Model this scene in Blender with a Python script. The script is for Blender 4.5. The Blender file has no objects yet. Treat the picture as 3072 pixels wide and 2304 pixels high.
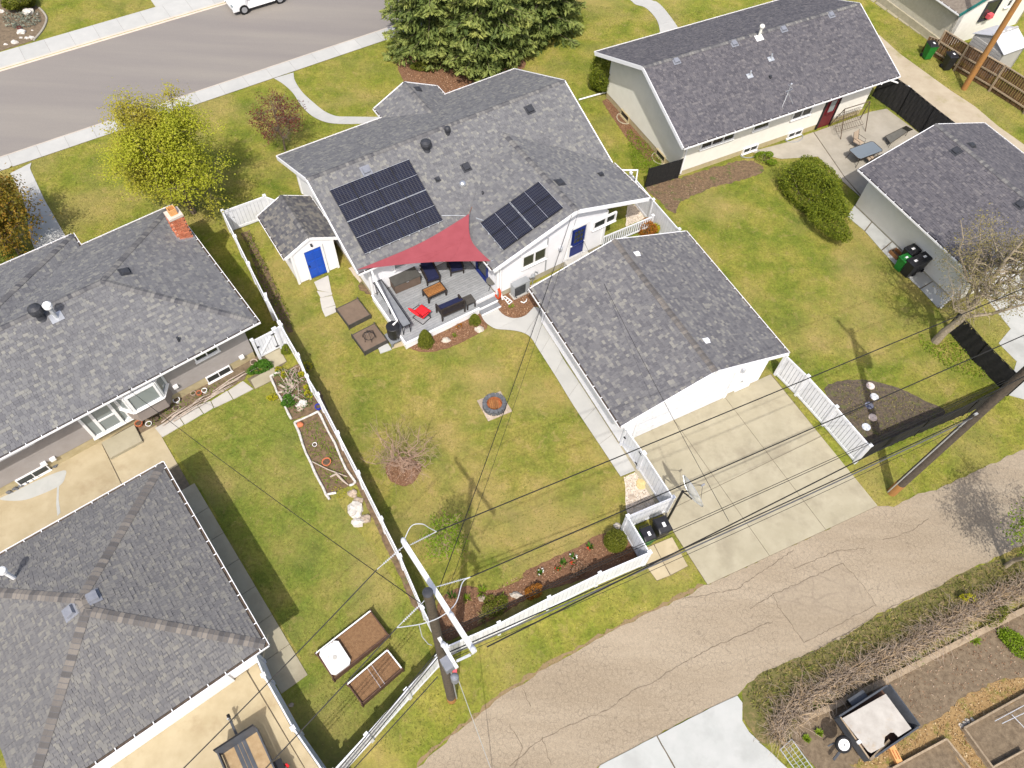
import bpy, bmesh, math, random
import numpy as np
from mathutils import Vector, Matrix
R = math.radians
random.seed(7)
rng = np.random.default_rng(11)
SC = bpy.context.scene
COL = SC.collection

# ------------------------------------------------------------------ camera
HC = 29.5                      # flying height in metres
PITCH, ROLL, FPX = R(57.1), R(3.0), 2200.0
FWD = Vector((0, math.cos(PITCH), -math.sin(PITCH)))
_r = Vector((1, 0, 0)); _u = _r.cross(FWD)
CR = _r * math.cos(ROLL) + _u * math.sin(ROLL)
CU = _u * math.cos(ROLL) - _r * math.sin(ROLL)
cam = bpy.data.objects.new('camera', bpy.data.cameras.new('camera'))
COL.objects.link(cam)
cam.data.sensor_width = 36.0
cam.data.lens = 36.0 * FPX / 3072.0
cam.data.clip_end = 2000
mw = Matrix.Identity(4)
for i in range(3):
    mw[i][0] = CR[i]; mw[i][1] = CU[i]; mw[i][2] = -FWD[i]
mw[2][3] = HC
cam.matrix_world = mw
SC.camera = cam

# ------------------------------------------------------------------ light
world = bpy.data.worlds.new('World'); SC.world = world; world.use_nodes = True
wn = world.node_tree.nodes; wl = world.node_tree.links
sky = wn.new('ShaderNodeTexSky'); sky.sky_type = 'NISHITA'; sky.sun_disc = False
sky.sun_elevation = R(55.5); sky.sun_rotation = R(180); sky.dust_density = 4.0; sky.ozone_density = 0.4
bg = wn['Background']; bg.inputs[1].default_value = 0.15
wl.new(sky.outputs[0], bg.inputs[0])
sun = bpy.data.objects.new('sun', bpy.data.lights.new('sun', 'SUN'))
COL.objects.link(sun)
sun.data.energy = 3.3; sun.data.angle = R(0.53); sun.data.color = (1.0, 0.955, 0.89)
sun.rotation_euler = (R(34.5), 0, R(-0.5)); sun.location = (0, -30, 60)
SC.view_settings.view_transform = 'Standard'; SC.view_settings.look = 'None'
SC.view_settings.exposure = 0.42; SC.view_settings.gamma = 1
SC.view_settings.use_curve_mapping = False

# ------------------------------------------------------------------ survey: photo point + height -> place
TX = (0, 760, 1520, 2272); TY = (0, 560, 1130, 1704)
def G(px, py, z=0.0):
    d = FWD * FPX + CR * (px - 1536) - CU * (py - 1152)
    d = d / -d.z * (HC - z)
    return Vector((d.x, d.y, z))
def g(c, r, x, y, z=0.0):
    return G(TX[c] + x * 800 / 2212, TY[r] + y * 800 / 2212, z)
def gd(ox, oy, x, y, z=0.0, s=400):
    return G(ox + x * s / 2212, oy + y * s / 2212, z)

class Fr:
    """ground frame of a building: origin and heading"""
    def __init__(s, o, yaw):
        s.o = Vector((o[0], o[1], 0)); s.yaw = R(yaw)
        s.U = Vector((math.cos(s.yaw), math.sin(s.yaw), 0)); s.V = Vector((-s.U.y, s.U.x, 0))
    def w(s, u, v, z=0.0):
        p = s.o + s.U * u + s.V * v; p.z = z; return p
    def loc(s, p):
        d = Vector((p[0], p[1], 0)) - s.o; return d.dot(s.U), d.dot(s.V)
    def onv(s, v, px, py):
        """where the sight line meets the upright plane v = const -> (u, z)"""
        d = FWD * FPX + CR * (px - 1536) - CU * (py - 1152)
        c = Vector((0, 0, HC)); k = (v - (c - s.o).dot(s.V)) / d.dot(s.V)
        p = c + d * k; return (p - s.o).dot(s.U), p.z
    def onu(s, u, px, py):
        d = FWD * FPX + CR * (px - 1536) - CU * (py - 1152)
        c = Vector((0, 0, HC)); k = (u - (c - s.o).dot(s.U)) / d.dot(s.U)
        p = c + d * k; return (p - s.o).dot(s.V), p.z
def T(c, r, x, y):
    return (TX[c] + x * 800 / 2212, TY[r] + y * 800 / 2212)

# ------------------------------------------------------------------ materials
def srgb(r, g_, b):
    f = lambda c: ((c / 255 + 0.055) / 1.055) ** 2.4 if c > 10 else c / 255 / 12.92
    return (f(r), f(g_), f(b))
MATS = {}
def nodes(name):
    m = bpy.data.materials.new(name); m.use_nodes = True; MATS[name] = m
    nt = m.node_tree; return m, nt, nt.nodes['Principled BSDF']
def N(nt, kind, **kw):
    n = nt.nodes.new(kind)
    for k, v in kw.items():
        if k in n.inputs.keys(): n.inputs[k].default_value = v
        else: setattr(n, k, v)
    return n
def noise(nt, vec, scale, detail=4, rough=0.6, dist=0.0):
    n = N(nt, 'ShaderNodeTexNoise'); n.inputs['Scale'].default_value = scale
    n.inputs['Detail'].default_value = detail; n.inputs['Roughness'].default_value = rough
    n.inputs['Distortion'].default_value = dist
    nt.links.new(vec, n.inputs['Vector']); return n.outputs['Fac']
def ramp(nt, fac, stops):
    n = N(nt, 'ShaderNodeValToRGB'); el = n.color_ramp.elements
    while len(el) < len(stops): el.new(0.5)
    for e, (p, c) in zip(el, stops):
        e.position = p; e.color = (c[0], c[1], c[2], 1) if hasattr(c, '__len__') else (c, c, c, 1)
    nt.links.new(fac, n.inputs[0]); return n.outputs[0]
def mix(nt, fac, a, b, mode='MIX'):
    n = N(nt, 'ShaderNodeMix', data_type='RGBA', blend_type=mode)
    for i, x in ((0, fac), (6, a), (7, b)):
        if hasattr(x, 'is_output'): nt.links.new(x, n.inputs[i])
        else: n.inputs[i].default_value = x if i == 0 else (x[0], x[1], x[2], 1)
    return n.outputs[2]
def pos(nt):
    return N(nt, 'ShaderNodeNewGeometry').outputs['Position']
def bumpn(nt, h, b, strength, dist=0.02):
    n = N(nt, 'ShaderNodeBump'); n.inputs['Strength'].default_value = strength; n.inputs['Distance'].default_value = dist
    nt.links.new(h, n.inputs['Height']); nt.links.new(n.outputs[0], b.inputs['Normal'])
def mat(name, c1, c2=None, scale=6.0, rough=0.8, bump=0.0, bscale=40.0, rnd=0.0, metal=0.0, spec=0.3, lo=0.35, hi=0.65, c3=None, s3=1.0, lo3=0.5, hi3=0.7):
    m, nt, b = nodes(name)
    b.inputs['Roughness'].default_value = rough; b.inputs['Metallic'].default_value = metal
    b.inputs['Specular IOR Level'].default_value = spec
    p = pos(nt)
    col = None
    if c2 is not None:
        col = ramp(nt, noise(nt, p, scale, 5, 0.65), [(lo, c1), (hi, c2)])
    if c3 is not None:
        f3 = ramp(nt, noise(nt, p, s3, 5, 0.7), [(lo3, 0.0), (hi3, 1.0)])
        col = mix(nt, f3, col if col is not None else c1, c3)
    if rnd:
        oi = N(nt, 'ShaderNodeObjectInfo').outputs['Random']
        k = N(nt, 'ShaderNodeMapRange'); nt.links.new(oi, k.inputs[0])
        k.inputs[3].default_value = 1 - rnd; k.inputs[4].default_value = 1 + rnd
        hs = N(nt, 'ShaderNodeHueSaturation'); nt.links.new(k.outputs[0], hs.inputs['Value'])
        if col is not None: nt.links.new(col, hs.inputs['Color'])
        else: hs.inputs['Color'].default_value = (*c1, 1)
        col = hs.outputs[0]
    if col is not None: nt.links.new(col, b.inputs['Base Color'])
    else: b.inputs['Base Color'].default_value = (*c1, 1)
    if bump: bumpn(nt, noise(nt, p, bscale, 4, 0.7), b, bump)
    return m
def leaf(name, stops, trans=0.25, rough=0.6, patch=0.0, patchcol=(0, 0, 0), pscale=1.0):
    """leaves: every leaf keeps a tone of its own, slightly see-through"""
    m, nt, b = nodes(name)
    at = N(nt, 'ShaderNodeAttribute', attribute_name='tone')
    col = ramp(nt, at.outputs['Fac'], stops)
    if patch:
        f = ramp(nt, noise(nt, pos(nt), pscale, 2, 0.5), [(0.45, 0.0), (0.62, patch)])
        col = mix(nt, f, col, patchcol)
    nt.links.new(col, b.inputs['Base Color']); b.inputs['Roughness'].default_value = rough
    b.inputs['Specular IOR Level'].default_value = 0.2
    if trans:
        tr = N(nt, 'ShaderNodeBsdfTranslucent'); nt.links.new(col, tr.inputs['Color'])
        mx = N(nt, 'ShaderNodeMixShader'); mx.inputs[0].default_value = trans
        nt.links.new(b.outputs[0], mx.inputs[1]); nt.links.new(tr.outputs[0], mx.inputs[2])
        nt.links.new(mx.outputs[0], nt.nodes['Material Output'].inputs['Surface'])
    return m

def lawn_mat(name, stops, dry, straw=(0.34, 0.25, 0.11), seed=0.0):
    """lawn of one yard: its own tone, broad worn areas, fine speckle"""
    m, nt, b = nodes(name); p0 = pos(nt)
    of = N(nt, 'ShaderNodeVectorMath', operation='ADD'); of.inputs[1].default_value = (seed, seed * .7, 0)
    nt.links.new(p0, of.inputs[0]); p = of.outputs[0]
    med = noise(nt, p, 0.55, 6, 0.60, 0.3); fine = noise(nt, p, 8.0, 4, 0.75); hair = noise(nt, p, 40, 3, 0.8)
    col = ramp(nt, med, [(q, c) for q, c in zip((0.30, 0.46, 0.58, 0.72), stops)])
    col = mix(nt, 1.0, col, ramp(nt, fine, [(0.30, 0.70), (0.5, 1.0), (0.70, 1.28)]), 'MULTIPLY')
    col = mix(nt, 1.0, col, ramp(nt, noise(nt, p, 2.6, 5, 0.7, 0.4), [(0.30, 0.80), (0.5, 1.0), (0.70, 1.18)]), 'MULTIPLY')
    # broad worn areas, then thatch showing through in thin spots
    wear = ramp(nt, noise(nt, p, 0.22, 3, 0.55, 0.3), [(0.46, 0.0), (0.66, dry)])
    col = mix(nt, wear, col, straw)
    col = mix(nt, ramp(nt, noise(nt, p, 1.9, 5, 0.7, 0.6), [(0.55, 0.0), (0.74, dry * 1.3)]), col, straw)
    nt.links.new(col, b.inputs['Base Color']); b.inputs['Roughness'].default_value = 0.95
    b.inputs['Specular IOR Level'].default_value = 0.1
    h = N(nt, 'ShaderNodeMath', operation='ADD'); nt.links.new(fine, h.inputs[0]); nt.links.new(hair, h.inputs[1])
    bumpn(nt, h.outputs[0], b, 0.6, 0.05)
    return m
lawn_mat('lawn', [(0.106, 0.142, 0.019), (0.170, 0.190, 0.028), (0.230, 0.220, 0.042), (0.290, 0.245, 0.070)], 0.42)
lawn_mat('lawn_yard', [(0.108, 0.142, 0.022), (0.178, 0.188, 0.034), (0.240, 0.212, 0.050), (0.310, 0.242, 0.085)], 0.55, (0.36, 0.265, 0.11), 13.0)
lawn_mat('lawn_left', [(0.095, 0.135, 0.022), (0.148, 0.178, 0.030), (0.195, 0.198, 0.042), (0.245, 0.220, 0.062)], 0.35, seed=31.0)
lawn_mat('lawn_right', [(0.098, 0.136, 0.018), (0.162, 0.184, 0.028), (0.222, 0.212, 0.042), (0.285, 0.240, 0.072)], 0.45, seed=47.0)

def lane_mat(name, c1, c2, crack, cell=5.0, fade=0.42):
    """old asphalt with a net of fine cracks"""
    m, nt, b = nodes(name); p = pos(nt)
    wob = N(nt, 'ShaderNodeTexNoise'); wob.inputs['Scale'].default_value = 2.5; wob.inputs['Detail'].default_value = 4
    nt.links.new(p, wob.inputs['Vector'])
    add = N(nt, 'ShaderNodeVectorMath', operation='MULTIPLY_ADD'); add.inputs[1].default_value = (0.22, 0.22, 0.22)
    nt.links.new(wob.outputs['Color'], add.inputs[0]); nt.links.new(p, add.inputs[2])
    v = N(nt, 'ShaderNodeTexVoronoi', feature='DISTANCE_TO_EDGE'); v.inputs['Scale'].default_value = cell
    nt.links.new(add.outputs[0], v.inputs['Vector'])
    line = ramp(nt, v.outputs['Distance'], [(0.0, 1.0), (0.05, 0.0)])
    v2 = N(nt, 'ShaderNodeTexVoronoi', feature='DISTANCE_TO_EDGE'); v2.inputs['Scale'].default_value = cell * 0.11
    nt.links.new(add.outputs[0], v2.inputs['Vector'])
    line2 = ramp(nt, v2.outputs['Distance'], [(0.0, 0.45), (0.006, 0.0)])
    where = ramp(nt, noise(nt, p, 0.45, 3), [(0.34, 0.0), (0.52, 1.0)])
    k = N(nt, 'ShaderNodeMath', operation='MULTIPLY'); nt.links.new(line, k.inputs[0]); nt.links.new(where, k.inputs[1])
    k2 = N(nt, 'ShaderNodeMath', operation='MAXIMUM'); nt.links.new(k.outputs[0], k2.inputs[0]); nt.links.new(line2, k2.inputs[1])
    k3 = N(nt, 'ShaderNodeMath', operation='MULTIPLY'); nt.links.new(k2.outputs[0], k3.inputs[0]); k3.inputs[1].default_value = fade
    mp = N(nt, 'ShaderNodeMapping'); mp.inputs['Rotation'].default_value = (0, 0, R(-29)); mp.inputs['Scale'].default_value = (0.14, 0.75, 1); nt.links.new(p, mp.inputs[0])
    col = ramp(nt, noise(nt, mp.outputs[0], 1.0, 5, 0.6), [(0.36, c1), (0.64, c2)])
    gr = ramp(nt, noise(nt, p, 60, 3, 0.8), [(0.3, 0.62), (0.7, 1.36)])
    col = mix(nt, 1.0, col, gr, 'MULTIPLY')
    gr2 = ramp(nt, noise(nt, p, 9, 5, 0.8), [(0.3, 0.82), (0.7, 1.16)]); col = mix(nt, 1.0, col, gr2, 'MULTIPLY')
    col = mix(nt, k3.outputs[0], col, crack)
    nt.links.new(col, b.inputs['Base Color']); b.inputs['Roughness'].default_value = 0.9
    bumpn(nt, noise(nt, p, 70, 2), b, 0.25, 0.02)
    return m
lane_mat('lane_asphalt', (0.262, 0.210, 0.145), (0.318, 0.262, 0.188), (0.075, 0.058, 0.045))
lane_mat('lane_patch', (0.258, 0.208, 0.145), (0.290, 0.238, 0.170), (0.12, 0.09, 0.07), 1.0, 0.25)

def street_mat():
    m, nt, b = nodes('street_asphalt'); p = pos(nt)
    mp = N(nt, 'ShaderNodeMapping'); mp.inputs['Rotation'].default_value = (0, 0, R(-36.1)); mp.inputs['Scale'].default_value = (0.05, 0.55, 1)
    nt.links.new(p, mp.inputs[0])
    st = noise(nt, mp.outputs[0], 1.0, 4, 0.6)
    col = ramp(nt, st, [(0.32, (0.188, 0.170, 0.158)), (0.5, (0.204, 0.185, 0.168)), (0.68, (0.224, 0.204, 0.180))])
    gr = ramp(nt, noise(nt, p, 45, 3, 0.8), [(0.3, 0.85), (0.7, 1.15)])
    col = mix(nt, 1.0, col, gr, 'MULTIPLY')
    nt.links.new(col, b.inputs['Base Color']); b.inputs['Roughness'].default_value = 0.85
    bumpn(nt, noise(nt, p, 90, 2), b, 0.2, 0.01)
street_mat()

CONC = lambda n, a, c, **k: mat(n, a, c, scale=1.1, rough=0.85, bump=0.15, bscale=60, rnd=0.05, **k)
CONC('concrete', (0.39, 0.375, 0.345), (0.44, 0.425, 0.39))
CONC('concrete_walk', (0.375, 0.375, 0.358), (0.415, 0.413, 0.392))
CONC('concrete_warm', (0.355, 0.295, 0.185), (0.42, 0.355, 0.235), c3=(0.29, 0.225, 0.135), s3=0.5, lo3=0.55, hi3=0.75)
CONC('concrete_drive', (0.300, 0.270, 0.190), (0.345, 0.312, 0.226), c3=(0.245, 0.215, 0.152), s3=0.6, lo3=0.5, hi3=0.72)
CONC('concrete_white', (0.365, 0.375, 0.358), (0.41, 0.415, 0.398), c3=(0.32, 0.325, 0.308), s3=0.45)
CONC('concrete_grey', (0.300, 0.275, 0.225), (0.36, 0.33, 0.275))
CONC('gravel_path', (0.36, 0.30, 0.215), (0.42, 0.36, 0.265), c3=(0.28, 0.25, 0.13), s3=0.8, lo3=0.55, hi3=0.75)
CONC('kerb', (0.45, 0.39, 0.33), (0.50, 0.44, 0.37))
mat('foundation', (0.33, 0.30, 0.22), (0.42, 0.38, 0.28), 3, 0.9, 0.2)
mat('foundation_tan', (0.36, 0.30, 0.17), (0.45, 0.38, 0.23), 3, 0.9, 0.2)
mat('lane_crack', (0.115, 0.09, 0.065), (0.17, 0.135, 0.10), 5, 0.95)
mat('joint', (0.10, 0.085, 0.06), (0.16, 0.13, 0.09), 6, 0.95)
mat('mulch', (0.10, 0.052, 0.028), (0.23, 0.125, 0.07), 22, 0.95, 0.8, 30)
mat('soil', (0.115, 0.085, 0.055), (0.19, 0.145, 0.095), 5, 0.95, 0.9, 14)
mat('soil_dark', (0.055, 0.042, 0.030), (0.12, 0.085, 0.055), 9, 0.95, 0.8, 25)
mat('bed_soil', (0.095, 0.065, 0.04), (0.185, 0.125, 0.075), 6, 0.95, 0.8, 20, c3=(0.07, 0.10, 0.02), s3=2.0, lo3=0.55, hi3=0.7)
mat('bed_grey', (0.060, 0.048, 0.038), (0.13, 0.10, 0.07), 8, 0.95, 0.8, 20, c3=(0.10, 0.11, 0.03), s3=3.0, lo3=0.52, hi3=0.7)
mat('verge', (0.14, 0.115, 0.05), (0.10, 0.105, 0.025), 3, 0.95, 0.8, 20, c3=(0.23, 0.165, 0.08), s3=4, lo3=0.5, hi3=0.7)
mat('dirt_edge', (0.24, 0.165, 0.095), (0.20, 0.15, 0.07), 7, 0.95, 0.6, 20)
mat('straw', (0.22, 0.135, 0.055), (0.30, 0.20, 0.09), 6, 0.95, 0.8, 25, c3=(0.12, 0.13, 0.02), s3=1.6, lo3=0.52, hi3=0.66)
mat('dark_core', (0.050, 0.068, 0.014), (0.085, 0.092, 0.020), 4, 0.95, 0.8, 30)  # dark green of the core added inside the cone shrubs
mat('white_paint', (0.76, 0.76, 0.76), rough=0.5)
mat('chipped_white', (0.60, 0.60, 0.585), (0.68, 0.68, 0.67), 3, 0.7, c3=(0.36, 0.31, 0.27), s3=4, lo3=0.6, hi3=0.72)
mat('vinyl', (0.64, 0.655, 0.69), (0.69, 0.705, 0.735), 3, 0.45, rnd=0.05, c3=(0.55, 0.55, 0.54), s3=2.5, lo3=0.55, hi3=0.8)
mat('siding_white', (0.70, 0.70, 0.715), (0.74, 0.74, 0.755), 2, 0.6)
mat('siding_cream', (0.66, 0.64, 0.57), (0.70, 0.68, 0.61), 2, 0.65)
mat('siding_grey', (0.275, 0.25, 0.235), (0.315, 0.29, 0.275), 2, 0.7)
mat('siding_taupe', (0.235, 0.20, 0.185), (0.265, 0.23, 0.21), 2, 0.7)
mat('stucco', (0.44, 0.41, 0.33), (0.50, 0.47, 0.39), 5, 0.95, 0.4, 50)
mat('stucco_white', (0.70, 0.68, 0.61), (0.75, 0.73, 0.66), 4, 0.9, 0.2)
mat('fascia_white', (0.76, 0.76, 0.77), rough=0.5)
mat('gutter_dirt', (0.05, 0.038, 0.03), (0.10, 0.075, 0.055), 12, 0.95)
mat('deck_grey', (0.235, 0.245, 0.255), (0.285, 0.295, 0.305), 4, 0.7, 0.2, 60, rnd=0.10)
mat('deck_skirt', (0.78, 0.78, 0.79), rough=0.5)
mat('step_grey', (0.16, 0.17, 0.185), (0.20, 0.21, 0.225), 4, 0.7)
mat('dark_wood', (0.022, 0.018, 0.017), (0.045, 0.036, 0.032), 10, 0.5)
mat('table_wood', (0.20, 0.088, 0.030), (0.32, 0.15, 0.052), 14, 0.45, rnd=0.25)
mat('navy_cloth', (0.010, 0.013, 0.045), (0.016, 0.020, 0.060), 12, 0.9, 0.2)
mat('red_cloth', (0.72, 0.012, 0.020), (0.80, 0.020, 0.030), 8, 0.75, 0.2)
mat('sail_red', (0.235, 0.050, 0.060), (0.265, 0.060, 0.072), 1.5, 0.9, 0.15, 90)
mat('black_plastic', (0.012, 0.012, 0.014), (0.020, 0.020, 0.023), 6, 0.42, spec=0.4)
mat('black_metal', (0.010, 0.010, 0.012), rough=0.4, spec=0.4)
mat('dark_bronze', (0.055, 0.040, 0.030), rough=0.45, metal=0.3)
mat('brown_metal', (0.105, 0.075, 0.052), rough=0.5, metal=0.2)
mat('green_plastic', (0.015, 0.145, 0.022), (0.02, 0.17, 0.03), 4, 0.45)
mat('grey_metal', (0.36, 0.38, 0.40), rough=0.4, metal=0.4)
mat('galvanised', (0.48, 0.50, 0.52), (0.58, 0.60, 0.62), 10, 0.35, metal=0.5)
mat('ac_grey', (0.33, 0.35, 0.36), rough=0.5)
mat('dark_grille', (0.05, 0.055, 0.06), rough=0.6)
mat('box_brown', (0.115, 0.082, 0.062), (0.14, 0.102, 0.078), 3, 0.9)
mat('planter_grey', (0.050, 0.046, 0.042), (0.07, 0.065, 0.058), 5, 0.7)
mat('planter_top', (0.135, 0.098, 0.072), (0.165, 0.120, 0.088), 3, 0.9, 0.3, 30)
mat('planter_wood', (0.075, 0.040, 0.028), (0.115, 0.065, 0.045), 6, 0.8)
mat('planter_soil', (0.155, 0.085, 0.042), (0.215, 0.125, 0.062), 9, 0.95, 0.9, 30)
mat('weathered_wood', (0.23, 0.175, 0.115), (0.33, 0.26, 0.18), 7, 0.9, 0.3, 20, rnd=0.15)
mat('fence_brown', (0.075, 0.040, 0.018), (0.145, 0.080, 0.038), 5, 0.9, 0.3, 20, rnd=0.28)
mat('fence_dark', (0.012, 0.012, 0.013), (0.022, 0.021, 0.020), 8, 0.85, rnd=0.2)
mat('white_log', (0.40, 0.375, 0.34), (0.60, 0.58, 0.55), 6, 0.9, 0.4, 15)
mat('driftwood', (0.30, 0.245, 0.20), (0.44, 0.375, 0.32), 9, 0.9, 0.4, 20)
mat('bark', (0.115, 0.090, 0.068), (0.19, 0.150, 0.115), 12, 0.95, 0.6, 25)
mat('bark_grey', (0.21, 0.175, 0.125), (0.33, 0.275, 0.20), 10, 0.95, 0.5, 25)
mat('twig_hedge', (0.22, 0.17, 0.125), (0.36, 0.29, 0.225), 3, 0.9)
mat('twig', (0.30, 0.215, 0.125), (0.42, 0.315, 0.20), 3, 0.9)
mat('twig_red', (0.26, 0.165, 0.115), (0.38, 0.265, 0.195), 3, 0.9)
mat('pole_wood', (0.060, 0.048, 0.038), (0.10, 0.080, 0.062), 8, 0.9, 0.4, 30)
mat('pole_orange', (0.34, 0.165, 0.045), (0.27, 0.135, 0.048), 5, 0.8, 0.3, 30)
mat('wire', (0.018, 0.017, 0.016), rough=0.6)
mat('wire_grey', (0.09, 0.09, 0.095), rough=0.5)
mat('insulator', (0.44, 0.46, 0.50), rough=0.35)
mat('crossarm', (0.58, 0.59, 0.61), (0.66, 0.67, 0.69), 4, 0.6)
mat('dish_mesh', (0.60, 0.59, 0.55), (0.72, 0.71, 0.68), 8, 0.5, metal=0.1)
mat('rock', (0.38, 0.335, 0.275), (0.52, 0.47, 0.40), 7, 0.9, 0.4, 20, rnd=0.12)
mat('rock_white', (0.40, 0.375, 0.335), (0.60, 0.57, 0.53), 9, 0.9, 0.5, 20)
mat('rock_tan', (0.30, 0.235, 0.18), (0.43, 0.36, 0.29), 9, 0.9, 0.5, 20, rnd=0.2)
mat('pebble', (0.42, 0.35, 0.27), (0.60, 0.54, 0.46), 30, 0.9, rnd=0.2)
mat('stepping', (0.47, 0.44, 0.40), (0.66, 0.64, 0.62), 16, 0.8, 0.4, 30, rnd=0.1)
mat('terracotta', (0.42, 0.125, 0.055), (0.50, 0.165, 0.075), 9, 0.8)
mat('brick_red', (0.40, 0.115, 0.058), (0.52, 0.20, 0.11), 9, 0.85, 0.3, 30, rnd=0.2)
mat('mortar', (0.48, 0.42, 0.36), (0.56, 0.50, 0.44), 9, 0.9)
mat('flue', (0.56, 0.27, 0.095), (0.62, 0.33, 0.13), 6, 0.8)
mat('fire_ring', (0.075, 0.078, 0.085), (0.13, 0.135, 0.145), 8, 0.85, 0.3)
mat('rust', (0.26, 0.075, 0.025), (0.36, 0.14, 0.055), 9, 0.9)
mat('orange_hose', (0.50, 0.065, 0.018), rough=0.5)
mat('blue_door', (0.012, 0.072, 0.42), rough=0.4)
mat('navy_door', (0.013, 0.026, 0.145), rough=0.4)
mat('maroon_door', (0.12, 0.016, 0.020), rough=0.4)
mat('glass_dark', (0.030, 0.034, 0.034), rough=0.06, spec=0.6)
mat('glass_olive', (0.055, 0.058, 0.040), rough=0.06, spec=0.6)
mat('glass_pale', (0.22, 0.25, 0.25), rough=0.08, spec=0.6)
mat('table_glass', (0.16, 0.185, 0.205), rough=0.12, spec=0.7)
mat('tan_cloth', (0.36, 0.285, 0.21), rough=0.9)
mat('vent_dark', (0.030, 0.032, 0.038), (0.045, 0.047, 0.055), 6, 0.55)
mat('vent_grey', (0.165, 0.175, 0.205), (0.21, 0.22, 0.25), 6, 0.5)
mat('steel', (0.50, 0.52, 0.55), rough=0.3, metal=0.7)
mat('teal', (0.01, 0.13, 0.12), rough=0.5)
mat('plastic_shed_wall', (0.36, 0.35, 0.33), (0.40, 0.39, 0.37), 3, 0.6)
mat('plastic_shed_roof', (0.46, 0.47, 0.50), (0.52, 0.53, 0.56), 3, 0.5)
mat('sheet_board', (0.36, 0.335, 0.30), (0.44, 0.415, 0.375), 2.5, 0.9, c3=(0.33, 0.24, 0.14), s3=1.1, lo3=0.56, hi3=0.75)
mat('trailer_grey', (0.052, 0.058, 0.068), (0.075, 0.082, 0.095), 3, 0.5)
mat('plywood', (0.27, 0.185, 0.095), (0.37, 0.27, 0.155), 3, 0.8)
mat('tyre', (0.010, 0.010, 0.011), rough=0.8)
mat('car_white', (0.80, 0.80, 0.81), rough=0.18, spec=0.6)
mat('blue_plastic', (0.015, 0.03, 0.35), rough=0.4)
mat('yellow_green', (0.35, 0.36, 0.02), rough=0.7)
mat('paper', (0.78, 0.78, 0.78), rough=0.7)
mat('pink', (0.62, 0.10, 0.12), rough=0.6)
mat('roof_brown', (0.145, 0.12, 0.095), (0.21, 0.18, 0.145), 7, 0.95, 0.4)
mat('bbq_grey', (0.10, 0.097, 0.085), (0.125, 0.12, 0.105), 5, 0.7)
mat('lid_grey', (0.062, 0.060, 0.054), (0.078, 0.075, 0.068), 5, 0.7)
# ------------------------------------------------------------------ shingle and panel materials
def shingle_mat(name, stops):
    for kind in ('obj', 'mesh'):
        m, nt, b = nodes(name + ('_piece' if kind == 'obj' else ''))
        if kind == 'obj': f = N(nt, 'ShaderNodeObjectInfo').outputs['Random']
        else: f = N(nt, 'ShaderNodeAttribute', attribute_name='tone').outputs['Fac']
        col = ramp(nt, f, stops); p = pos(nt)
        col = mix(nt, 1.0, col, ramp(nt, noise(nt, p, 70, 2, 0.8), [(0.3, 0.80), (0.7, 1.2)]), 'MULTIPLY')
        col = mix(nt, 1.0, col, ramp(nt, noise(nt, p, 0.35, 5, 0.7), [(0.3, 0.95), (0.7, 1.05)]), 'MULTIPLY')
        nt.links.new(col, b.inputs['Base Color']); b.inputs['Roughness'].default_value = 0.85
        b.inputs['Specular IOR Level'].default_value = 0.25
shingle_mat('shingle_mix', [(0.0, (0.112, 0.112, 0.120)), (0.35, (0.137, 0.137, 0.143)), (0.70, (0.154, 0.154, 0.157)), (0.86, (0.176, 0.175, 0.168)), (1.0, (0.212, 0.208, 0.190))])
shingle_mat('shingle_slate', [(0.0, (0.100, 0.098, 0.107)), (0.35, (0.126, 0.124, 0.130)), (0.70, (0.144, 0.141, 0.144)), (0.86, (0.172, 0.168, 0.162)), (1.0, (0.215, 0.208, 0.188))])
shingle_mat('shingle_dark', [(0.0, (0.070, 0.068, 0.078)), (0.4, (0.096, 0.092, 0.102)), (0.8, (0.110, 0.104, 0.112)), (1.0, (0.142, 0.134, 0.136))])
shingle_mat('shingle_shed', [(0.0, (0.065, 0.065, 0.075)), (0.5, (0.100, 0.100, 0.105)), (1.0, (0.175, 0.165, 0.145))])
shingle_mat('shingle_garage', [(0.0, (0.116, 0.114, 0.117)), (0.35, (0.138, 0.135, 0.134)), (0.7, (0.152, 0.148, 0.142)), (1.0, (0.186, 0.179, 0.160))])
shingle_mat('ridge_cap', [(0.0, (0.070, 0.070, 0.078)), (0.5, (0.125, 0.123, 0.124)), (1.0, (0.19, 0.184, 0.172))])
shingle_mat('ridge_cap_warm', [(0.0, (0.085, 0.080, 0.078)), (0.5, (0.132, 0.120, 0.110)), (1.0, (0.19, 0.170, 0.148))])

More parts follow.
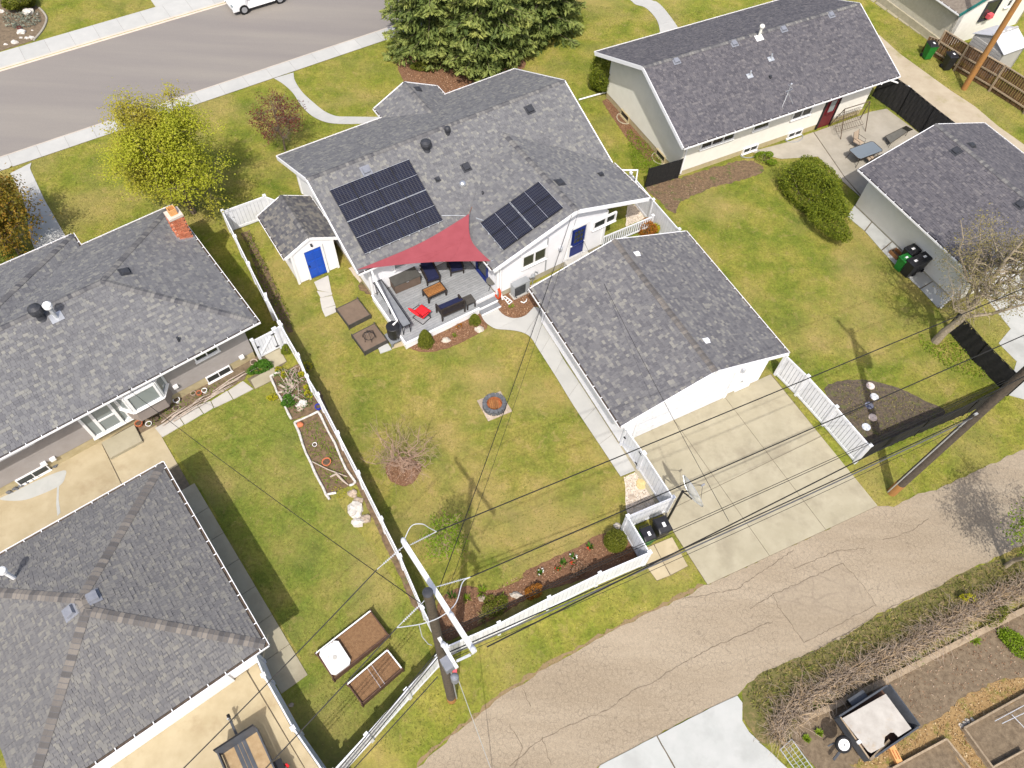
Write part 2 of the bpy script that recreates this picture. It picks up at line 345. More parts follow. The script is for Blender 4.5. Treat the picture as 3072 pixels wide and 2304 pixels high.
def solar_mat():
    """print on the panel: cells and silver grid lines, in the panel's own axes"""
    m, nt, b = nodes('solar_cells')
    uv = N(nt, 'ShaderNodeUVMap').outputs[0]
    sep = N(nt, 'ShaderNodeSeparateXYZ'); nt.links.new(uv, sep.inputs[0])
    def lines(sock, count, width):
        a = N(nt, 'ShaderNodeMath', operation='MULTIPLY'); nt.links.new(sock, a.inputs[0]); a.inputs[1].default_value = count
        fr = N(nt, 'ShaderNodeMath', operation='FRACT'); nt.links.new(a.outputs[0], fr.inputs[0])
        s = N(nt, 'ShaderNodeMath', operation='SUBTRACT'); nt.links.new(fr.outputs[0], s.inputs[0]); s.inputs[1].default_value = 0.5
        ab = N(nt, 'ShaderNodeMath', operation='ABSOLUTE'); nt.links.new(s.outputs[0], ab.inputs[0])
        gt = N(nt, 'ShaderNodeMath', operation='GREATER_THAN'); nt.links.new(ab.outputs[0], gt.inputs[0]); gt.inputs[1].default_value = 0.5 - width
        return gt.outputs[0]
    lx = lines(sep.outputs[0], 6, 0.055); ly = lines(sep.outputs[1], 20, 0.085)
    mx = N(nt, 'ShaderNodeMath', operation='MAXIMUM'); nt.links.new(lx, mx.inputs[0]); nt.links.new(ly, mx.inputs[1])
    p = pos(nt)
    cell = ramp(nt, noise(nt, p, 3.0, 2), [(0.35, (0.008, 0.009, 0.022)), (0.65, (0.012, 0.015, 0.034))])
    col = mix(nt, mx.outputs[0], cell, (0.075, 0.076, 0.078))
    nt.links.new(col, b.inputs['Base Color']); b.inputs['Roughness'].default_value = 0.3
    b.inputs['Specular IOR Level'].default_value = 0.12
solar_mat()

# ------------------------------------------------------------------ builders
ROOT = {}            # world position of every top-level thing (parts are built relative to it)
def setp(o, label=None, cat=None, group=None, kind=None):
    if label: o['label'] = label
    if cat: o['category'] = cat
    if group: o['group'] = group
    if kind: o['kind'] = kind
    return o
def thing(name, label, cat, loc, group=None):
    o = bpy.data.objects.new(name, None); COL.objects.link(o)
    o.location = loc; o.empty_display_size = 0.2
    ROOT[o.name] = Vector(loc); return setp(o, label, cat, group)
def base_of(parent):
    p = parent
    while p.parent: p = p.parent
    return ROOT[p.name]
def M(m): return MATS[m] if isinstance(m, str) else m
class MB:
    """collects faces in world coordinates, then becomes ONE mesh object"""
    def __init__(s, fr=None): s.v = []; s.f = []; s.fr = fr; s.tone = []
    def add(s, vs, fs, tone=None):
        k = len(s.v)
        for p in vs:
            s.v.append(s.fr.w(p[0], p[1], p[2]) if s.fr else Vector(p))
        for f in fs:
            s.f.append([i + k for i in f]); s.tone.append(0.5 if tone is None else tone)
        return s
    def box(s, x0, x1, y0, y1, z0, z1):
        return s.add([(x0, y0, z0), (x1, y0, z0), (x1, y1, z0), (x0, y1, z0), (x0, y0, z1), (x1, y0, z1), (x1, y1, z1), (x0, y1, z1)],
                     [(0, 3, 2, 1), (4, 5, 6, 7), (0, 1, 5, 4), (1, 2, 6, 5), (2, 3, 7, 6), (3, 0, 4, 7)])
    def obox(s, c, d, yaw=0.0, pitch=0.0):
        m = Matrix.Rotation(yaw, 3, 'Z') @ Matrix.Rotation(pitch, 3, 'Y')
        vs = [Vector(c) + m @ Vector((x * d[0] / 2, y * d[1] / 2, z * d[2] / 2)) for z in (-1, 1) for x, y in ((-1, -1), (1, -1), (1, 1), (-1, 1))]
        return s.add(vs, [(0, 3, 2, 1), (4, 5, 6, 7), (0, 1, 5, 4), (1, 2, 6, 5), (2, 3, 7, 6), (3, 0, 4, 7)])
    def prism(s, poly, z0, z1):
        n = len(poly); vs = [(p[0], p[1], z0) for p in poly] + [(p[0], p[1], z1) for p in poly]
        a = sum(poly[i][0] * poly[(i + 1) % n][1] - poly[(i + 1) % n][0] * poly[i][1] for i in range(n))
        fs = [tuple(range(n, 2 * n))] + [(i, (i + 1) % n, n + (i + 1) % n, n + i) for i in range(n)]
        if a < 0: fs = [tuple(reversed(f)) for f in fs]
        return s.add(vs, fs)
    def face(s, pts): return s.add(pts, [tuple(range(len(pts)))])
    def tube(s, pts, r, n=6, cap=True):
        pts = [s.fr.w(*p) if s.fr else Vector(p) for p in pts]; fr = s.fr; s.fr = None
        rs = r if hasattr(r, '__len__') else [r] * len(pts)
        k = len(pts); vs = []; ref = Vector((0, 0, 1))
        for i, p in enumerate(pts):
            t = (pts[min(i + 1, k - 1)] - pts[max(i - 1, 0)])
            t = t.normalized() if t.length > 1e-9 else Vector((0, 0, 1))
            a = t.cross(Vector((0, 0, 1)) if abs(t.z) < 0.9 else Vector((1, 0, 0))).normalized(); b = t.cross(a)
            for j in range(n):
                th = 2 * math.pi * j / n; vs.append(p + (a * math.cos(th) + b * math.sin(th)) * rs[i])
        fs = [(i * n + j, i * n + (j + 1) % n, (i + 1) * n + (j + 1) % n, (i + 1) * n + j) for i in range(k - 1) for j in range(n)]
        fs = [tuple(reversed(f)) for f in fs]
        if cap: fs += [tuple(range(n)), tuple(reversed(range((k - 1) * n, k * n)))]
        s.add(vs, fs); s.fr = fr; return s
    def lathe(s, c, prof, n=20, squash=1.0, yaw=0.0):
        vs = []; k = len(prof)
        for r, z in prof:
            for j in range(n):
                th = 2 * math.pi * j / n; x, y = r * math.cos(th), r * math.sin(th) * squash
                vs.append((c[0] + x * math.cos(yaw) - y * math.sin(yaw), c[1] + x * math.sin(yaw) + y * math.cos(yaw), c[2] + z))
        fs = [(i * n + j, i * n + (j + 1) % n, (i + 1) * n + (j + 1) % n, (i + 1) * n + j) for i in range(k - 1) for j in range(n)]
        fs += [tuple(reversed(range(n))), tuple(range((k - 1) * n, k * n))]
        return s.add(vs, fs)
    def blob(s, c, r, seed=0, rough=0.18, seg=10, ring=7):
        rd = random.Random(seed); ph = [(rd.uniform(1, 3), rd.uniform(1, 3), rd.uniform(1, 3), rd.uniform(0, 6)) for _ in range(4)]
        vs = [(c[0], c[1], c[2] - r[2])]
        def off(d): return 1 + rough * sum(math.sin(a * 2 * d[0] + b * 2 * d[1] + e * 2 * d[2] + f) for a, b, e, f in ph) / 2
        for i in range(1, ring):
            la = math.pi * i / ring - math.pi / 2
            for j in range(seg):
                lo = 2 * math.pi * j / seg; d = (math.cos(la) * math.cos(lo), math.cos(la) * math.sin(lo), math.sin(la)); k = off(d)
                vs.append((c[0] + r[0] * d[0] * k, c[1] + r[1] * d[1] * k, c[2] + r[2] * d[2] * k))
        vs.append((c[0], c[1], c[2] + r[2]))
        fs = [(0, 1 + (j + 1) % seg, 1 + j) for j in range(seg)]
        for i in range(ring - 2):
            for j in range(seg):
                a = 1 + i * seg + j; b2 = 1 + i * seg + (j + 1) % seg; fs.append((a, b2, b2 + seg, a + seg))
        t = len(vs) - 1; q = 1 + (ring - 2) * seg
        fs += [(q + j, q + (j + 1) % seg, t) for j in range(seg)]
        return s.add(vs, fs)
    def build(s, name, m, parent=None, label=None, cat=None, group=None, kind=None, smooth=False, tone=False, loc=None):
        if parent is not None: b = base_of(parent)
        elif loc is not None: b = Vector(loc)
        else:
            n = len(s.v); b = Vector((sum(p.x for p in s.v) / n, sum(p.y for p in s.v) / n, min(p.z for p in s.v)))
        me = bpy.data.meshes.new(name); me.from_pydata([p - b for p in s.v], [], s.f); me.materials.append(M(m))
        if tone:
            at = me.attributes.new('tone', 'FLOAT', 'FACE'); at.data.foreach_set('value', s.tone)
        if smooth: me.shade_smooth()
        o = bpy.data.objects.new(name, me); COL.objects.link(o)
        if parent is not None: o.parent = parent
        else: o.location = b; ROOT[o.name] = b
        return setp(o, label, cat, group, kind)

CUBE = {}
def unit_cube(m):
    if m not in CUBE:
        me = bpy.data.meshes.new('block'); h = 0.5
        me.from_pydata([(-h, -h, -h), (h, -h, -h), (h, h, -h), (-h, h, -h), (-h, -h, h), (h, -h, h), (h, h, h), (-h, h, h)], [],
                       [(0, 3, 2, 1), (4, 5, 6, 7), (0, 1, 5, 4), (1, 2, 6, 5), (2, 3, 7, 6), (3, 0, 4, 7)])
        me.materials.append(M(m)); CUBE[m] = me
    return CUBE[m]
def pbox(name, m, parent, c, d, yaw=0.0, pitch=0.0, roll=0.0):
    """a straight-edged piece: shared block mesh, its own size and place"""
    o = bpy.data.objects.new(name, unit_cube(m)); COL.objects.link(o); o.parent = parent
    o.location = Vector(c) - base_of(parent); o.scale = d; o.rotation_euler = (roll, pitch, yaw)
    return o
def pmesh(name, me, parent, mat4):
    o = bpy.data.objects.new(name, me); COL.objects.link(o); o.parent = parent
    o.matrix_basis = Matrix.Translation(-base_of(parent)) @ mat4
    return o
def span(name, m, parent, a, b, w, h, dz=0.0):
    """a beam from a to b (centre line), w wide, h high"""
    a = Vector(a); b = Vector(b); d = b - a; L = d.length
    o = pbox(name, m, parent, (a + b) / 2 + Vector((0, 0, dz)), (L, w, h), math.atan2(d.y, d.x), -math.asin(max(-1, min(1, d.z / L))))
    return o
def slab(name, m, parent, pts, z0, z1):
    return MB().prism([(p[0], p[1]) for p in pts], z0, z1).build(name, m, parent)
PAVED = []           # outlines where no grass grows
def sheet(name, m, pts, z, kind='structure', thick=0.03, keep=True, **kw):
    if keep: PAVED.append([(p[0], p[1]) for p in pts])
    o = MB().prism([(p[0], p[1]) for p in pts], z - thick, z).build(name, m, None, kind=kind, **kw)
    return o
def smooth_line(pts, k=6):
    """round a traced outline (Catmull-Rom)"""
    n = len(pts); out = []
    for i in range(n):
        p0, p1, p2, p3 = pts[i - 1], pts[i], pts[(i + 1) % n], pts[(i + 2) % n]
        for j in range(k):
            t = j / k
            out.append(0.5 * ((2 * p1) + (p2 - p0) * t + (2 * p0 - 5 * p1 + 4 * p2 - p3) * t * t + (3 * p1 - p0 - 3 * p2 + p3) * t ** 3))
    return out
def rough_line(pts, step=0.15, amp=0.05, seed=1):
    rd = random.Random(seed); out = []; n = len(pts)
    for i in range(n):
        a, b = pts[i], pts[(i + 1) % n]; d = b - a; k = max(1, int(d.length / step)); nn = Vector((-d.y, d.x, 0)).normalized() if d.length > 0 else Vector()
        for j in range(k):
            out.append(a + d * (j / k) + nn * rd.uniform(-amp, amp))
    return out

# ---- polygon in its plane, cut into courses
def plane_axes(pts, e):
    e = e.normalized(); n = Vector()
    for i in range(len(pts)):
        n += (pts[i] - pts[0]).cross(pts[(i + 1) % len(pts)] - pts[0])
    n.normalize()
    if n.z < -1e-6: n = -n
    return e, n.cross(e).normalized(), n
def interval(p2, y):
    xs = []
    n = len(p2)
    for i in range(n):
        (x0, y0), (x1, y1) = p2[i], p2[(i + 1) % n]
        if (y0 - y) * (y1 - y) <= 0 and abs(y1 - y0) > 1e-9:
            xs.append(x0 + (x1 - x0) * (y - y0) / (y1 - y0))
    return (min(xs), max(xs)) if len(xs) >= 2 else None
SHM = {}
def shingle_mesh(mat_name, w, ex, t, band=False):
    key = (mat_name, round(w, 3), round(ex, 3), round(t, 4), band)
    if key not in SHM:
        me = bpy.data.meshes.new('shingle'); y1 = ex * 1.2; g_ = 0.004
        me.from_pydata([(g_, 0, 0), (w - g_, 0, 0), (w - g_, y1, -0.004), (g_, y1, -0.004), (g_, 0, t), (w - g_, 0, t), (w - g_, y1, 0.003), (g_, y1, 0.003)], [],
                       [(4, 5, 6, 7), (0, 1, 5, 4), (1, 2, 6, 5), (2, 3, 7, 6), (3, 0, 4, 7)])
        me.materials.append(M(mat_name))
        if band:
            k = 0.45; tb = t + (0.003 - t) * k + .0015; y = y1 * k; me.clear_geometry()
            me.from_pydata([(g_, 0, 0), (w - g_, 0, 0), (w - g_, y1, -0.004), (g_, y1, -0.004), (g_, 0, t), (w - g_, 0, t), (w - g_, y1, 0.003), (g_, y1, 0.003), (w - g_, y, tb), (g_, y, tb)], [],
                           [(4, 5, 8, 9), (9, 8, 6, 7), (0, 1, 5, 4), (1, 2, 6, 8, 5), (3, 0, 4, 9, 7)])
            me.materials.append(M('shingle_band')); me.polygons[1].material_index = 1
        SHM[key] = me
    return SHM[key]
WID = (0.10, 0.13, 0.16, 0.19, 0.23)
mat('shingle_band', (0.108, 0.106, 0.110), rough=0.9)
def roof(root, planes, shmat, seed=1, ex=0.135, thick=0.10, tmax=0.022, limit=300, band=0.0, wf=1.0):
    """planes: (corner points, eave direction). Deck, 300 nearest shingles one by one, the rest as one part."""
    rd = random.Random(seed)
    dk = MB(); tabs = []; axes = []
    for pts, e in planes:
        e, s, n = plane_axes(pts, e); o = pts[0]; axes.append((o, e, s, n))
        up = [p - n * 0.012 for p in pts]; lo = [p - Vector((0, 0, thick)) for p in pts]; k = len(pts)
        area = Vector()
        for i in range(k): area += pts[i].cross(pts[(i + 1) % k])
        ordr = list(range(k)) if area.dot(n) > 0 else list(reversed(range(k)))
        up = [up[i] for i in ordr]; lo = [lo[i] for i in ordr]
        dk.add(up + lo, [tuple(range(k)), tuple(reversed(range(k, 2 * k)))] + [(k + i, k + (i + 1) % k, (i + 1) % k, i) for i in range(k)])
        p2 = [((p - o).dot(e), (p - o).dot(s)) for p in pts]
        y0 = min(q[1] for q in p2); y1 = max(q[1] for q in p2); i = 0
        while y0 + i * ex < y1 - 0.02:
            yl = y0 + i * ex; yu = min(yl + ex * 1.2, y1 - 1e-4)
            a = interval(p2, yl + 1e-4); b = interval(p2, yu)
            if a and b:
                x = min(a[0], b[0]) - rd.uniform(0, 0.2); end = max(a[1], b[1])
                while x < end:
                    w = rd.choice(WID) * wf; t = rd.choice((0.009, 0.009, 0.015, tmax))
                    l0, l1 = max(x, a[0]), min(x + w, a[1]); u0, u1 = max(x, b[0]), min(x + w, b[1])
                    if l1 - l0 > 0.01 or u1 - u0 > 0.01:
                        l0, l1 = min(l0, a[1]), max(l1, a[0]); u0, u1 = min(u0, b[1]), max(u1, b[0])
                        full = abs(l0 - x) < 1e-6 and abs(l1 - x - w) < 1e-6 and abs(u0 - x) < 1e-6 and abs(u1 - x - w) < 1e-6 and yu - yl > ex * 1.19
                        c = o + e * (x + w / 2) + s * yl
                        tabs.append(((c - Vector((0, 0, HC))).length, len(axes) - 1, x, w, t, yl, yu, l0, l1, u0, u1, full, rd.random(), c))
                    x += w
            i += 1
    part = dk.build('roof', shmat, root)
    def seen(c):
        d = c - Vector((0, 0, HC)); k = d.dot(FWD)
        return k > 0 and abs(d.dot(CR) / k * FPX) < 1530 and abs(d.dot(CU) / k * FPX) < 1146
    pick = sorted([t for t in tabs if t[11] and seen(t[13])], key=lambda t: t[0])[:limit]
    ids = set(id(t) for t in pick)
    for t in pick:
        o, e, s, n = axes[t[1]]; q = o + e * t[2] + s * t[5]
        m4 = Matrix(((e.x, s.x, n.x, q.x), (e.y, s.y, n.y, q.y), (e.z, s.z, n.z, q.z), (0, 0, 0, 1)))
        pmesh('shingle', shingle_mesh(shmat + '_piece', t[3], ex, t[4], (t[12] * 7.3) % 1 < band), part, m4)
    mb = MB()
    for t in tabs:
        if id(t) in ids: continue
        o, e, s, n = axes[t[1]]; _, _, x, w, th, yl, yu, l0, l1, u0, u1, _, tone, _ = t
        gq = 0.004
        P = lambda a, y, h: o + e * a + s * y + n * h
        mb.add([P(l0 + gq, yl, 0), P(l1 - gq, yl, 0), P(u1 - gq, yu, -0.004), P(u0 + gq, yu, -0.004), P(l0 + gq, yl, th), P(l1 - gq, yl, th), P(u1 - gq, yu, 0.003), P(u0 + gq, yu, 0.003)],
               [(4, 5, 6, 7), (0, 1, 5, 4), (1, 2, 6, 5), (3, 0, 4, 7)], tone)
        if (tone * 7.3) % 1 < band and l1 - l0 > .06 and u1 - u0 > .06:
            ym = yl + (yu - yl) * .45; hm = th + (0.003 - th) * .45 + .0015; a_, b_ = max(l0, u0) + gq, min(l1, u1) - gq
            if b_ > a_: mb.add([P(a_, ym, hm), P(b_, ym, hm), P(b_, yl + ex * .98, .0065), P(a_, yl + ex * .98, .0065)], [(0, 1, 2, 3)], 0.0)
    if mb.v: mb.build('shingles', shmat, part, kind='stuff', tone=True)
    return part
def caps(part, a, b, n1, n2, matname='ridge_cap_piece', step=0.17, w=0.15, lift=0.022):
    """ridge or hip cap shingles from a (low end first) to b; n1, n2 normals of the two slopes"""
    d = (b - a); L = d.length; t = d.normalized()
    s1 = t.cross(n1); s2 = -(t.cross(n2))
    if s1.z > 0: s1 = -s1
    if s2.z > 0: s2 = -s2
    up = (n1 + n2).normalized()
    me = bpy.data.meshes.new('ridge_cap'); ln = step * 1.5
    sm = lambda v, y, h: (v * 1.0) + t * y + up * h
    vs = []
    for y, h in ((0, 0.014), (ln, 0.004)):
        for v in (s1 * w, s1 * w * 0.35 + up * 0.006, Vector((0, 0, 0)) + up * 0.010, s2 * w * 0.35 + up * 0.006, s2 * w): vs.append(sm(v, y, h))
    for v in (s1 * w, Vector((0, 0, 0)), s2 * w): vs.append(sm(v, 0, -0.012))
    fs = [(i, i + 1, i + 6, i + 5) for i in range(4)] + [(10, 11, 2, 1, 0), (11, 12, 4, 3, 2)]
    if (vs[1] - vs[0]).cross(vs[5] - vs[0]).dot(up) < 0: fs = [tuple(reversed(f)) for f in fs]
    f0_ = len(vs); vs += [v + up * .0015 for v in vs[:5]] + [v + t * .022 + up * .001 for v in vs[:5]]
    sg = [(f0_ + i, f0_ + i + 1, f0_ + i + 6, f0_ + i + 5) for i in range(4)]
    if fs[0][0] != 0: sg = [tuple(reversed(f)) for f in sg]
    me.from_pydata(vs, [], fs + sg); me.materials.append(M(matname)); me.materials.append(M('shingle_band'))
    for q in range(len(fs), len(fs) + 4): me.polygons[q].material_index = 1
    k = int(L / step)
    for i in range(k):
        p = a + t * (i * step) + up * lift
        pmesh('ridge_cap', me, part, Matrix.Translation(p))
def wall(root, pts, e, m, ex=0.115, name='wall', t=0.014):
    """upright wall clad in lapped boards; pts counter-clockwise seen from outside"""
    n = Vector()
    for i in range(1, len(pts) - 1): n += (pts[i] - pts[0]).cross(pts[i + 1] - pts[0])
    n.normalize(); e = e.normalized(); s = Vector((0, 0, 1)); o = pts[0]
    p2 = [((p - o).dot(e), p.z - o.z) for p in pts]; y0 = min(q[1] for q in p2); y1 = max(q[1] for q in p2)
    mb = MB(); y = y0; flip = e.cross(s).dot(n) < 0
    while y < y1 - 0.005:
        yu = min(y + ex, y1 - 1e-4); a = interval(p2, y + 1e-4); b = interval(p2, yu)
        if a and b:
            P = lambda x, yy, h: o + e * x + s * yy + n * h
            vs = [P(a[0], y, 0), P(a[1], y, 0), P(a[1], y, t), P(a[0], y, t), P(b[1], yu, 0.0), P(b[0], yu, 0.0)]
            fs = [(3, 2, 4, 5), (0, 1, 2, 3)]
            if flip: fs = [tuple(reversed(f)) for f in fs]
            mb.add(vs, fs)
        y += ex
    # solid body behind the boards
    k = len(pts); body = [p - n * 0.001 for p in pts] + [p - n * 0.12 for p in pts]
    mb.add(body, [tuple(range(k)), tuple(reversed(range(k, 2 * k)))] + [(k + i, k + (i + 1) % k, (i + 1) % k, i) for i in range(k)])
    return mb.build(name, m, root)
def fwall(root, fr, a, b, z0, z1, m, peak=None, ex=0.115, found=None, name='wall'):
    """wall between ground points a=(u,v), b=(u,v), outside on the right of a->b; peak=(u,v,z) makes a gable"""
    A = fr.w(a[0], a[1], z0); B = fr.w(b[0], b[1], z0)
    pts = [A, B, fr.w(b[0], b[1], z1)]
    if peak: pts.append(fr.w(*peak))
    pts.append(fr.w(a[0], a[1], z1))
    o = wall(root, pts, B - A, m, ex, name)
    if found:
        d = (B - A).normalized(); n = Vector((d.y, -d.x, 0))
        mid = (A + B) / 2 - n * 0.14; mid.z = z0 / 2 - 0.05
        pbox('foundation', found, root, mid, ((B - A).length - 0.02, 0.24, z0 + 0.1), math.atan2(d.y, d.x))
    return o
def window(root, c, w, h, yaw, panes=2, glass='glass_dark', frame='white_paint', fw=0.07, name='window', proud=0.05, bars=0):
    """window centred at c on a wall whose outward heading is yaw"""
    nrm = Vector((math.cos(yaw), math.sin(yaw), 0)); t = Vector((-nrm.y, nrm.x, 0)); c = Vector(c)
    mb = MB(); y2 = yaw + math.pi / 2
    for sx in (-1, 1): mb.obox(c + t * sx * (w / 2 - fw / 2) + nrm * proud / 2, (fw, proud + 0.06, h), y2)
    for sz in (-1, 1): mb.obox(c + Vector((0, 0, sz * (h / 2 - fw / 2))) + nrm * proud / 2, (w - 2 * fw, proud + 0.06, fw), y2)
    for i in range(1, panes): mb.obox(c + t * (-w / 2 + w * i / panes) + nrm * proud / 2, (fw * 0.8, proud + 0.05, h - 2 * fw), y2)
    fo = mb.build(name, frame, root)
    pw = (w - 2 * fw) / panes
    for i in range(panes):
        pbox('pane', glass, fo, c + t * (-w / 2 + fw + pw * (i + 0.5)) + nrm * 0.012, (pw - 0.01, 0.02, h - 2 * fw - 0.005), y2)
    pbox('sill', frame, fo, c + Vector((0, 0, -h / 2 - 0.02)) + nrm * (proud / 2 + 0.02), (w + 0.06, proud + 0.08, 0.04), y2)
    if bars:
        for i in range(1, 3):
            pbox('bar', frame, fo, c + t * (-w / 2 + w * i / 3) + nrm * 0.035, (0.022, 0.02, h - 2 * fw), y2)
            pbox('bar', frame, fo, c + Vector((0, 0, -h / 2 + h * i / 3)) + nrm * 0.037, (w - 2 * fw, 0.02, 0.022), y2)
    return fo
def gutter(root, a, b, out, m='fascia_white', w=0.11, h=0.10):
    """eaves trough with litter in it; out = outward unit vector"""
    a = Vector(a); b = Vector(b); d = (b - a).normalized(); yaw = math.atan2(d.y, d.x); L = (b - a).length; c = (a + b) / 2
    mb = MB()
    mb.obox(c + out * (w - 0.012) + Vector((0, 0, -0.045)), (L, 0.024, h), yaw)
    mb.obox(c + out * (w / 2 - 0.006) + Vector((0, 0, -0.088)), (L, w - 0.012, 0.014), yaw)
    k = max(2, int(L / 0.62))
    for i in range(k):
        mb.obox(a + d * (L * (i + 0.5) / k) + out * (w / 2 - 0.006) + Vector((0, 0, 0.0)), (0.03, w - 0.012, 0.012), yaw)
    o = mb.build('gutter', m, root)
    pbox('litter', 'gutter_dirt', o, c + out * (w / 2 - 0.008) + Vector((0, 0, -0.06)), (L - 0.02, w - 0.03, 0.04), yaw)
    return o
def fascia(root, a, b, h=0.17, w=0.035, m='fascia_white', drop=0.07):
    return span('fascia', m, root, Vector(a) - Vector((0, 0, drop)), Vector(b) - Vector((0, 0, drop)), w, h)
def box_vent(part, c, n, e, m='vent_dark', w=0.36, h=0.13):
    """square attic vent standing on a slope"""
    s = n.cross(e).normalized(); mb = MB()
    P = lambda x, y, z: c + e * x + s * y + n * z
    k = w / 2
    mb.add([P(-k, -k, 0.03), P(k, -k, 0.03), P(k, k, 0.03), P(-k, k, 0.03), P(-k * .86, -k * .86, h), P(k * .86, -k * .86, h), P(k * .86, k * .86, h * .75), P(-k * .86, k * .86, h * .75)],
           [(4, 5, 6, 7), (0, 1, 5, 4), (1, 2, 6, 5), (2, 3, 7, 6), (3, 0, 4, 7), (3, 2, 1, 0)])
    j = w * 0.72
    mb.add([P(-j, -j, 0.028), P(j, -j, 0.028), P(j, j, 0.028), P(-j, j, 0.028)], [(0, 1, 2, 3)])
    return mb.build('roof_vent', m, part)
# ================================================================== THE GROUND
ST = Fr(G(0, 469), 36.1)                 # the street
MH = Fr(G(1073, 820, 2.9), 35.4)         # the main house
GA = Fr(G(1864, 1280, 2.6), 29.0)        # its garage
LH = Fr(G(772, 965, 3.05), 40.7)         # house on the left
LG = Fr(G(485, 1394, 2.9), 40.2)         # garage on the left
H2 = Fr(G(2050, 443, 3.0), 29.2)         # house on the right
RG = Fr(g(3, 0, 845, 1400, 2.7), 29.0)   # garage on the right
SH = Fr(g(1, 1, 260, 600, 2.1), 35.0)    # the small shed

mb = MB(ST); xs = (-400, 400); prof = [(-400, 0), (-0.02, 0), (-0.0, -0.11), (8.5, -0.11), (8.52, 0), (400, 0)]
for (v0, z0), (v1, z1) in zip(prof, prof[1:]):
    mb.add([(xs[0], v0, z0), (xs[1], v0, z0), (xs[1], v1, z1), (xs[0], v1, z1)], [(0, 1, 2, 3)])
mb.build('ground', 'lawn', kind='structure', loc=(0, 0, 0))
def lawn(name, m, pts): return sheet(name, m, pts, 0.004, thick=0.02, keep=False)
lawn('back_lawn', 'lawn_yard', [g(1, 1, 0, 640), g(1, 1, 760, 500), MH.w(0.7, 0.6), MH.w(6, -2), GA.w(0.6, 7.5), GA.w(0.6, 0.5), g(2, 2, 1260, 1100), g(2, 2, 1100, 1500), g(1, 3, 1600, 640), g(1, 2, 1240, 1540), g(1, 2, 480, 70)])
lawn('left_lawn', 'lawn_left', [g(0, 2, 1350, 500), gd(680, 960, 470, 1150), gd(680, 960, 900, 1100), g(1, 2, 600, 900), g(1, 3, 1400, 420), g(1, 3, 1480, 760), g(1, 3, 600, 1750), g(1, 3, 0, 900), LG.w(0.6, -9), LG.w(0.6, 0)])
lawn('right_lawn', 'lawn_right', [gd(1780, 440, 1000, 700), gd(1780, 440, 1900, 380), g(3, 0, 500, 1300), g(3, 1, 800, 250), g(3, 1, 1500, 1020), g(3, 1, 1800, 1480), g(3, 2, 1500, 300), g(3, 2, 850, 670), GA.w(9.4, 0), GA.w(9, 8.5)])
MB(ST).prism([(-120, 0.004), (120, 0.004), (120, 8.496), (-120, 8.496)], -0.16, -0.10).build('street', 'street_asphalt', kind='structure')
def slabs_row(name, m, fr, u0, u1, v0, v1, z, step, rows=1, gap=0.012, thick=0.12, joint='joint', split=None, off=0.0):
    """a poured strip: joint bed with one slab object per bay"""
    bed = MB(fr).prism([(u0, v0), (u1, v0), (u1, v1), (u0, v1)], z - thick, z - 0.012).build(name, joint, kind='structure')
    PAVED.append([tuple(fr.w(u, v)[:2]) for u, v in ((u0, v0), (u1, v0), (u1, v1), (u0, v1))])
    us = [u0]; x = u0 + off + step
    while x < u1 - 0.1: us.append(x); x += step
    us.append(u1)
    vs = split or [v0 + (v1 - v0) * i / rows for i in range(rows + 1)]
    for a, b in zip(us, us[1:]):
        for c, d in zip(vs, vs[1:]):
            w = fr.w((a + b) / 2, (c + d) / 2, z - 0.02)
            pbox('slab', m, bed, w, (b - a - gap, d - c - gap, 0.04), fr.yaw)
    return bed
# monolithic walks with a rolled kerb on either side of the street
slabs_row('sidewalk_south', 'concrete_walk', ST, -6, 62, -1.32, -0.16, 0.035, 1.6)
MB(ST).add([(-6, -0.16, 0.034), (62, -0.16, 0.034), (62, -0.05, 0.02), (-6, -0.05, 0.02), (62, 0.05, -0.095), (-6, 0.05, -0.095)], [(0, 3, 2, 1), (3, 5, 4, 2)]).build('kerb_south', 'kerb', kind='structure')
slabs_row('sidewalk_north', 'concrete_walk', ST, -6, 62, 8.66, 10.38, 0.035, 1.6)
MB(ST).add([(-6, 8.66, 0.034), (62, 8.66, 0.034), (62, 8.55, 0.02), (-6, 8.55, 0.02), (62, 8.45, -0.095), (-6, 8.45, -0.095)], [(0, 1, 2, 3), (3, 2, 4, 5)]).build('kerb_north', 'kerb', kind='structure')
sheet('driveway_across', 'concrete_walk', [ST.w(12.75, 10.39), ST.w(20, 10.39), ST.w(20, 18), ST.w(12.75, 18)], 0.03)

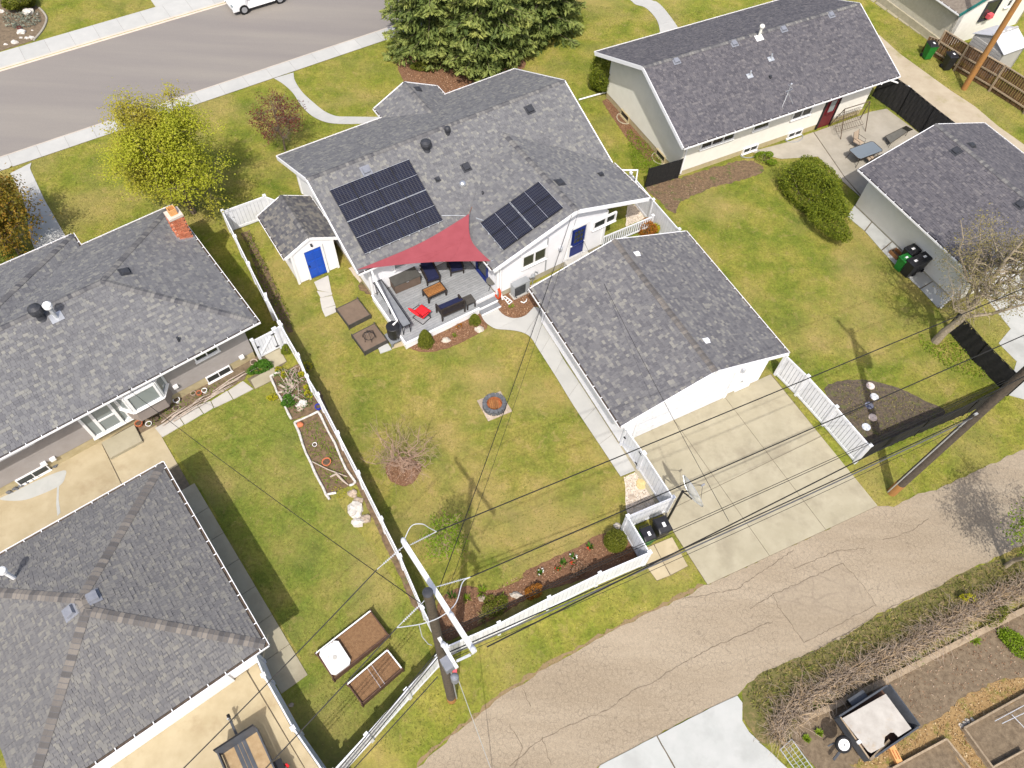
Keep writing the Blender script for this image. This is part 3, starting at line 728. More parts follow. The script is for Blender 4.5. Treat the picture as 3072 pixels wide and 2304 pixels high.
def ribbon(name, m, left, right, z, step, joint='joint', gap=0.012):
    """a curved walk between two traced edges, poured in bays"""
    def res(pts, n):
        L = [0]
        for a, b in zip(pts, pts[1:]): L.append(L[-1] + (b - a).length)
        out = []
        for i in range(n + 1):
            s = L[-1] * i / n
            for j in range(len(pts) - 1):
                if s <= L[j + 1] + 1e-9:
                    k = (s - L[j]) / max(1e-9, L[j + 1] - L[j]); out.append(pts[j].lerp(pts[j + 1], k)); break
        return out
    ln = sum((b - a).length for a, b in zip(left, left[1:])); n = max(4, int(ln / 0.2))
    A, B = res(left, n), res(right, n)
    bed = MB().prism([(p.x, p.y) for p in A] + [(p.x, p.y) for p in reversed(B)], z - 0.1, z - 0.012).build(name, joint, kind='structure')
    PAVED.append([(p.x, p.y) for p in A] + [(p.x, p.y) for p in reversed(B)])
    k = max(1, int(round(step / 0.2))); i = 0
    while i < n:
        j = min(n, i + k)
        if n - j < k * 0.4: j = n
        a = A[i:j + 1]; b = B[i:j + 1]
        def shrink(l):
            l = list(l); d0 = (l[1] - l[0]).normalized() * gap / 2; d1 = (l[-2] - l[-1]).normalized() * gap / 2
            l[0] = l[0] + d0; l[-1] = l[-1] + d1; return l
        a, b = shrink(a), shrink(b)
        MB().prism([(p.x, p.y) for p in a] + [(p.x, p.y) for p in reversed(b)], z - 0.012, z).build('slab', m, bed)
        i = j
    return bed
def cat(pts, k=5):
    """open Catmull-Rom"""
    q = [pts[0] * 2 - pts[1]] + pts + [pts[-1] * 2 - pts[-2]]; out = []
    for i in range(1, len(q) - 2):
        p0, p1, p2, p3 = q[i - 1:i + 3]
        for j in range(k):
            t = j / k; out.append(0.5 * ((2 * p1) + (p2 - p0) * t + (2 * p0 - 5 * p1 + 4 * p2 - p3) * t * t + (3 * p1 - p0 - 3 * p2 + p3) * t ** 3))
    return out + [pts[-1]]
ribbon('front_walk_left', 'concrete_walk', [g(0, 0, 85, 1441), g(0, 0, 120, 1500), g(0, 0, 215, 1720), g(0, 1, 250, 420), g(0, 1, 290, 520)],
       [g(0, 0, 262, 1352), g(0, 0, 250, 1400), g(0, 0, 370, 1659), g(0, 1, 470, 280), g(0, 1, 560, 440)], 0.032, 1.5)
ribbon('front_walk', 'concrete_walk', cat([g(1, 0, 172, 652), g(1, 0, 250, 700), g(1, 0, 330, 775), g(1, 0, 400, 880), g(1, 0, 490, 965), g(1, 0, 600, 1015), g(1, 0, 720, 1030), g(1, 0, 900, 1028), g(1, 0, 1100, 1010)]),
       cat([g(1, 0, 334, 604), g(1, 0, 345, 670), g(1, 0, 405, 765), g(1, 0, 490, 845), g(1, 0, 590, 925), g(1, 0, 690, 966), g(1, 0, 800, 970), g(1, 0, 1040, 972), g(1, 0, 1200, 960)]), 0.032, 1.6)
ribbon('front_walk_right', 'concrete_walk', cat([g(2, 0, 800, -130), g(2, 0, 1020, 0), g(2, 0, 1065, 38), g(2, 0, 1150, 65), g(2, 0, 1222, 135), g(2, 0, 1258, 200), g(2, 0, 1272, 280), g(2, 0, 1280, 420)]),
       cat([g(2, 0, 1000, -190), g(2, 0, 1180, -10), g(2, 0, 1240, 15), g(2, 0, 1295, 62), g(2, 0, 1350, 130), g(2, 0, 1400, 200), g(2, 0, 1425, 250), g(2, 0, 1440, 380)]), 0.032, 1.5)

# ---- the back lane
ln_n = [G(900, 2680), G(1120, 2420), g(1, 3, 1360, 1659), g(1, 3, 1500, 1530), g(1, 3, 1640, 1400), g(1, 3, 1850, 1250), g(1, 3, 2060, 1060), g(2, 3, 0, 1050), g(2, 3, 120, 965), g(2, 3, 320, 835), g(2, 3, 520, 725), g(2, 3, 740, 605),
        g(2, 3, 1000, 465), g(2, 3, 1200, 372), g(2, 3, 1430, 262), g(2, 3, 1640, 150), g(3, 2, 985, 1075), g(3, 2, 1130, 1082), g(3, 2, 1290, 992), g(3, 2, 1480, 935), g(3, 2, 1800, 790), g(3, 2, 2212, 600), G(3400, 1180), G(3900, 930)]
ln_s = [G(4050, 1220), G(3500, 1500), g(3, 2, 2212, 1390), g(3, 2, 1850, 1560), g(3, 3, 1700, 35), g(3, 3, 1530, 140), g(3, 3, 1270, 262), g(3, 3, 1000, 380), g(3, 3, 900, 445), g(3, 3, 700, 588), g(3, 3, 500, 665), g(3, 3, 260, 780), g(3, 3, 0, 885),
        g(2, 3, 1960, 1000), g(2, 3, 1910, 1062), g(2, 3, 1450, 1280), g(2, 3, 1060, 1480), g(2, 3, 760, 1645), G(1600, 2480), G(1400, 2760)]
lane = ln_n + ln_s
sheet('back_lane', 'lane_asphalt', rough_line(lane, 0.25, 0.05, 3), 0.012)
sheet('lane_shoulder', 'dirt_edge', rough_line(ln_n[2:16] + [p + Vector((-0.07, 0.13, 0)) for p in reversed(ln_n[2:16])], 0.2, 0.07, 5), 0.006, keep=False)
sheet('lane_patch', 'lane_patch', rough_line([g(3, 3, 125, 225), g(3, 3, 705, -37), g(3, 3, 985, 310), g(3, 3, 385, 620)], 0.3, 0.015, 4), 0.017)
ck = MB(); rdk = random.Random(4)
def crack(pts, w=0.018):
    out = []
    for a, b in zip(pts, pts[1:]):
        k = max(1, int((b - a).length / .14)); nn = Vector((-(b - a).y, (b - a).x, 0)).normalized()
        out += [a.lerp(b, i / k) + nn * rdk.uniform(-.035, .035) for i in range(k)]
    out.append(pts[-1])
    for a, b in zip(out, out[1:]):
        nn = Vector((-(b - a).y, (b - a).x, 0)).normalized() * w * rdk.uniform(.3, .75)
        ck.add([Vector((*(a - nn)[:2], .0205)), Vector((*(b - nn)[:2], .0205)), Vector((*(b + nn)[:2], .0205)), Vector((*(a + nn)[:2], .0205))], [(0, 1, 2, 3)])
for line in ([(2, 3, 20, 1640), (2, 3, 300, 1410), (2, 3, 560, 1290), (2, 3, 830, 1180), (2, 3, 1060, 1010), (2, 3, 1210, 955), (2, 3, 1350, 850), (2, 3, 1700, 660), (2, 3, 2212, 440)], [(3, 3, 125, 225), (3, 3, 420, 90), (3, 3, 705, -37)], [(3, 3, 705, -37), (3, 3, 840, 100), (3, 3, 985, 310)], [(3, 3, 985, 310), (3, 3, 760, 420), (3, 3, 385, 620)], [(3, 3, 125, 225), (3, 3, 170, 320), (3, 3, 385, 620)], [(3, 3, 125, 225), (3, 3, -60, 340)], [(3, 2, 1040, 1360), (3, 2, 1260, 1290), (3, 2, 1420, 1180)], [(3, 2, 300, 1600), (3, 2, 640, 1450), (3, 2, 900, 1420)], [(2, 3, 130, 1000), (2, 3, 200, 1150)], [(2, 3, 20, 1300), (2, 3, 130, 1490), (2, 3, 60, 1659)], [(2, 3, 290, 1400), (2, 3, 370, 1640)], [(2, 3, 1450, 260), (2, 3, 1900, 180), (3, 3, 300, -150)], [(3, 3, 300, 780), (3, 3, 700, 560), (3, 3, 1300, 220)]):
    crack([g(*q) for q in line])
ck.build('lane_cracks', 'lane_crack', kind='structure')
pad = [g(2, 3, 775, 1640), g(2, 3, 1060, 1487), g(2, 3, 1250, 1390), g(2, 3, 1450, 1285), g(2, 3, 1740, 1135), g(2, 3, 1912, 1060), g(2, 3, 1955, 1120), g(2, 3, 1950, 1270), g(2, 3, 2010, 1360), g(2, 3, 2100, 1450),
       g(3, 3, 0, 1440), g(3, 3, 120, 1540), g(3, 3, 240, 1659), G(2480, 2480), G(1640, 2520)]
bed = sheet('parking_pad', 'joint', pad, 0.02)
cut = [g(2, 3, 1245, 1388), g(2, 3, 1420, 1690)]
slab('slab', 'concrete_white', bed, rough_line([pad[0], pad[1], g(2, 3, 1238, 1396), g(2, 3, 1405, 1690), pad[-2].lerp(pad[-1], 0.6), pad[-1]], 0.3, 0.012, 6), 0.02, 0.045)
slab('slab', 'concrete_white', bed, rough_line([g(2, 3, 1250, 1392)] + pad[3:14] + [pad[-2].lerp(pad[-1], 0.58), g(2, 3, 1417, 1690)], 0.3, 0.012, 7), 0.02, 0.045)

# ---- garage driveway, in the joints the photograph shows
bed = MB(GA).prism([(0.46, -6.85), (9.24, -7.23), (9.30, 0.45), (0.46, 0.45)], -0.08, 0.018).build('driveway', 'joint', kind='structure')
PAVED.append([tuple(GA.w(u, v)[:2]) for u, v in ((0.46, -6.85), (9.24, -7.23), (9.30, 0.45), (0.46, 0.45))])
uj = (0.46, 3.53, 6.44, 9.26); vj = (0.45, -3.38, -6.95)
for a, b in zip(uj, uj[1:]):
    for c, d in zip(vj, vj[1:]):
        lo = lambda u: d if d > -6 else -6.85 - (u - 0.46) * 0.0433
        k = 0.011
        slab('slab', 'concrete_drive', bed, [GA.w(a + k, lo(a) + k), GA.w(b - k, lo(b) + k), GA.w(b - k, c - k), GA.w(a + k, c - k)], 0.018, 0.034)
bed = sheet('bin_pad', 'joint', [g(2, 2, 1150, 1420), g(2, 2, 1372, 1330), g(2, 2, 1505, 1572), g(2, 2, 1372, 1645), g(2, 3, 1245, 108), g(2, 3, 1165, 0)], 0.012)
for q in ([g(2, 2, 1155, 1425), g(2, 2, 1218, 1397), g(2, 2, 1352, 1650), g(2, 3, 1245, 104), g(2, 3, 1168, 0)], [g(2, 2, 1225, 1394), g(2, 2, 1370, 1334), g(2, 2, 1435, 1450), g(2, 2, 1288, 1520)], [g(2, 2, 1292, 1527), g(2, 2, 1438, 1456), g(2, 2, 1500, 1572), g(2, 2, 1360, 1645)]):
    slab('slab', 'concrete_warm', bed, q, 0.012, 0.036)

# ---- walk from the deck round the garage
w_l = cat([gd(1380, 780, 330, 885), gd(1380, 780, 400, 1010), gd(1380, 780, 480, 1085), gd(1380, 780, 600, 1148), gd(1380, 780, 800, 1165), gd(1380, 780, 930, 1180), gd(1380, 780, 1060, 1215), gd(1380, 780, 1175, 1290), gd(1380, 780, 1290, 1470), g(2, 2, 410, 5), g(2, 2, 560, 250), g(2, 2, 800, 612), g(2, 2, 945, 832)])
w_r = cat([gd(1380, 780, 592, 745), gd(1380, 780, 640, 830), gd(1380, 780, 720, 915), gd(1380, 780, 840, 965), gd(1380, 780, 960, 968), gd(1380, 780, 1080, 930), gd(1380, 780, 1160, 860), gd(1380, 780, 1250, 780), gd(1380, 780, 1420, 930), GA.w(0.54, 6.0), GA.w(0.54, 4.0), GA.w(0.54, 1.0), g(2, 2, 1065, 782)])
ribbon('garden_walk', 'concrete_walk', w_l, w_r, 0.04, 1.35)
# pavers in front of the shed
for k, q in enumerate(([(505, 795), (622, 740), (650, 885), (535, 860)], [(527, 868), (655, 885), (652, 900), (560, 925)], [(553, 928), (655, 908), (680, 985), (570, 1020)], [(570, 1022), (682, 990), (692, 1040), (598, 1082)])):
    pts = [g(1, 1, x, y) for x, y in q]; PAVED.append([(p.x, p.y) for p in pts])
    MB().prism([(p.x, p.y) for p in pts], 0.0, 0.04).build('paving_stone', 'concrete', label=('paving slab at the blue shed door', 'narrow second paving slab below the shed door', 'third paving slab of the path to the shed', 'last paving slab of the shed path, farthest from the door')[k], cat='paving stone', group='slabs to the shed')
for k, q in enumerate(([gd(1060, 760, 410, 1570), gd(1060, 760, 560, 1480), gd(1060, 760, 640, 1600), gd(1060, 760, 450, 1670)], [gd(1060, 760, 640, 1590), gd(1060, 760, 660, 1520), gd(1060, 760, 800, 1470), gd(1060, 760, 850, 1530)])):
    PAVED.append([(p.x, p.y) for p in q])
    MB().prism([(p.x, p.y) for p in q], 0.0, 0.05).build('paving_stone', 'concrete_white' if k == 0 else 'concrete_warm', label=('pale square paving slab beside the rain barrel', 'paving slab under the rain barrel stand')[k], cat='paving stone')

# ---- left neighbour's paving
patio = [LH.w(-13.5, .72), LH.w(-0.2, .72), g(0, 2, 1440, 385), g(0, 2, 1345, 505), g(0, 2, 1420, 640), g(0, 2, 1480, 735), g(0, 2, 1740, 1190), g(0, 2, 2010, 1659), g(0, 3, 2130, 250), g(1, 3, 150, 480), g(1, 3, 375, 850), g(1, 3, 215, 935), g(1, 3, 0, 740), LG.w(-2, -5), LG.w(-8, -2), LG.w(-9, 3)]
bed = sheet('patio_left', 'joint', patio, 0.008)
slab('slab', 'concrete_warm', bed, [LH.w(-13.5, .72), LH.w(-7.05, .72), g(0, 2, 845, 560), g(0, 2, 1010, 900), LG.w(-3, -3), LG.w(-9, -2), LG.w(-10, 3)], 0.01, 0.035)
slab('slab', 'concrete_warm', bed, [g(0, 2, 852, 560), g(0, 2, 915, 682), g(0, 2, 1180, 535), g(0, 2, 1160, 480), g(0, 2, 1300, 405), g(0, 2, 1345, 505), g(0, 2, 1478, 735), g(0, 2, 1330, 820), LG.w(-3, -2), g(0, 2, 1018, 895)], 0.01, 0.035)
# light side walk below the flower strip
seg = [(1285, 430, 1345, 505), (1480, 325, 1530, 400), (1640, 240, 1690, 310), (1750, 205, 1775, 262), (1890, 120, 1935, 190), (2020, 40, 2105, 105)]
for i, (a, b) in enumerate(zip(seg, seg[1:])):
    slab('slab', 'concrete', bed, [g(0, 2, a[0] + 4, a[1]), g(0, 2, a[2] + 4, a[3]), g(0, 2, b[2] - 3, b[3]), g(0, 2, b[0] - 3, b[1])], 0.008, 0.045)
PAVED.append([tuple(g(0, 2, x, y)[:2]) for x, y in ((1285, 430), (2020, 40), (2105, 105), (1345, 505))])
bed2 = sheet('side_path_left', 'joint', [gd(680, 960, 340, 980), gd(680, 960, 740, 760), gd(680, 960, 560, 700), gd(680, 960, 600, 590), gd(680, 960, 890, 470), gd(680, 960, 1000, 690), gd(680, 960, 800, 860), gd(680, 960, 760, 1010), gd(680, 960, 470, 1150)], 0.010)
slab('slab', 'concrete_drive', bed2, [gd(680, 960, 620, 590), gd(680, 960, 885, 480), gd(680, 960, 990, 690), gd(680, 960, 780, 800), gd(680, 960, 700, 680)], 0.010, 0.036)
slab('slab', 'concrete_drive', bed2, [gd(680, 960, 400, 1000), gd(680, 960, 770, 790), gd(680, 960, 830, 850), gd(680, 960, 765, 1000), gd(680, 960, 475, 1145)], 0.010, 0.036)
# narrow walk along the left garage
side = [LG.w(-0.2, 0.4), LG.w(0.62, 0.4)]
for i in range(7):
    v = 0.3 - i * 1.42
    slab('slab', 'concrete_drive', bed, [LG.w(-0.6, v), LG.w(0.5, v), LG.w(0.5, v - 1.40), LG.w(-0.6, v - 1.40)], 0.008, 0.040)
PAVED.append([tuple(LG.w(u, v)[:2]) for u, v in ((-0.6, 0.4), (0.51, 0.4), (0.51, -9.8), (-0.6, -9.8))])
apron = [LG.w(-14, -7.9), LG.w(0.3, -7.9), g(1, 3, 0, 720), g(1, 3, 85, 900), g(1, 3, 325, 1340), g(1, 3, 545, 1659), G(1030, 2420), G(600, 2700)]
bed = sheet('driveway_left', 'joint', apron, 0.010)
f1, f2 = g(0, 3, 2060, 860), g(1, 3, 430, 1659)
slab('slab', 'concrete_warm', bed, [LG.w(-14, -8.1), g(0, 3, 2045, 855), g(1, 3, 422, 1659), G(950, 2450), G(560, 2720)], 0.01, 0.038)
slab('slab', 'concrete_warm', bed, [g(0, 3, 2062, 858), g(0, 3, 2110, 720), g(1, 3, 0, 720), g(1, 3, 85, 905), g(1, 3, 325, 1345), g(1, 3, 545, 1659), G(1020, 2420), G(960, 2440), g(1, 3, 432, 1659)], 0.01, 0.038)

# ---- right side
pat = [g(3, 0, -60, 1262), g(3, 0, 240, 1185), g(3, 0, 470, 1098), g(3, 0, 940, 930), g(3, 0, 1070, 905), g(3, 0, 1340, 1108), g(3, 0, 1480, 1240), g(3, 0, 1350, 1420), g(3, 0, 860, 1640), g(3, 0, 700, 1500), g(3, 0, 500, 1300), g(3, 0, 200, 1320)]
bed = sheet('patio_right', 'joint', pat, 0.008)
slab('slab', 'concrete_grey', bed, [pat[0], pat[1], g(3, 0, 462, 1100), g(3, 0, 722, 1478), pat[8], pat[9], pat[10], pat[11]], 0.008, 0.036)
slab('slab', 'concrete_grey', bed, [g(3, 0, 470, 1100)] + pat[3:8] + [g(3, 0, 870, 1632), g(3, 0, 730, 1478)], 0.008, 0.036)
sb = [(740, 245, 805, 130), (890, 370, 930, 300), (1030, 530, 1100, 470), (1180, 690, 1290, 640), (1350, 850, 1460, 790), (1500, 1010, 1620, 950)]
bed = sheet('garage_strip', 'joint', [g(3, 1, s_[0], s_[1]) for s_ in sb] + [g(3, 1, s_[2] + 40, s_[3] - 30) for s_ in reversed(sb)], 0.008)
for a, b in zip(sb, sb[1:]):
    slab('slab', 'concrete_white', bed, [g(3, 1, a[0] + 4, a[1] + 4), g(3, 1, a[2] + 40, a[3] - 26), g(3, 1, b[2] + 36, b[3] - 34), g(3, 1, b[0] - 4, b[1] - 4)], 0.008, 0.034)
sheet('garage_apron_right', 'concrete_white', [g(3, 1, 1860, 880), g(3, 1, 2100, 1180), g(3, 1, 2000, 1300), g(3, 1, 2150, 1450), g(3, 2, 2070, 150), g(3, 2, 2212, 190), G(3300, 1180), G(3400, 800), g(3, 1, 2212, 600)], 0.02)
sheet('gravel_lane', 'gravel_path', [g(3, 0, 1010, 290), g(3, 0, 1180, 445), g(3, 0, 1400, 605), g(3, 0, 1600, 750), g(3, 0, 1800, 880), g(3, 0, 2000, 1050), g(3, 0, 2212, 1200), g(3, 0, 2400, 1400), g(3, 0, 2212, 1300), g(3, 0, 1900, 1060), g(3, 0, 1640, 1050), g(3, 0, 1100, 640), g(3, 0, 900, 330)], 0.012)
for k in range(7):
    x, y = 880 + k * 95, -45 + k * 66
    q = [g(3, 0, x, y + 6), g(3, 0, x + 50, y - 28), g(3, 0, x + 138, y + 30), g(3, 0, x + 84, y + 68)]
    PAVED.append([(p.x, p.y) for p in q])
    MB().prism([(p.x, p.y) for p in q], 0, 0.04).build('paving_stone', 'concrete_drive', label=('topmost', 'second', 'third', 'fourth', 'fifth', 'sixth', 'lowest')[k] + ' worn concrete slab in the path along the stucco wall', cat='paving stone', group='slabs along the stucco wall')

# ---- planting beds
def bed(name, m, pts, z=0.02, sm=True, seed=1, amp=0.03):
    q = smooth_line(pts, 5) if sm else pts
    return sheet(name, m, rough_line(q, 0.15, amp, seed), z, thick=0.05)
bed('deck_bed', 'mulch', [gd(1060, 760, 880, 1500), gd(1060, 760, 1500, 1300), gd(1060, 760, 2100, 960), gd(1060, 760, 2200, 1060), gd(1060, 760, 2205, 1240), gd(1060, 760, 1900, 1420), gd(1060, 760, 1600, 1560), gd(1060, 760, 1250, 1640), gd(1060, 760, 1000, 1600)], 0.025, seed=2)
bed('heat_pump_bed', 'mulch', [gd(1380, 780, 570, 640), gd(1380, 780, 700, 560), gd(1380, 780, 1150, 430), gd(1380, 780, 1420, 330), gd(1380, 780, 1500, 420), gd(1380, 780, 1280, 760), gd(1380, 780, 1080, 930), gd(1380, 780, 950, 965), gd(1380, 780, 800, 950), gd(1380, 780, 680, 880)], 0.03, seed=3)
sheet('house_strip', 'concrete_walk', [gd(1380, 780, 1150, 440), gd(1380, 780, 1450, 290), gd(1380, 780, 1800, 130), gd(1380, 780, 1850, 180), gd(1380, 780, 1500, 420)], 0.035)
bed('apple_tree_bed', 'mulch', [g(1, 2, 1110, 720), g(1, 2, 1200, 680), g(1, 2, 1330, 690), g(1, 2, 1390, 740), g(1, 2, 1370, 820), g(1, 2, 1290, 900), g(1, 2, 1190, 895), g(1, 2, 1110, 820)], 0.02, seed=4)
bed('back_fence_bed', 'mulch', [g(1, 3, 1560, 250), g(1, 3, 1780, 150), g(1, 3, 1960, 190), g(1, 3, 2212, 100), g(2, 3, 150, 30), g(2, 2, 260, 1560), g(2, 2, 620, 1400), g(2, 2, 760, 1310), g(2, 2, 960, 1300), g(2, 2, 1080, 1480), g(2, 2, 800, 1640), g(2, 3, 300, 190), g(2, 3, 0, 360), g(1, 3, 1840, 500), g(1, 3, 1600, 600), g(1, 3, 1530, 420)], 0.02, seed=5)
bed('spruce_bed', 'mulch', [g(1, 0, 1195, 530), g(1, 0, 1230, 500), g(1, 0, 1330, 460), g(1, 0, 1700, 400), g(1, 0, 2150, 450), g(1, 0, 2250, 560), g(1, 0, 1950, 700), g(1, 0, 1650, 820), g(1, 0, 1350, 760), g(1, 0, 1240, 660)], 0.02, seed=6)
bed('pebble_bed', 'pebble', [g(2, 2, 970, 835), g(2, 2, 1070, 790), g(2, 2, 1160, 930), g(2, 2, 1265, 1030), g(2, 2, 1150, 1110), g(2, 2, 1000, 1150), g(2, 2, 985, 1060), g(2, 2, 985, 950)], 0.02, False, seed=7, amp=0.02)
bed('side_bed', 'pebble', [gd(1780, 440, 570, 980), gd(1780, 440, 700, 960), gd(1780, 440, 860, 1190), gd(1780, 440, 700, 1260), gd(1780, 440, 540, 1330), gd(1780, 440, 540, 1150)], 0.02, False, seed=8)
bed('stone_bed_right', 'bed_grey', [g(3, 2, 555, 110), g(3, 2, 640, 50), g(3, 2, 800, 25), g(3, 2, 1000, 45), g(3, 2, 1200, 110), g(3, 2, 1410, 210), g(3, 2, 1560, 300), g(3, 2, 1350, 450), g(3, 2, 1050, 590), g(3, 2, 900, 640), g(3, 2, 800, 480), g(3, 2, 660, 270)], 0.02, seed=9)
bed('shrub_bed_right', 'bed_soil', [gd(1780, 440, 880, 660), gd(1780, 440, 1400, 530), gd(1780, 440, 1900, 380), g(3, 0, -100, 1330), g(3, 0, 60, 1400), g(2, 0, 2000, 1480), g(2, 0, 1700, 1560), g(2, 1, 1450, 130), g(2, 1, 1390, 220), g(2, 1, 1280, 130)], 0.018, seed=10, amp=0.08)
bed('wall_bed_right', 'mulch', [g(2, 0, 790, 840), g(2, 0, 860, 810), g(2, 0, 1110, 1090), g(2, 0, 1290, 1330), g(2, 0, 1180, 1340), g(2, 0, 1010, 1170), g(2, 0, 900, 1010)], 0.018, False, seed=11)
bed('rockery', 'soil', [g(0, 0, -80, 20), g(0, 0, 150, -40), g(0, 0, 320, 60), g(0, 0, 390, 155), g(0, 0, 372, 225), g(0, 0, 330, 280), g(0, 0, 285, 335), g(0, 0, 20, 420), g(0, 0, -80, 440)], 0.03, False, seed=12)
bed('log_bed_upper', 'bed_soil', [gd(680, 960, 730, 960), gd(680, 960, 1250, 700), gd(680, 960, 1450, 1200), gd(680, 960, 1600, 1510), gd(680, 960, 1080, 1659), gd(680, 960, 880, 1300)], 0.025, False, seed=13)
bed('log_bed_lower', 'bed_soil', [g(1, 2, 345, 390), g(1, 2, 545, 300), g(1, 2, 850, 880), g(1, 2, 610, 990), g(1, 2, 460, 700)], 0.025, False, seed=14)
bed('dirt_strip_left', 'bed_soil', [gd(680, 960, 1450, 1180), gd(680, 960, 1560, 1180), gd(680, 960, 1700, 1560), g(1, 2, 880, 860), g(1, 2, 1200, 1500), g(1, 3, 1420, 380), g(1, 3, 1330, 330), g(1, 2, 1000, 1200), g(1, 2, 880, 950), g(1, 2, 560, 330)], 0.018, False, seed=15)
bed('flower_strip_left', 'soil', [LH.w(-5.6, 0.68), LH.w(-0.4, 0.68), g(0, 2, 2030, 20), g(0, 2, 1600, 265), g(0, 2, 1180, 485), g(0, 2, 1120, 430)], 0.03, False, seed=16)
bed('fence_strip_yard', 'bed_soil', [g(1, 1, 0, 450), g(1, 1, 100, 640), g(1, 1, 200, 860), g(1, 1, 300, 1080), g(1, 1, 330, 1200), g(1, 1, 290, 1215), g(1, 1, 190, 1050), g(1, 1, 60, 800), g(0, 1, 2060, 500), g(0, 1, 2000, 390), g(0, 1, 2070, 360)], 0.018, False, seed=17)
bed('shed_dirt', 'bed_soil', [g(1, 1, 870, 840), g(1, 1, 930, 780), g(1, 1, 1060, 1000), g(1, 1, 1040, 1000), g(1, 1, 960, 900)], 0.018, True, seed=18, amp=0.06)
bed('house_corner_bed', 'pebble', [g(1, 1, 790, 680), g(1, 1, 840, 660), g(1, 1, 920, 770), g(1, 1, 880, 800)], 0.018, False, seed=19)
bed('lane_verge', 'verge', [g(3, 3, 0, 890), g(3, 3, 500, 668), g(3, 3, 900, 448), g(3, 3, 1270, 265), g(3, 3, 1700, 38), g(3, 2, 1900, 1545), g(3, 2, 2400, 1400), G(3300, 1700), g(3, 3, 2212, 110), g(3, 3, 1700, 420), g(3, 3, 1200, 840), g(3, 3, 560, 1180), g(3, 3, 330, 1300), g(3, 3, 280, 1480), g(3, 3, 0, 1440), g(2, 3, 2020, 1350), g(2, 3, 1950, 1250), g(2, 3, 1960, 1010)], 0.010, False, seed=20, amp=0.06)
bed('garden_soil', 'soil', [g(3, 3, 330, 1270), g(3, 3, 560, 1180), g(3, 3, 1050, 950), g(3, 3, 1850, 530), g(3, 3, 2212, 330), G(3350, 1750), G(3350, 2500), G(2380, 2500), g(3, 3, 480, 1659), g(3, 3, 280, 1420)], 0.016, False, seed=21)
bed('straw_path', 'straw', [g(3, 3, 760, 1640), g(3, 3, 1150, 1450), g(3, 3, 1330, 1330), g(3, 3, 1500, 1260), g(3, 3, 1720, 1060), g(3, 3, 2000, 930), g(3, 3, 2250, 900), g(3, 3, 2250, 1040), g(3, 3, 1900, 1220), g(3, 3, 1680, 1330), g(3, 3, 1760, 1480), g(3, 3, 1930, 1700), g(3, 3, 1740, 1700), g(3, 3, 1560, 1430), g(3, 3, 1350, 1530), g(3, 3, 1120, 1640), g(3, 3, 950, 1720)], 0.022, False, seed=22, amp=0.06)
# ================================================================== BUILDINGS
UP = Vector((0, 0, 1))
def W3(fr, *pts): return [fr.w(*p) for p in pts]
def slope_n(pts):
    n = (pts[1] - pts[0]).cross(pts[2] - pts[0]).normalized()
    return n if n.z > 0 else -n
def on_plane(fr, px, py, f):
    """sight line meets the surface z = f(u, v)"""
    z = 3.5
    for _ in range(60):
        p = G(px, py, z); u, v = fr.loc(p); z += 0.5 * (f(u, v) - z)
    return G(px, py, z)
def turbine(part, c, r=0.17, h=0.55, m='vent_dark'):
    return MB().lathe(c - UP * 0.1, [(r * .95, 0), (r * .7, 0.10), (r * .62, h * .45), (r * 1.0, h * .5), (r * 1.12, h * .7), (r * 1.0, h * .88), (r * .5, h), (0.01, h * 1.02)], 16).build('chimney_cap', m, part, smooth=False)
def pipe_vent(part, c, r, h, m, cap=None, flash=None):
    mb = MB().tube([c - UP * 0.1, c + UP * h], r, 10)
    if cap: mb.lathe(c + UP * h, [(r * 1.1, -0.02), (r * 1.9, 0.02), (r * 1.9, 0.10), (r * 1.2, 0.16), (0.01, 0.17)], 12)
    return mb.build('vent_pipe', m, part)

# ------------------------------------------------------------------ main house
house = thing('house', 'white sided bungalow with grey shingle roof, solar panels and a back deck', 'house', MH.w(7.6, 4.8))
E0, ER, EW = 2.9, 5.0, 4.4
UE, VN = 15.17, 9.6
sA = W3(MH, (0, 0, E0), (5.6, 0, E0), (10.38, 3.43, EW), (10.38, 4.8, ER), (0, 4.8, ER))
sB = W3(MH, (UE, 0, E0), (UE, 4.8, ER), (10.38, 4.8, ER), (10.38, 3.43, EW))
nA = W3(MH, (UE, VN, E0), (0, VN, E0), (0, 4.8, ER), (UE, 4.8, ER))
wA = W3(MH, (5.6, 0, E0), (5.6, -3.22, E0), (10.38, -3.22, EW), (10.38, 3.43, EW))
wB = W3(MH, (UE, -3.22, E0), (UE, 0, E0), (10.38, 3.43, EW), (10.38, -3.22, EW))
pA = W3(MH, (6.3, 10.6, 2.9), (6.3, 9.6, 2.9), (8.3, 7.43, 3.85), (8.3, 10.6, 3.85))
pB = W3(MH, (10.3, 9.6, 2.9), (10.3, 10.6, 2.9), (8.3, 10.6, 3.85), (8.3, 7.43, 3.85))
rp = roof(house, [(sA, MH.U), (sB, MH.U), (nA, -MH.U), (wA, -MH.V), (wB, MH.V), (pA, -MH.V), (pB, MH.V)], 'shingle_mix', 21)
nS, nN, nWw, nWe, nPw, nPe = slope_n(sA), slope_n(nA), slope_n(wA), slope_n(wB), slope_n(pA), slope_n(pB)
caps(rp, MH.w(0, 4.8, ER), MH.w(UE, 4.8, ER), nS, nN)
caps(rp, MH.w(10.38, -3.22, EW), MH.w(10.38, 3.3, EW), nWw, nWe)
caps(rp, MH.w(8.3, 10.6, 3.85), MH.w(8.3, 7.5, 3.85), nPw, nPe)
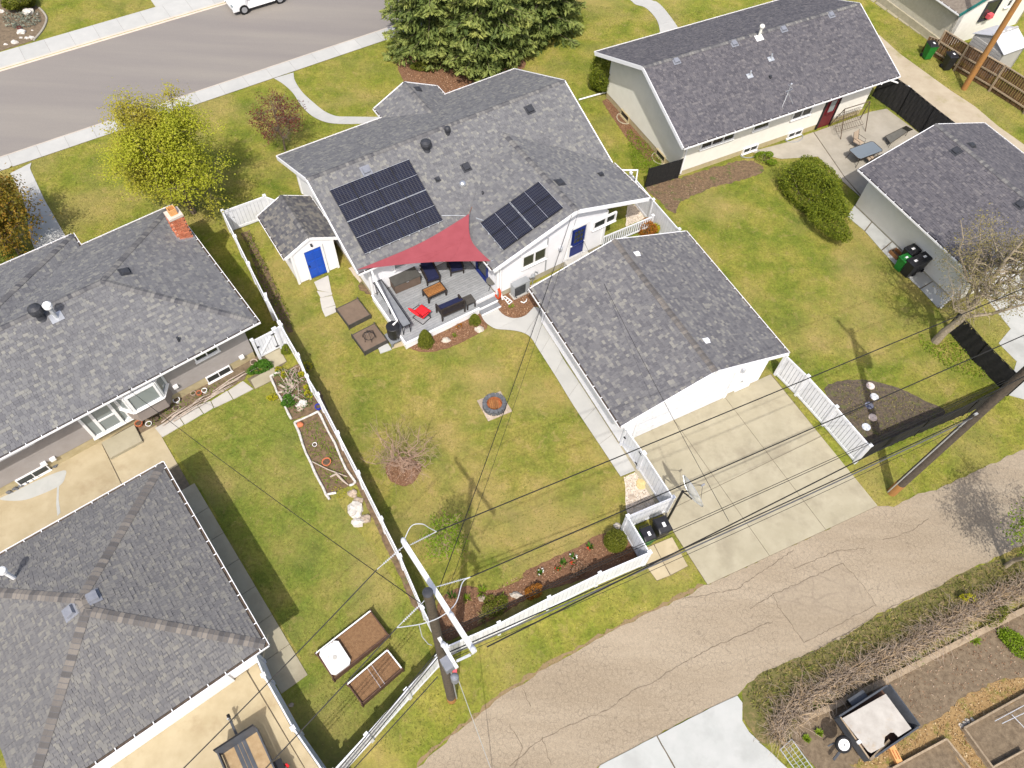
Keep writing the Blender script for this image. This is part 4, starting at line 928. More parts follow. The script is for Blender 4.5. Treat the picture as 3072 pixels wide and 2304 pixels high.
# trim
for a, b in (((0, 0, E0), (0, 4.8, ER)), ((0, VN, E0), (0, 4.8, ER)), ((UE, 0, E0), (UE, 4.8, ER)), ((UE, VN, E0), (UE, 4.8, ER)),
             ((5.6, -3.22, E0), (10.38, -3.22, EW)), ((UE, -3.22, E0), (10.38, -3.22, EW)), ((6.3, 10.6, 2.9), (8.3, 10.6, 3.85)), ((10.3, 10.6, 2.9), (8.3, 10.6, 3.85))):
    fascia(house, MH.w(*a), MH.w(*b), 0.22, 0.05, drop=0.08)
gutter(house, MH.w(0, 0, E0), MH.w(5.5, 0, E0), -MH.V)
gutter(house, MH.w(0, VN, E0), MH.w(6.3, VN, E0), MH.V)
gutter(house, MH.w(10.3, VN, E0), MH.w(UE, VN, E0), MH.V)
gutter(house, MH.w(5.6, -3.1, E0), MH.w(5.6, -0.1, E0), -MH.U)
gutter(house, MH.w(UE, -3.2, E0), MH.w(UE, -0.1, E0), MH.U)
gutter(house, MH.w(6.3, 9.65, 2.9), MH.w(6.3, 10.6, 2.9), -MH.U)
gutter(house, MH.w(10.3, 9.65, 2.9), MH.w(10.3, 10.6, 2.9), MH.U)
# walls
WR = 12.75       # right corner of the back wing
zr = lambda u: E0 - 0.16 + 0.3138 * (min(u, 20.75 - u) - 5.6)
F0 = 0.42
wS = -2.78
fwall(house, MH, (0.7, 9.1), (0.7, 0.5), F0, E0 + 0.12, 'siding_white', (0.7, 4.8, ER - 0.12), found='foundation_tan')
fwall(house, MH, (0.7, 0.5), (6.1, 0.5), F0, E0 + 0.1, 'siding_white', found='foundation_tan')
fwall(house, MH, (6.1, 0.5), (6.1, wS), F0, E0 + 0.02, 'siding_white', found='foundation_tan')
A, B = MH.w(6.1, wS, F0), MH.w(WR, wS, F0)
wall(house, [A, B, MH.w(WR, wS, zr(WR)), MH.w(10.38, wS, zr(10.38)), MH.w(6.1, wS, zr(6.1))], MH.U, 'siding_white')
pbox('foundation', 'foundation', house, MH.w((6.1 + WR) / 2, wS + 0.14, 0.16), (WR - 6.14, 0.24, 0.54), MH.yaw)
fwall(house, MH, (WR, wS), (WR, 0.5), F0, zr(WR), 'siding_white', found='foundation')
fwall(house, MH, (WR, 0.5), (14.7, 0.5), F0, E0 + 0.1, 'siding_white', found='foundation')
fwall(house, MH, (14.7, 0.5), (14.7, 9.1), F0, E0 + 0.12, 'siding_white', (14.7, 4.8, ER - 0.12), found='foundation')
fwall(house, MH, (14.7, 9.1), (0.7, 9.1), F0, E0 + 0.1, 'siding_white', found='foundation')
fwall(house, MH, (10.0, 10.3), (6.6, 10.3), F0, 2.95, 'siding_white', (8.3, 10.3, 3.72), found='foundation')
fwall(house, MH, (6.6, 10.3), (6.6, 9.1), F0, 2.95, 'siding_white', found='foundation')
fwall(house, MH, (10.0, 9.1), (10.0, 10.3), F0, 2.95, 'siding_white', found='foundation')
for u, v in ((0.7, 0.5), (0.7, 9.1), (6.1, wS), (WR, wS), (14.7, 0.5)):
    pbox('corner_trim', 'white_paint', house, MH.w(u, v, 1.66), (0.13, 0.13, 2.5 if v > -1 else 2.44), MH.yaw)
def on_south(px1, py1, px2, py2, v):
    """wall opening from two opposite corners seen in the photograph"""
    u1, z1 = MH.onv(v, px1, py1); u2, z2 = MH.onv(v, px2, py2)
    return (u1 + u2) / 2, abs(u2 - u1), (z1 + z2) / 2, abs(z1 - z2)
yS = MH.yaw - math.pi / 2
uc, ww_, zc, hh = on_south(*T(2, 1, 150, 600), *T(2, 1, 308, 440), wS)
window(house, MH.w(uc, wS - 0.02, 1.95), 1.55, 0.95, yS, 2, 'glass_olive', fw=0.10)
ud, zd = MH.onv(wS, *T(2, 1, 573, 520))
door = MB(MH).box(ud - 0.45, ud + 0.45, wS - 0.03, wS + 0.05, 0.62, 2.66).build('door', 'navy_door', house)
window(house, MH.w(ud, wS - 0.045, 2.02), 0.66, 0.98, yS, 1, 'glass_olive', 'navy_door', 0.05, 'door_window', 0.03, bars=1)
for du in (-0.52, 0.52): pbox('door_trim', 'white_paint', house, MH.w(ud + du, wS - 0.03, 1.62), (0.12, 0.10, 2.12), MH.yaw)
pbox('door_trim', 'white_paint', house, MH.w(ud, wS - 0.03, 2.73), (1.18, 0.11, 0.14), MH.yaw)
pbox('door_bar', 'white_paint', house, MH.w(ud, wS - 0.05, 1.44), (0.9, 0.06, 0.07), MH.yaw)
pbox('door_step', 'concrete', house, MH.w(ud, wS - 0.55, 0.26), (1.5, 0.95, 0.5), MH.yaw)
uc, ww_, zc, hh = on_south(*T(2, 1, 740, 290), *T(2, 1, 890, 180), wS)
window(house, MH.w(uc, wS - 0.02, 2.22), 1.5, 0.62, yS, 1, 'glass_dark', fw=0.08)
window(house, MH.w(2.7, 0.48, 1.95), 1.4, 0.9, yS, 2, 'glass_pale')
window(house, MH.w(6.08, -1.4, 1.5), 1.1, 1.9, MH.yaw + math.pi, 1, 'glass_dark', 'navy_door', 0.10, 'patio_door')
window(house, MH.w(12.0, 9.12, 1.9), 2.2, 1.2, MH.yaw + math.pi / 2, 2)
window(house, MH.w(3.0, 9.12, 1.9), 1.8, 1.1, MH.yaw + math.pi / 2, 2)
# service on the wall: mast, meter, pipes
u1, z1 = MH.onv(wS - 0.05, *T(2, 1, 335, 520))
MB(MH).tube([(u1, wS - 0.06, 0.55), (u1, wS - 0.06, 2.9)], 0.03, 8).build('conduit', 'grey_metal', house)
u2, z2 = MH.onv(wS - 0.05, *T(2, 1, 445, 515))
MB(MH).lathe((u2, wS - 0.06, z2 - 0.1), [(0.10, 0), (0.12, 0.04), (0.12, 0.22), (0.08, 0.26)], 14).build('power_meter', 'insulator', house)
MB(MH).tube([(10.4, wS - 0.08, 3.9), (10.4, wS - 0.10, 4.2)], 0.025, 8).build('service_mast', 'grey_metal', house)
MB(MH).tube([(6.25, wS - 0.08, 2.86), (6.25, wS - 0.10, 0.5), (6.30, wS - 0.25, 0.10)], 0.05, 8).build('downspout', 'white_paint', house)
# roof furniture
ms = lambda u, v: E0 + 0.4375 * v
we = lambda u, v: E0 + 0.3145 * (UE - u)
for c, r, x, y, w_, m_ in ((1, 0, 935, 1415, 0.36, 'vent_grey'), (1, 0, 1765, 1390, 0.34, 'vent_dark'), (1, 0, 1528, 1490, 0.20, 'vent_dark'), (2, 0, 190, 910, 0.36, 'vent_dark'), (2, 0, 205, 1265, 0.36, 'vent_dark')):
    box_vent(rp, on_plane(MH, *T(c, r, x, y), ms), nS, MH.U, m_, w_)
box_vent(rp, on_plane(MH, *T(2, 0, 440, 1515), we), nWe, MH.V, 'vent_dark', 0.36)
box_vent(rp, on_plane(MH, *T(2, 0, 780, 1450), we), nWe, MH.V, 'vent_dark', 0.22)
box_vent(rp, on_plane(MH, *T(1, 0, 1365, 742), lambda u, v: 2.9 + 0.475 * (10.3 - u)), nPe, MH.V, 'vent_dark', 0.3)
turbine(rp, on_plane(MH, *T(1, 0, 1435, 1235), ms), 0.26, 0.62)
turbine(rp, on_plane(MH, *T(1, 0, 1612, 1110), ms), 0.15, 0.55)
c = on_plane(MH, *T(1, 0, 1905, 1635), ms)
MB().tube([c - UP * .1, c + UP * .30, c + UP * .36 + MH.V * .06], 0.055, 10).build('vent_pipe', 'vent_dark', rp)
c = on_plane(MH, *T(1, 0, 1735, 1520), ms)
MB().lathe(c, [(0.20, -0.04), (0.17, 0.05), (0.10, 0.12), (0.02, 0.14)], 14).build('roof_flange', 'steel', rp)
# east downspout frame beyond the roof
MB().tube([gd(1780, 440, 430, 390, 2.6), gd(1780, 440, 735, 390, 2.4), gd(1780, 440, 700, 620, 1.7)], 0.05, 8).build('downspout', 'white_paint', house)

# ---- solar panels: two arrays
def panel(o, ex, ey, n, w, h, label, group):
    t = thing('solar_panel', label, 'solar panel', o, group)
    P = lambda x, y, z: o + ex * x + ey * y + n * z
    fr = MB(); b = 0.014; sd = MB()
    for x0, x1, y0, y1 in ((0, w, 0, b), (0, w, h - b, h), (0, b, b, h - b), (w - b, w, b, h - b)):
        (fr if x1 - x0 > .5 else sd).add([P(x0, y0, -0.02), P(x1, y0, -0.02), P(x1, y1, -0.02), P(x0, y1, -0.02), P(x0, y0, 0.022), P(x1, y0, 0.022), P(x1, y1, 0.022), P(x0, y1, 0.022)],
               [(0, 3, 2, 1), (4, 5, 6, 7), (0, 1, 5, 4), (1, 2, 6, 5), (2, 3, 7, 6), (3, 0, 4, 7)])
    fr.build('frame', 'galvanised', t); sd.build('side_rail', 'black_metal', t)
    for half in (0, 1):
        y0 = b + half * (h - 2 * b) / 2 + (0.012 if half else 0); y1 = b + (half + 1) * (h - 2 * b) / 2 - (0 if half else 0.012)
        m = MB().add([P(b, y0, 0.012), P(w - b, y0, 0.012), P(w - b, y1, 0.012), P(b, y1, 0.012)], [(0, 1, 2, 3)])
        ob = m.build('cell_field', 'solar_cells', t); uv = ob.data.uv_layers.new(name='UVMap')
        for i, q in enumerate(((0, 0), (1, 0), (1, .5), (0, .5))): uv.data[i].uv = q
    MB().add([P(b, h / 2 - 0.007, 0.013), P(w - b, h / 2 - 0.007, 0.013), P(w - b, h / 2 + 0.007, 0.013), P(b, h / 2 + 0.007, 0.013)], [(0, 1, 2, 3)]).build('centre_strip', 'galvanised', t)
    for sx in (0.25, 0.75): MB().add([P(w * sx - 0.03, -0.03, -0.10), P(w * sx + 0.03, -0.03, -0.10), P(w * sx + 0.03, h + 0.0, -0.10), P(w * sx - 0.03, h, -0.10), P(w * sx - 0.03, -0.03, -0.02), P(w * sx + 0.03, -0.03, -0.02), P(w * sx + 0.03, h, -0.02), P(w * sx - 0.03, h, -0.02)], [(0, 3, 2, 1), (4, 5, 6, 7), (0, 1, 5, 4), (1, 2, 6, 5), (2, 3, 7, 6), (3, 0, 4, 7)]).build('rail', 'galvanised', t)
    return t
ey = (MH.V * math.cos(math.atan(0.4375)) + UP * math.sin(math.atan(0.4375)))
col4 = ('first', 'second', 'third', 'fourth')
for r_ in range(2):
    for c_ in range(4):
        v = 0.62 + r_ * 1.645; u = 0.72 + c_ * 1.078
        panel(MH.w(u, v, ms(u, v)) + nS * 0.13, MH.U, ey, nS, 1.06, 1.775, f'{col4[c_]} solar panel from the left in the {"lower" if r_ == 0 else "upper"} row of the large array', 'large solar array')
exw = (MH.U * math.cos(math.atan(0.3138)) + UP * math.sin(math.atan(0.3138)))
wz = lambda u: E0 + 0.3138 * (u - 5.6)
for r_ in range(2):
    for c_ in range(2):
        u = 6.52 + c_ * 1.735; v = -0.56 - r_ * 1.065
        panel(MH.w(u, v, wz(u)) + nWw * 0.13, -MH.V, exw, nWw, 1.045, 1.775, f'{"left" if c_ == 0 else "right"} solar panel in the {"far" if r_ == 0 else "near"} row of the small array', 'small solar array')
q = [on_plane(MH, *T(1, 1, 1560, 245), ms) + nS * .06, on_plane(MH, *T(1, 1, 1680, 243), ms) + nS * .06, on_plane(MH, *T(1, 1, 1800, 250), ms) + nS * .06, on_plane(MH, *T(1, 1, 1915, 288), lambda u, v: wz(u)) + nWw * .06]
MB().tube(q, 0.028, 8).build('conduit', 'galvanised', rp)

# ---- shade sail over the deck
pa = MH.w(0.05, 0.12, 3.02); pb_ = on_plane(MH, *T(1, 1, 1790, 225), lambda u, v: 3.55); pc = MH.w(5.75, -2.72, 3.0)
sail = thing('shade_sail', 'red triangular shade sail stretched over the deck from the roof', 'shade sail', (pa + pb_ + pc) / 3)
mb = MB(); nn = 14; idx = {}; vs = []
ctr = (pa + pb_ + pc) / 3
def sail_pt(a, b):
    c_ = 1 - a - b; p = pa * a + pb_ * b + pc * c_
    pull = (4 * a * b * max(0, 1 - 3.0 * c_) + 4 * b * c_ * max(0, 1 - 3.0 * a) + 4 * a * c_ * max(0, 1 - 3.0 * b)) * .34
    p = p.lerp(ctr, pull * 0.62); p.z -= 0.10 * (1 - (a * a + b * b + c_ * c_)); return p
for i in range(nn + 1):
    for j in range(nn + 1 - i): idx[(i, j)] = len(vs); vs.append(sail_pt(i / nn, j / nn))
fs = []
for i in range(nn):
    for j in range(nn - i):
        fs.append((idx[(i, j)], idx[(i + 1, j)], idx[(i, j + 1)]))
        if j < nn - i - 1: fs.append((idx[(i + 1, j)], idx[(i + 1, j + 1)], idx[(i, j + 1)]))
def flipup(vs, fs):
    n = (Vector(vs[fs[0][1]]) - Vector(vs[fs[0][0]])).cross(Vector(vs[fs[0][2]]) - Vector(vs[fs[0][0]]))
    return fs if n.z > 0 else [tuple(reversed(f)) for f in fs]
mb.add(vs, flipup(vs, fs)); mb.build('fabric', 'sail_red', sail, smooth=True)
for k in (.30, .55, .78): MB().tube([sail_pt(k * (1 - q / 12) + .02 * 0, q / 12 * (1 - k * .6)) + UP * .004 for q in range(11) if k * (1 - q / 12) + q / 12 * (1 - k * .6) <= 1], .006, 4).build('seam', 'sail_red', sail)
MB().tube([pb_, on_plane(MH, *T(1, 1, 1815, 170), ms) + UP * .05], 0.012, 5).build('rope', 'rust', sail)
MB().tube([pa, pa - MH.U * .12], 0.015, 5).build('shackle', 'steel', sail)
MB().tube([pc, pc + MH.U * .15], 0.015, 5).build('shackle', 'steel', sail)

# ------------------------------------------------------------------ garage
gar = thing('garage', 'white double garage with grey shingle gable roof beside the driveway', 'garage', GA.w(4.4, 4.2))
g1 = W3(GA, (0, 8.42, 2.6), (0, 0, 2.6), (4.43, 0, 3.95), (4.43, 8.42, 3.95))
g2 = W3(GA, (8.88, 0, 2.6), (8.88, 8.42, 2.6), (4.43, 8.42, 3.95), (4.43, 0, 3.95))
rg = roof(gar, [(g1, -GA.V), (g2, GA.V)], 'shingle_slate', 33)
n1, n2 = slope_n(g1), slope_n(g2)
caps(rg, GA.w(4.43, 0, 3.95), GA.w(4.43, 8.42, 3.95), n1, n2, 'ridge_cap_warm_piece')
for a, b in (((0, 0, 2.6), (4.43, 0, 3.95)), ((8.88, 0, 2.6), (4.43, 0, 3.95)), ((0, 8.42, 2.6), (4.43, 8.42, 3.95)), ((8.88, 8.42, 2.6), (4.43, 8.42, 3.95))):
    fascia(gar, GA.w(*a), GA.w(*b), 0.20, 0.04, drop=0.08)
gutter(gar, GA.w(0, 0, 2.6), GA.w(0, 8.42, 2.6), -GA.U); gutter(gar, GA.w(8.88, 0, 2.6), GA.w(8.88, 8.42, 2.6), GA.U)
gz = 0.18
fwall(gar, GA, (0.55, 8.0), (0.55, 0.40), gz, 2.66, 'siding_white', found='foundation')
fwall(gar, GA, (0.55, 0.40), (8.4, 0.40), gz, 2.60, 'siding_white', (4.43, 0.40, 3.80), found='foundation')
fwall(gar, GA, (8.4, 0.40), (8.4, 8.0), gz, 2.66, 'siding_white', found='foundation')
fwall(gar, GA, (8.4, 8.0), (0.55, 8.0), gz, 2.60, 'siding_white', (4.43, 8.0, 3.80), found='foundation')
dr = MB(GA).box(1.35, 6.30, 0.345, 0.40, 0.04, 2.28).build('garage_door', 'white_paint', gar)
for i in range(4): pbox('door_panel', 'vinyl', dr, GA.w(3.825, 0.335, 0.32 + i * 0.56), (4.9, 0.03, 0.53), GA.yaw)
for u in (1.27, 6.38): pbox('door_trim', 'white_paint', gar, GA.w(u, 0.36, 1.2), (0.14, 0.12, 2.36), GA.yaw)
pbox('door_trim', 'white_paint', gar, GA.w(3.825, 0.36, 2.36), (5.1, 0.13, 0.15), GA.yaw)
pd = MB(GA).box(7.0, 7.85, 0.34, 0.41, 0.06, 2.08).build('side_door', 'white_paint', gar)
pbox('handle', 'steel', pd, GA.w(7.1, 0.31, 1.0), (0.05, 0.05, 0.12), GA.yaw)
pbox('lamp', 'insulator', gar, GA.w(6.75, 0.30, 2.15), (0.14, 0.14, 0.24), GA.yaw)
f2 = lambda u, v: 2.6 + 0.3034 * (8.88 - u)
for c, r, x, y in ((2, 1, 1080, 560), (2, 1, 1655, 1280)): box_vent(rg, on_plane(GA, *T(c, r, x, y), f2), n2, GA.V, 'vinyl', 0.21, 0.12)

# ------------------------------------------------------------------ left house
lh = thing('house', 'grey sided bungalow with hip roof and orange chimney at the left edge', 'house', LH.w(-6, 5))
e0 = 3.05; s_ = 0.374; hv = 4.55; zz = e0 + s_ * hv; L_ = -18.0
y2 = 5.03; z2_ = e0 + s_ * y2
a1 = W3(LH, (L_, 0, e0), (0, 0, e0), (-hv, hv, zz), (-9.13, hv, zz), (-9.61, y2, z2_), (L_, y2, z2_))
a2 = W3(LH, (0, 0, e0), (0, 2 * hv, e0), (-hv, hv, zz))
a3 = W3(LH, (0, 2 * hv, e0), (-4.58, 2 * hv, e0), (-9.13, hv, zz), (-hv, hv, zz))
a4 = W3(LH, (-4.58, 2 * hv, e0), (-4.58, 10.06, e0), (-9.61, y2, z2_), (-9.13, hv, zz))
a5 = W3(LH, (-4.58, 10.06, e0), (L_, 10.06, e0), (L_, y2, z2_), (-9.61, y2, z2_))
rl = roof(lh, [(a1, LH.U), (a2, LH.V), (a3, -LH.U), (a4, LH.V), (a5, -LH.U)], 'shingle_mix', 44)
k1, k2, k3, k4 = slope_n(a1), slope_n(a2), slope_n(a3), slope_n(a5)
caps(rl, LH.w(0, 0, e0), LH.w(-hv, hv, zz), k1, k2); caps(rl, LH.w(0, 2 * hv, e0), LH.w(-hv, hv, zz), k2, k3)
caps(rl, LH.w(-9.1, hv, zz), LH.w(-hv, hv, zz), k1, k3); caps(rl, LH.w(-4.58, 10.06, e0), LH.w(-9.5, 5.14, z2_ - .04), k2, k4)
gutter(lh, LH.w(L_, 0, e0), LH.w(0.1, 0, e0), -LH.V); gutter(lh, LH.w(0, 0, e0), LH.w(0, 2 * hv + .1, e0), LH.U)
gutter(lh, LH.w(-4.5, 2 * hv, e0), LH.w(0, 2 * hv, e0), LH.V); gutter(lh, LH.w(-4.58, 9.2, e0), LH.w(-4.58, 10.15, e0), LH.U); gutter(lh, LH.w(L_, 10.06, e0), LH.w(-4.6, 10.06, e0), LH.V)
lf = 0.55
fwall(lh, LH, (-17.5, 0.64), (-0.6, 0.64), lf, e0 - 0.02, 'siding_grey', found='foundation_tan', ex=0.14)
fwall(lh, LH, (-0.6, 0.64), (-0.6, 8.4), lf, e0 - 0.02, 'siding_grey', found='foundation_tan', ex=0.14)
fwall(lh, LH, (-0.6, 8.4), (-5.2, 8.4), lf, e0 - 0.02, 'siding_grey', found='foundation_tan')
fwall(lh, LH, (-5.2, 8.4), (-5.2, 9.3), lf, e0 - 0.02, 'siding_grey', found='foundation_tan')
fwall(lh, LH, (-5.2, 9.3), (-17.5, 9.3), lf, e0 - 0.02, 'siding_grey', found='foundation_tan')
yL = LH.yaw - math.pi / 2; wv = 0.64
def lw(px, py): return LH.onv(wv, px, py)
u, z = lw(*T(0, 1, 1705, 1375)); window(lh, LH.w(u, wv - 0.02, min(z, 2.55)), 1.15, 0.5, yL, 2, 'glass_dark')
u, z = lw(*T(0, 1, 1820, 1565)); window(lh, LH.w(u, wv - 0.02, 0.30), 1.2, 0.46, yL, 2, 'glass_dark', fw=.045, proud=.02)
u, z = lw(*T(0, 2, 290, 825)); window(lh, LH.w(u, wv - 0.02, 0.30), 1.3, 0.46, yL, 2, 'glass_dark', fw=.045, proud=.02)
u, z = lw(*T(0, 2, 110, 630)); window(lh, LH.w(u, wv - 0.02, 2.45), 1.6, 0.5, yL, 2, 'glass_dark')
# bay window
ub0, ub1 = lw(*T(0, 2, 1000, 190))[0], lw(*T(0, 2, 1330, 60))[0]
ubm = (ub0 + ub1) / 2; hw = 1.05
bay = [(ubm - hw, wv), (ubm - hw * .62, wv - 0.55), (ubm + hw * .62, wv - 0.55), (ubm + hw, wv)]
bw = MB(LH).prism(bay, 0.62, 1.45).build('bay_base', 'siding_taupe', lh)
for (p, q_), nm in zip(zip(bay, bay[1:]), (1, 2, 1)):
    c = LH.w((p[0] + q_[0]) / 2, (p[1] + q_[1]) / 2, 2.02); d = LH.w(*q_) - LH.w(*p)
    window(lh, c, d.length, 1.15, math.atan2(d.y, d.x) - math.pi / 2, 1, 'glass_pale', fw=0.09, name='bay_window')
MB(LH).prism([(p[0] * 1.0, p[1] - 0.03) for p in bay], 2.60, 2.68).build('bay_roof', 'white_paint', lh)
# glazed side door with white surround
u0, u1 = lw(*T(0, 2, 720, 300))[0], lw(*T(0, 2, 905, 215))[0]
um = LH.onv(wv, *T(0, 2, 870, 500))[0] + 0.15
um = (LH.onv(wv, *T(0, 2, 890, 508))[0] + LH.onv(wv, *T(0, 2, 1058, 412))[0]) / 2
window(lh, LH.w(um, wv - 0.03, 1.62), 1.75, 2.15, yL, 1, 'glass_pale', fw=0.12, name='door_surround', proud=0.06)
window(lh, LH.w(um + 0.05, wv - 0.09, 1.62), 0.95, 2.05, yL, 1, 'glass_pale', fw=0.13, name='glass_door', proud=0.04)
pbox('door_rail', 'white_paint', lh, LH.w(um + 0.05, wv - 0.13, 1.5), (0.9, 0.03, 0.10), LH.yaw)
slab('door_step', 'concrete_drive', lh, [g(0, 2, 842, 548, .2), g(0, 2, 912, 676, .2), g(0, 2, 1178, 532, .2), g(0, 2, 1112, 398, .2)], 0, .2)
for c, r, x, y in ((0, 2, 440, 680), (0, 2, 370, 725), (0, 2, 1090, 350), (0, 2, 1195, 365), (0, 1, 2010, 1430), (0, 2, 1450, 75)):
    u, z = lw(*T(c, r, x, y)); pbox('wall_vent', 'white_paint', lh, LH.w(u, wv - 0.06, max(0.66, z)), (0.22, 0.16, 0.16), LH.yaw)
# roof furniture
sl = lambda u, v: e0 + s_ * v
el = lambda u, v: e0 - s_ * u
box_vent(rl, on_plane(LH, *T(0, 1, 1037, 708), el), k2, LH.V, 'vent_dark', 0.34)
turbine(rl, on_plane(LH, *T(0, 1, 345, 1085), sl), 0.26, 0.85)
c = on_plane(LH, *T(0, 1, 470, 1085), sl)
pipe_vent(rl, c, 0.085, 0.75, 'galvanised'); MB().lathe(c + UP * 0.66, [(0.10, 0), (0.18, 0.04), (0.18, 0.2), (0.12, 0.26), (0.01, 0.27)], 14).build('vent_cap', 'white_paint', rl)
MB().add([c + LH.U * a + (LH.V + UP * s_) * b + k1 * 0.03 for a, b in ((-.26, -.2), (.26, -.2), (.26, .2), (-.26, .2))], [(0, 1, 2, 3)]).build('flashing', 'steel', rl)
c = on_plane(LH, *T(0, 1, 1487, 1280), sl); MB().tube([c - UP * .1, c + UP * .26], 0.055, 10).build('vent_pipe', 'vent_dark', rl)
# brick chimney
cb = on_plane(LH, *T(0, 1, 1525, 405), el); ch = thing('chimney', 'orange brick chimney with clay flue on the left house roof', 'chimney', cb)
cu, cv = LH.loc(cb)
bk = 0
for i in range(13):
    z = cb.z - 0.15 + i * 0.115
    for du, dv, lx, ly in ((0, -0.24, 0.62, 0.12), (0, 0.24, 0.62, 0.12), (-0.25, 0, 0.12, 0.36), (0.25, 0, 0.12, 0.36)):
        n_ = 2 if lx > ly else 1
        for j in range(n_):
            off = (j - (n_ - 1) / 2) * (lx / n_) + (0.04 if i % 2 else -0.04) * (n_ > 1)
            pbox('brick', 'brick_red', ch, LH.w(cu + du + (off if n_ > 1 else 0), cv + dv, z + 0.05), ((lx / n_ - 0.012) if n_ > 1 else lx, ly, 0.095), LH.yaw)
top = cb.z - 0.15 + 13 * 0.115
pbox('mortar', 'mortar', ch, LH.w(cu, cv, (cb.z + top) / 2 - 0.1), (0.56, 0.54, top - cb.z + 0.1), LH.yaw)
pbox('crown', 'mortar', ch, LH.w(cu, cv, top + 0.05), (0.68, 0.66, 0.12), LH.yaw)
fl = MB(LH)
for du, dv, a, b in ((-.15, 0, .04, .34), (.15, 0, .04, .34), (0, -.15, .26, .04), (0, .15, .26, .04)): fl.box(cu + du - a / 2, cu + du + a / 2, cv + dv - b / 2, cv + dv + b / 2, top + 0.1, top + 0.42)
fl.build('flue', 'flue', ch)
pbox('flashing', 'steel', ch, LH.w(cu + .0, cv, cb.z + 0.02), (0.82, 0.80, 0.10), LH.yaw, math.atan(s_))

# ------------------------------------------------------------------ left garage
lg = thing('garage', 'garage with grey hip roof at the lower left, white trim', 'garage', LG.w(-4.1, -4.3))
f0 = 2.9; zt = 4.27; D = 8.7; Wd = 8.2; ra, rb = -4.1, -4.6
c1 = W3(LG, (0, 0, f0), (-Wd, 0, f0), (-Wd / 2, ra, zt)); c2 = W3(LG, (0, -D, f0), (0, 0, f0), (-Wd / 2, ra, zt), (-Wd / 2, rb, zt))
c3 = W3(LG, (-Wd, -D, f0), (0, -D, f0), (-Wd / 2, rb, zt)); c4 = W3(LG, (-Wd, 0, f0), (-Wd, -D, f0), (-Wd / 2, rb, zt), (-Wd / 2, ra, zt))
rr = roof(lg, [(c1, -LG.U), (c2, LG.V), (c3, LG.U), (c4, -LG.V)], 'shingle_garage', 55, ex=0.14, tmax=0.03, band=0.42, wf=.85)
m1, m2, m3, m4 = [slope_n(c) for c in (c1, c2, c3, c4)]
for p, q_, na, nb in (((0, 0, f0), (-Wd / 2, ra, zt), m1, m2), ((0, -D, f0), (-Wd / 2, rb, zt), m2, m3), ((-Wd, -D, f0), (-Wd / 2, rb, zt), m3, m4), ((-Wd, 0, f0), (-Wd / 2, ra, zt), m4, m1), ((-Wd / 2, rb, zt), (-Wd / 2, ra, zt), m2, m4)):
    caps(rr, LG.w(*p), LG.w(*q_), na, nb, 'ridge_cap_warm_piece', 0.175, 0.17)
gutter(lg, LG.w(-Wd, 0, f0), LG.w(0.1, 0, f0), LG.V, w=0.13); gutter(lg, LG.w(0, -D - .1, f0), LG.w(0, 0.1, f0), LG.U, w=0.13); gutter(lg, LG.w(-Wd, -D, f0), LG.w(0.1, -D, f0), -LG.V, w=0.13)
for a, b in (((-7.6, -0.6), (-0.6, -0.6)),): fwall(lg, LG, b, a, 0.15, f0, 'siding_white', found='foundation')
fwall(lg, LG, (-0.6, -8.1), (-0.6, -0.6), 0.15, f0, 'siding_white', found='foundation')
fwall(lg, LG, (-7.6, -8.1), (-0.6, -8.1), 0.15, f0, 'siding_white', found='foundation')
pbox('garage_door', 'white_paint', lg, LG.w(-4.2, -8.14, 1.15), (4.9, 0.06, 2.2), LG.yaw)
box_vent(rr, on_plane(LG, *T(0, 3, 765, 245), lambda u, v: f0 - u / (Wd / 2) * (zt - f0)), m2, LG.V, 'vent_grey', 0.36, 0.16)
box_vent(rr, on_plane(LG, *T(0, 3, 585, 365), lambda u, v: zt - (-Wd / 2 - u) / (Wd / 2) * (zt - f0)), m4, LG.V, 'vent_grey', 0.36, 0.16)
c = on_plane(LG, *T(0, 3, 120, 85), lambda u, v: f0 + (-v) / (-ra) * (zt - f0))
pipe_vent(rr, c, 0.075, 0.75, 'white_paint'); MB().lathe(c + UP * 0.7, [(0.09, 0), (0.15, 0.03), (0.15, 0.16), (0.1, 0.2), (0.01, 0.21)], 14).build('vent_cap', 'white_paint', rr)

# ------------------------------------------------------------------ right house
h2 = thing('house', 'cream sided bungalow with dark grey gable roof and patio at the upper right', 'house', H2.w(7.9, 4.8))
q0, qr, VL, UL = 3.0, 4.95, 9.65, 15.78
d1 = W3(H2, (0, 0, q0), (UL, 0, q0), (UL, VL / 2, qr), (0, VL / 2, qr)); d2 = W3(H2, (UL, VL, q0), (0, VL, q0), (0, VL / 2, qr), (UL, VL / 2, qr))
r2 = roof(h2, [(d1, H2.U), (d2, -H2.U)], 'shingle_dark', 66)
n1, n2 = slope_n(d1), slope_n(d2)
caps(r2, H2.w(0, VL / 2, qr), H2.w(UL, VL / 2, qr), n1, n2)
for u in (0, UL):
    fascia(h2, H2.w(u, 0, q0), H2.w(u, VL / 2, qr), 0.22, 0.04, drop=0.09); fascia(h2, H2.w(u, VL, q0), H2.w(u, VL / 2, qr), 0.22, 0.04, drop=0.09)
gutter(h2, H2.w(0, 0, q0), H2.w(UL, 0, q0), -H2.V); gutter(h2, H2.w(0, VL, q0), H2.w(UL, VL, q0), H2.V)
hf = 0.40; wu, wv2, wn, we_ = 0.85, 0.75, 9.0, 14.9
fwall(h2, H2, (wu, wn), (wu, wv2), hf, q0 + 0.16, 'siding_cream', (wu, VL / 2, qr - 0.12), found='foundation_tan')
fwall(h2, H2, (wu, wv2), (we_, wv2), hf, q0 + 0.12, 'siding_cream', found='foundation_tan')
